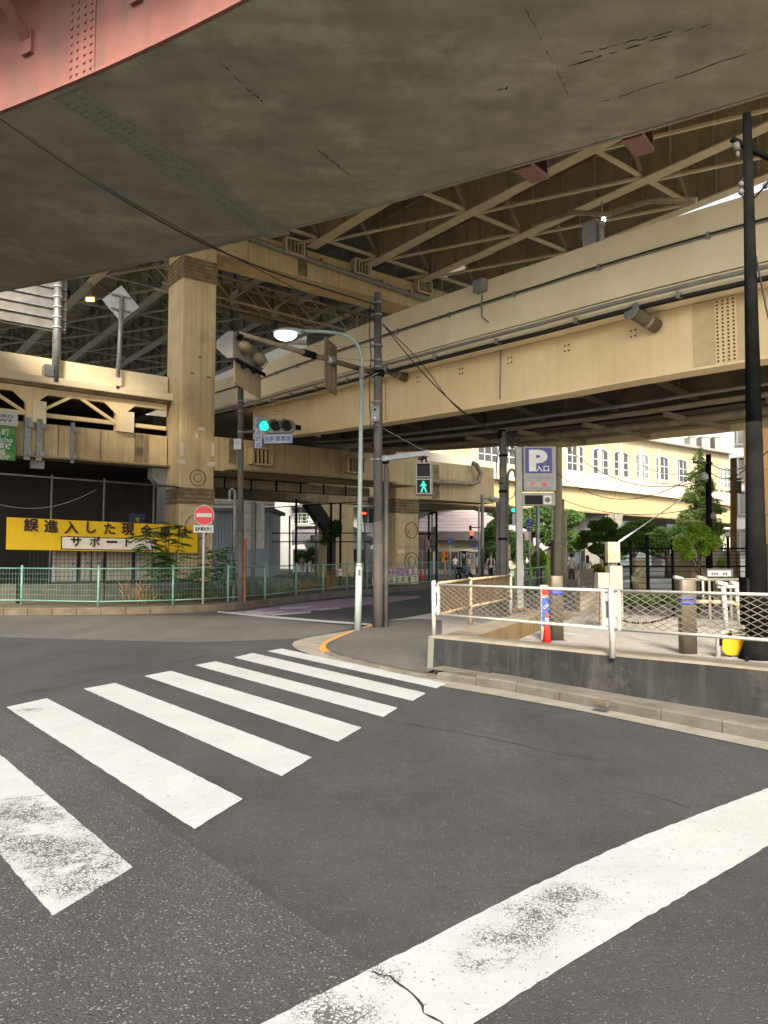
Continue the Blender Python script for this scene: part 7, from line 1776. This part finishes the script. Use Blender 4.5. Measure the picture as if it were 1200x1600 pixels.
# ================================================================== TREES AND PLANTS
def leaf_cloud(mb, clumps, n, size, rnd, flat_=.0):
    tot = sum(r[0] * r[1] * r[2] for _, r in clumps)
    for c, r in clumps:
        m_ = max(8, int(n * r[0] * r[1] * r[2] / tot))
        for i in range(m_):
            while True:
                d = Vector((rnd.uniform(-1, 1), rnd.uniform(-1, 1), rnd.uniform(-1, 1)))
                if .25 < d.length < 1: break
            if rnd.random() < .65: d = d.normalized() * (.72 + .3 * rnd.random())
            p = Vector(c) + Vector((d.x * r[0], d.y * r[1], d.z * r[2]))
            a = Vector((rnd.gauss(0, 1), rnd.gauss(0, 1), rnd.gauss(0, .6 - flat_ * .5))).normalized(); b_ = a.orthogonal().normalized(); b_.rotate(Matrix.Rotation(rnd.uniform(0, 6.28), 3, a))
            s = size * rnd.uniform(.6, 1.3)
            mb.face([p - a * s, p - b_ * s * .42, p + a * s, p + b_ * s * .42])
def tree(name, label, base, top, clumps, n, size, m, trunk_r, seed, cat='tree'):
    rnd = random.Random(seed); t = thing(name, label, cat, base)
    mb = MB(); top = Vector(top); base = Vector(base)
    P_ = [base - Z * .05] + [base.lerp(top, f) + Vector((rnd.uniform(-1, 1), rnd.uniform(-1, 1), 0)) * trunk_r * .6 for f in (.3, .6)] + [top]
    mb.path(P_, [trunk_r, trunk_r * .8, trunk_r * .6, trunk_r * .25], 8)
    for c, r in clumps:
        j = min(max(.15, (Vector(c).z - base.z) / max(.1, top.z - base.z) - .25), .9); a = base.lerp(top, j); c = Vector(c)
        mb.path([a, a.lerp(c, .5) + Z * .1, c], [trunk_r * .45, trunk_r * .28, trunk_r * .1], 5)
    mb.build('trunk', M['bark'], t, fix=False)
    lb_ = MB(); sub = []
    for c, r in clumps:
        sub.append((c, tuple(x * .8 for x in r)))
        for i in range(5):
            d = Vector((rnd.gauss(0, 1), rnd.gauss(0, 1), rnd.gauss(0, .8))).normalized()
            sub.append((Vector(c) + Vector((d.x * r[0], d.y * r[1], d.z * r[2])) * .72, tuple(x * rnd.uniform(.3, .48) for x in r)))
    leaf_cloud(lb_, sub, n, size, rnd); stuff(lb_.build('crown', m, t, fix=False)); return t
def cl(x, y, D, rx, rz=None, ry=None):
    k = D / FPX; return (at(x, y, D), (rx * k, (ry or rx) * k, (rz or rx) * k))
tree('evergreen_tree', 'tall dark evergreen tree right of the mauve roofed house', (at(778, 900, 47).x, 47, .1), at(780, 800, 47), [cl(775, 835, 47, 22, 30), cl(790, 805, 47, 24, 20), cl(768, 865, 46, 18, 18), cl(800, 850, 47, 20, 24)], 15000, .11, M['leaf_dark'], .22, 1)
tree('broad_tree', 'dark broad tree behind the blue arrow sign', (at(830, 900, 53).x, 53, .1), at(832, 800, 53), [cl(826, 820, 53, 26, 28), cl(850, 800, 53, 26, 20), cl(815, 855, 52, 22, 22), cl(862, 835, 53, 24, 26), cl(890, 810, 53, 22, 18), cl(895, 845, 53, 20, 22)], 19000, .115, M['leaf_dark'], .25, 2)
tree('lime_bush', 'bright lime rounded bush left of the concrete pole', (at(846, 900, 35).x, 35, .1), at(846, 865, 35), [cl(843, 872, 35, 14, 15), cl(855, 880, 35, 12, 14), cl(834, 884, 35, 10, 12)], 5000, .085, M['leaf_lime'], .06, 3, 'bush')
tree('layered_tree', 'spreading tree with layered foliage right of the no entry sign', (at(948, 900, 31).x, 31, .1), at(946, 820, 31), [cl(925, 838, 31, 22, 12), cl(945, 822, 31, 24, 12), cl(965, 838, 31, 22, 14), cl(935, 858, 31, 20, 10), cl(905, 852, 31, 12, 8)], 15000, .062, M['leaf_mid'], .13, 4)
tree('round_pine', 'dense rounded tree beside the guy lines', (at(988, 905, 36).x, 36, .1), at(992, 815, 36), [cl(985, 832, 36, 22, 16), cl(1004, 822, 36, 18, 14), cl(975, 852, 36, 20, 14), cl(1008, 850, 36, 16, 14)], 14000, .068, M['leaf_mid'], .12, 5)
gk = []
for i, (y, hw) in enumerate(((704, 5), (716, 9), (730, 13), (746, 18), (762, 22), (778, 26), (796, 30), (814, 33), (832, 34), (848, 30))): gk += [cl(1093 + (-1) ** i * hw * .35, y, 38, hw * .9, 11), cl(1095 - (-1) ** i * hw * .55, y + 8, 38, hw * .7, 11), cl(1094 + hw * .2, y + 4, 38 - hw * .02, hw * .6, 10)]
tree('ginkgo_tree', 'tall conical ginkgo tree behind the black utility pole', (at(1097, 905, 38).x, 38, .1), at(1094, 702, 38), gk, 24000, .068, M['leaf_pine'], .16, 6)
tree('young_lime_tree', 'young bright lime-leaved tree in front of the cream block', (at(1091, 925, 19).x, 19, .12), at(1090, 830, 19), [cl(1092, 832, 19, 22, 16), cl(1068, 852, 19, 16, 12), cl(1112, 845, 19, 16, 14), cl(1075, 868, 19, 12, 9), cl(1100, 862, 19, 12, 9)], 6500, .052, M['leaf_lime'], .05, 7)
tree('small_shrub_tree', 'small bright shrub growing on the cream wall by the tan building', (at(1127, 900, 21.5).x, 21.5, .8), at(1127, 878, 21.5), [cl(1127, 880, 21.5, 7, 9)], 500, .06, M['leaf_lime'], .03, 8, 'shrub')
tree('distant_grove', 'hazy dark tree beneath the far viaduct', (at(1045, 905, 50).x, 50, .1), at(1045, 825, 50), [cl(1030, 842, 50, 28, 24), cl(1062, 838, 50, 24, 22), cl(1000, 845, 50, 24, 20), cl(1080, 855, 50, 20, 22), cl(1110, 850, 50, 22, 24), cl(965, 855, 51, 20, 20)], 16000, .095, M['leaf_shade'], .3, 9)
tree('flowering_bush', 'low bush with yellow blossom behind the long-haired walker', (at(935, 905, 29).x, 29, .1), at(935, 890, 29), [cl(932, 888, 29, 10, 8), cl(942, 892, 29, 8, 7)], 1500, .06, leafmat('yellow_blossom', (.10, .16, .02), (.48, .40, .03)), .03, 10, 'bush')
tree('tree_beyond_opening', 'green tree beside the rear pier beyond the fence', (at(521, 900, 45).x, 45, .1), at(519, 830, 45), [cl(514, 836, 45, 9, 11), cl(526, 828, 45, 9, 14), cl(507, 846, 45, 6, 7)], 3000, .13, M['leaf_mid'], .1, 11)
tree('shed_side_bush', 'dark bush beneath the corrugated shed beyond the fence', (at(480, 890, 55).x, 55, .1), at(480, 870, 55), [cl(470, 872, 55, 12, 12), cl(486, 866, 55, 8, 14)], 2200, .12, M['leaf_dark'], .08, 12, 'bush')
# hedge strip
hd = MB(); rnd = random.Random(21); cls = []
for i in range(26):
    x = 962 + 120 * i / 25; cls.append(cl(x, 938 + rnd.uniform(-4, 3), 15.5 + rnd.uniform(-.5, .5), 9, 6))
leaf_cloud(hd, cls, 6500, .045, rnd); o = hd.build('low_hedge', M['leaf_shade'], None, at(1020, 945, 15.5), fix=False); tag(o, 'low straggling green hedge along the back of the plaza', 'hedge'); o['kind'] = 'stuff'
tree('pale_shrub', 'small pale dry-looking shrub by the control cabinet', (at(996, 945, 15).x, 15, .3), at(997, 900, 15), [cl(1000, 895, 15, 7, 9), cl(992, 905, 15, 6, 9)], 420, .045, leafmat('pale_leaf', (.30, .30, .18), (.40, .38, .25)), .02, 14, 'shrub')
# feathery sumac by the banner: fronds of paired leaflets
def frond(mb, p, d, L, rnd, droop=.5, lf=.17):
    d = d.normalized(); side = d.cross(Z)
    if side.length < .05: side = Vector((1, 0, 0))
    side.normalize(); n = max(5, int(L / .045)); pts_ = []; q_ = p.copy(); v = d.copy()
    for i in range(n + 1):
        pts_.append(q_.copy()); v = (v - Z * droop / n).normalized(); q_ = q_ + v * (L / n)
    mb.path(pts_, .004, 3, False)
    for i in range(2, n + 1):
        for sg in (-1, 1):
            a = (side * sg + (pts_[i] - pts_[i - 1]).normalized() * .55 - Z * rnd.uniform(.05, .45)).normalized(); l = lf * math.sin(math.pi * min(1, (i + 1.5) / (n + 2))) ** .5 * rnd.uniform(.8, 1.15)
            w_ = a.cross(Z).normalized() * l * .27; c = pts_[i]; mb.face([c, c + a * l * .45 + w_, c + a * l, c + a * l * .45 - w_])
def sumac(label, base, h, n, L, seed, spread=1.0, name='sumac_shrub'):
    rnd = random.Random(seed); t = thing(name, label, 'shrub', base); st = MB(); lv = MB(); base = Vector(base)
    for s in range(5):
        top_ = base + Vector((rnd.uniform(-.4, .4) * spread, rnd.uniform(-.2, .2), h * rnd.uniform(.75, 1)))
        mid = base.lerp(top_, .5) + Vector((rnd.uniform(-.08, .08), 0, 0)); st.path([base, mid, top_], [.022, .015, .007], 5)
        for i in range(n // 5):
            f_ = rnd.uniform(.30, 1.0); a = base.lerp(mid, f_ * 2) if f_ < .5 else mid.lerp(top_, f_ * 2 - 1)
            ang = rnd.uniform(0, 6.28); frond(lv, a, Vector((math.cos(ang), math.sin(ang) * .7, rnd.uniform(.15, .7))), L * rnd.uniform(.7, 1.2), rnd, rnd.uniform(.5, 1.1))
    st.build('stems', M['bark'], t, fix=False); stuff(lv.build('leaves', M['leaf_shade'], t, fix=False))
pb_ = on(240, 945, .17); sumac('tall feathery-leaved shrub growing in front of the yellow banner', (pb_.x, 21.6, .17), 2.35, 190, .46, 31, 1.5)
pb_ = on(338, 940, .17); sumac('lower feathery shrub between the no entry sign and signal pole', (pb_.x + .1, 22.3, .17), 1.75, 100, .42, 32, 1.3)
pb_ = on(303, 940, .17); sumac('small drooping feathery plant at the foot of the tall column', (pb_.x, 22.0, .17), 1.1, 54, .4, 33, 1.3)
# dry and green weeds on the island, one mass
wd = MB(); wdr = MB(); rnd = random.Random(77)
def blade(mb, p, h, l): 
    a = Vector((rnd.gauss(0, 1), rnd.gauss(0, 1), 0)).normalized(); s_ = a.cross(Z) * .012; t_ = p + a * l + Z * h; mb.face([p - s_, p + s_, p + a * l * .5 + Z * h * .7 + s_ * .7, t_])
for i in range(5200):
    f_ = rnd.random(); x = 180 + 420 * f_; ykb = 941 if x < 350 else 941 - (x - 350) * .115
    p = on(x, ykb - abs(rnd.gauss(0, 1)) * 12 - 1, .17)
    if p.y > 45: continue
    dens = noise.noise(Vector((p.x * .8, p.y * .8, 0)))
    if dens < -.05: continue
    blade(wd if rnd.random() < .85 else wdr, p, rnd.uniform(.06, .28) * (1 + dens), rnd.uniform(.03, .16))
for (x, y, h) in ((205, 945, .75), (215, 945, .6), (507, 925, 1.0), (515, 924, .8), (525, 922, .95), (480, 929, .5)):
    b0 = on(x, y, .17)
    for i in range(26):
        a = b0 + Vector((rnd.uniform(-.3, .3), rnd.uniform(.1, .5), 0)); blade(wdr, a + Z * rnd.uniform(0, h * .7), rnd.uniform(.2, h * .5), rnd.uniform(.05, .3))
for mb, nm, m, lab in ((wd, 'green_weeds', M['weed'], 'low green weeds growing over the island behind the fence'), (wdr, 'dry_weeds', M['weed_dry'], 'dry rust-brown weeds on the island')):
    o = stuff(mb.build(nm, m, None, on(450, 930, .17), fix=False)); tag(o, lab, 'weeds')

# ================================================================== PEOPLE
SK = {}
def person(label, pos, H, heading, top, bottom, skirt=False, sleeve=.5, legs=1.0, hair='short', hairm=None, bag=None, arms=('down', 'down'), stride=.06, shoes=(.05, .045, .04)):
    """one skinned body; heading = direction faced (radians, 0 = away from the camera)"""
    t = thing('person', label, 'person', pos, 'people around the far plaza'); f = Vector((math.sin(heading), math.cos(heading), 0)); r = Vector((f.y, -f.x, 0)); O = Vector(pos)
    P = lambda x, y, z: O + (r * x + f * y + Z * z) * H
    J = {'pelvis': P(0, 0, .52), 'belly': P(0, .0, .60), 'chest': P(0, -.005, .72), 'neckb': P(0, -.005, .815), 'neck': P(0, .002, .845), 'head': P(0, .012, .90), 'crown': P(0, .008, .955)}
    RAD = {'pelvis': (.085, .062), 'belly': (.075, .055), 'chest': (.09, .06), 'neckb': (.045, .04), 'neck': (.030, .030), 'head': (.046, .054), 'crown': (.036, .042)}
    E_ = [('pelvis', 'belly', 'top'), ('belly', 'chest', 'top'), ('chest', 'neckb', 'top'), ('neckb', 'neck', 'skin'), ('neck', 'head', 'skin'), ('head', 'crown', 'skin')]
    for s, sg in (('l', -1), ('r', 1)):
        st = stride * sg
        J['hip' + s] = P(.048 * sg, 0, .49); J['knee' + s] = P(.05 * sg, st * .6 + .012, .275); J['ank' + s] = P(.052 * sg, st - .012, .045); J['toe' + s] = P(.058 * sg, st + .065, .018)
        RAD.update({'hip' + s: (.056, .056), 'knee' + s: (.037, .037), 'ank' + s: (.025, .025), 'toe' + s: (.022, .018)})
        E_ += [('pelvis', 'hip' + s, 'bottom'), ('hip' + s, 'knee' + s, 'bottom'), ('knee' + s, 'ank' + s, 'bottom' if legs > .7 else 'skin'), ('ank' + s, 'toe' + s, 'shoe')]
        J['sh' + s] = P(.098 * sg, -.005, .80); mode = arms[0 if s == 'l' else 1]
        if mode == 'down': el, wr, fi = P(.122 * sg, -.015, .625), P(.125 * sg, .02, .49), P(.122 * sg, .035, .43)
        elif mode == 'up': el, wr, fi = P(.14 * sg, .07, .86), P(.10 * sg, .10, .985), P(.09 * sg, .11, 1.04)
        elif mode == 'fwd': el, wr, fi = P(.125 * sg, .03, .64), P(.09 * sg, .15, .66), P(.07 * sg, .20, .67)
        else: el, wr, fi = P(.13 * sg, .0, .63), P(.04 * sg, .10, .68), P(.0, .11, .70)
        J.update({'el' + s: el, 'wr' + s: wr, 'fi' + s: fi}); RAD.update({'sh' + s: (.040, .040), 'el' + s: (.027, .027), 'wr' + s: (.019, .019), 'fi' + s: (.016, .012)})
        E_ += [('chest', 'sh' + s, 'top'), ('sh' + s, 'el' + s, 'top' if sleeve > .3 else 'skin'), ('el' + s, 'wr' + s, 'top' if sleeve > .8 else 'skin'), ('wr' + s, 'fi' + s, 'skin')]
    ks = list(J); me = bpy.data.meshes.new('body'); me.from_pydata([tuple(J[k] - O) for k in ks], [(ks.index(a), ks.index(b_)) for a, b_, _ in E_], [])
    o = bpy.data.objects.new('body', me); COL.objects.link(o)
    md = o.modifiers.new('skin', 'SKIN'); md.use_smooth_shade = True; md.branch_smoothing = .6
    for i, k in enumerate(ks): sv = me.skin_vertices[0].data[i]; sv.radius = (RAD[k][0] * H, RAD[k][1] * H); sv.use_root = (k == 'pelvis')
    o.modifiers.new('sub', 'SUBSURF').levels = 1; o.modifiers['sub'].render_levels = 1
    dg = bpy.context.evaluated_depsgraph_get(); bm_ = bpy.data.meshes.new_from_object(o.evaluated_get(dg)); bpy.data.objects.remove(o)
    bm_.materials.clear(); ml = {'top': 0, 'bottom': 1, 'skin': 2, 'shoe': 3}
    for m in (flat('top_cloth', top), flat('bottom_cloth', bottom), M['skin'], flat('shoe', shoes)): bm_.materials.append(m)
    for pl in bm_.polygons:
        c = pl.center + O; best = None
        for a, b_, kd in E_:
            A_, B_ = J[a], J[b_]; ab2 = B_ - A_; tt = max(0, min(1, (c - A_).dot(ab2) / max(1e-9, ab2.length_squared))); dd = (A_ + ab2 * tt - c).length - .6 * (RAD[a][0] * (1 - tt) + RAD[b_][0] * tt) * H
            if best is None or dd < best[0]: best = (dd, kd, a, tt)
        kd = best[1]
        if kd == 'top' and best[2].startswith('sh') and sleeve <= .6 and best[3] > sleeve * 1.2: kd = 'skin'
        if kd == 'bottom' and best[2].startswith('knee') and legs < 1 : kd = 'skin'
        if kd == 'top' and best[2] == 'pelvis' and best[3] < .45: kd = 'bottom'
        pl.material_index = ml[kd]; pl.use_smooth = True
    bo = bpy.data.objects.new('body', bm_); COL.objects.link(bo); bo.parent = t; WL[bo.name] = O
    hm = hairm or M['hair']; hb = MB(); hc = P(0, -.008, .925)
    hb.ell(hc + Z * .014 * H, .052 * H, .060 * H, .052 * H, 12, 8)
    if hair == 'long':
        hb.sweep([[P(x, y, z) for x, y in ((-.052, -.01), (-.045, -.06), (0, -.072), (.045, -.06), (.052, -.01), (0, -.03))] for z in (.93, .86)] + [[P(x * .9, y * .95, .755) for x, y in ((-.05, -.02), (-.04, -.06), (0, -.075), (.04, -.06), (.05, -.02), (0, -.035))]], smooth=True)
    if hair == 'bob': hb.ell(P(0, -.022, .895), .056 * H, .048 * H, .055 * H, 12, 8)
    hb.build('hair', hm, t)
    fb = MB()
    for sg in (-1, 1): fb.ell(P(.017 * sg, .062, .908), .006 * H, .004 * H, .004 * H, 6, 4)
    fb.ell(P(0, .060, .868), .012 * H, .005 * H, .003 * H, 6, 4); stuff(fb.build('face', M['hair'], t))
    if skirt:
        sm = flat('skirt_cloth', bottom); kb = MB(); secs = []
        for z_, w_ in ((.60, .078), (.50, .105), (.36, .125), (.20, .14)): secs.append([P(w_ * math.cos(a), w_ * .75 * math.sin(a), z_) for a in [2 * math.pi * j / 16 for j in range(16)]])
        kb.sweep(secs, smooth=True); kb.build('skirt', sm, t)
    if bag == 'shoulder':
        bb = MB(); bb.box(P(-.14, -.01, .50), .10 * H, .09 * H, .16 * H, r); bb.build('bag', M['black'], t, bevel=.02); sb_ = MB(); sb_.beam(P(-.12, -.01, .57), P(-.075, -.02, .80), .012 * H, .03 * H); sb_.build('bag_strap', M['black'], t)
    if bag == 'back':
        bb = MB(); bb.box(P(0, -.095, .70), .17 * H, .08 * H, .22 * H, r); bb.build('backpack', flat('pack', (.03, .035, .05)), t, bevel=.03)
    if bag == 'frontstrap':
        bb = MB()
        for sg in (-1, 1): bb.beam(P(.05 * sg, .062, .80), P(.055 * sg, .062, .62), .03 * H, .012 * H, f)
        bb.box(P(0, -.09, .70), .17 * H, .07 * H, .22 * H, r); stuff(bb.build('backpack', M['black'], t))
    if bag == 'tote':
        bb = MB(); bb.box(P(-.13, .06, .50), .05 * H, .13 * H, .17 * H, f); bb.build('tote_bag', flat('tote', (.45, .28, .12)), t, bevel=.015)
    return t
def pp(x, yf, z=.065): return tuple(on(x, yf, z))
def hh_(yh, yf, z=.115): return (yf - yh) * on(0, yf, z).y / FPX
person('distant person in a white top and blue jeans by the house', pp(711.5, 900), 1.5, 2.6, (.70, .69, .67), (.06, .09, .16), sleeve=.5, arms=('hold', 'down'))
person('person in a long beige dress holding a tan bag beside the scooter', pp(732.5, 905), 1.52, 2.4, (.52, .42, .30), (.50, .41, .29), skirt=True, sleeve=1, hair='long', bag='tote')
person('man in a pale grey shirt and dark shorts by the grey lamp pole', pp(745.5, 906), 1.58, 1.9, (.50, .52, .50), (.03, .035, .06), sleeve=.6, legs=.5)
person('person in a white shirt with black backpack straps walking towards us', pp(767, 914.5), 1.62, 3.0, (.62, .55, .50), (.02, .02, .022), sleeve=.6, bag='frontstrap', stride=.10, hairm=M['hairbrown'])
person('person in black with a dark backpack walking away by the cable pole', pp(786, 950), 1.5, .1, (.02, .02, .024), (.035, .035, .04), sleeve=.6, hair='bob', hairm=M['hairbrown'], bag='back', stride=.08)
person('woman in a taupe sleeveless top and jeans raising a phone', pp(880.5, 921), 1.56, .1, (.22, .15, .12), (.17, .20, .21), sleeve=.1, hair='bob', bag='shoulder', arms=('down', 'up'), stride=.03)
person('man in a white printed T-shirt and brown shorts walking away', pp(893.5, 921), 1.60, .15, (.72, .68, .60), (.10, .065, .04), sleeve=.7, legs=.5, stride=.05)
person('long-haired woman in a loose white top walking beyond the beige rail', pp(918.5, 921), 1.52, .05, (.68, .66, .62), (.30, .26, .22), sleeve=.8, hair='long', hairm=M['hairbrown'], legs=.6, stride=.05)
person('person in a pink-beige top under the left bridge opening', pp(472, 901, .17), 1.42, .2, (.42, .27, .22), (.40, .35, .30), sleeve=.4)
person('person in a black top and tan trousers under the left bridge opening', pp(489, 902, .17), 1.5, .4, (.02, .02, .022), (.40, .30, .20), sleeve=.5)
# scooter and rider
sp_ = Vector(pp(725, 907)); k = sp_.y / FPX
rd_ = person('helmeted rider in black sitting on the scooter', tuple(sp_ + Vector((0, .05, .22))), 1.35, 2.5, (.02, .02, .022), (.10, .14, .20), sleeve=1, arms=('fwd', 'fwd'), hairm=M['signwhite'])
st = thing('scooter', 'dark motor scooter with rider waiting near the house', 'scooter', sp_); fdv = Vector((math.sin(2.5), math.cos(2.5), 0))
for d_ in (.48, -.48):
    c = sp_ + fdv * d_ + Z * .22; b = MB(); b.annulus(c, fdv.cross(Z), .13, .22, .09, 18); wh = b.build('wheel', M['black'], st); b = MB(); b.disc(c, fdv.cross(Z), .12, .05, 12); b.build('rim', M['steelgrey'], wh)
b = MB(); b.beam(sp_ + fdv * -.5 + Z * .55, sp_ + fdv * .1 + Z * .5, .26, .26); b.beam(sp_ + fdv * .1 + Z * .32, sp_ + fdv * .42 + Z * .32, .26, .08); b.build('body', flat('scooter_body', (.05, .07, .10), .4), st, bevel=.04)
b = MB(); b.beam(sp_ + fdv * .40 + Z * .3, sp_ + fdv * .30 + Z * .85, .30, .08); b.build('front_shield', flat('scooter_front', (.08, .09, .12), .4), st, bevel=.02)
b = MB(); b.tube(sp_ + fdv * .30 + Z * .92 + fdv.cross(Z) * .3, sp_ + fdv * .30 + Z * .92 - fdv.cross(Z) * .3, .02, 8); b.build('handlebar', M['black'], st)
b = MB(); b.box(sp_ + fdv * -.3 + Z * .72, .55, .26, .1, fdv); b.build('seat', M['black'], st, bevel=.03)
# far no entry sign on the right
t = thing('far_no_entry_sign', 'distant red no entry sign on a slim pole near the white-shirted walkers', 'sign', at(906, 920, 33)); q = lambda x, y, o=0: at(x, y, 33 + o); k = 33 / FPX
b = MB(); p = q(906.5, 915); b.tube(Vector((p.x, 33, .1)), q(906.5, 842), .035, 8); b.build('post', M['signwhite'], t)
b = MB(); b.disc(q(899.5, 852), (0, 1, 0), 4.6 * k, .02, 24); ds = b.build('disc', M['signred'], t); b = MB(); b.box(q(899.5, 852, -.02), 6.6 * k, .01, 1.5 * k); b.build('white_bar', M['signwhite'], ds)
b = MB(); b.box(q(899.5, 858.5), 8 * k, .02, 3 * k); b.build('plate', M['signwhite'], t); b = MB(); b.beam(q(899, 853, .03), q(907, 853, .03), .03, .03); b.build('bracket', M['steelgrey'], t)
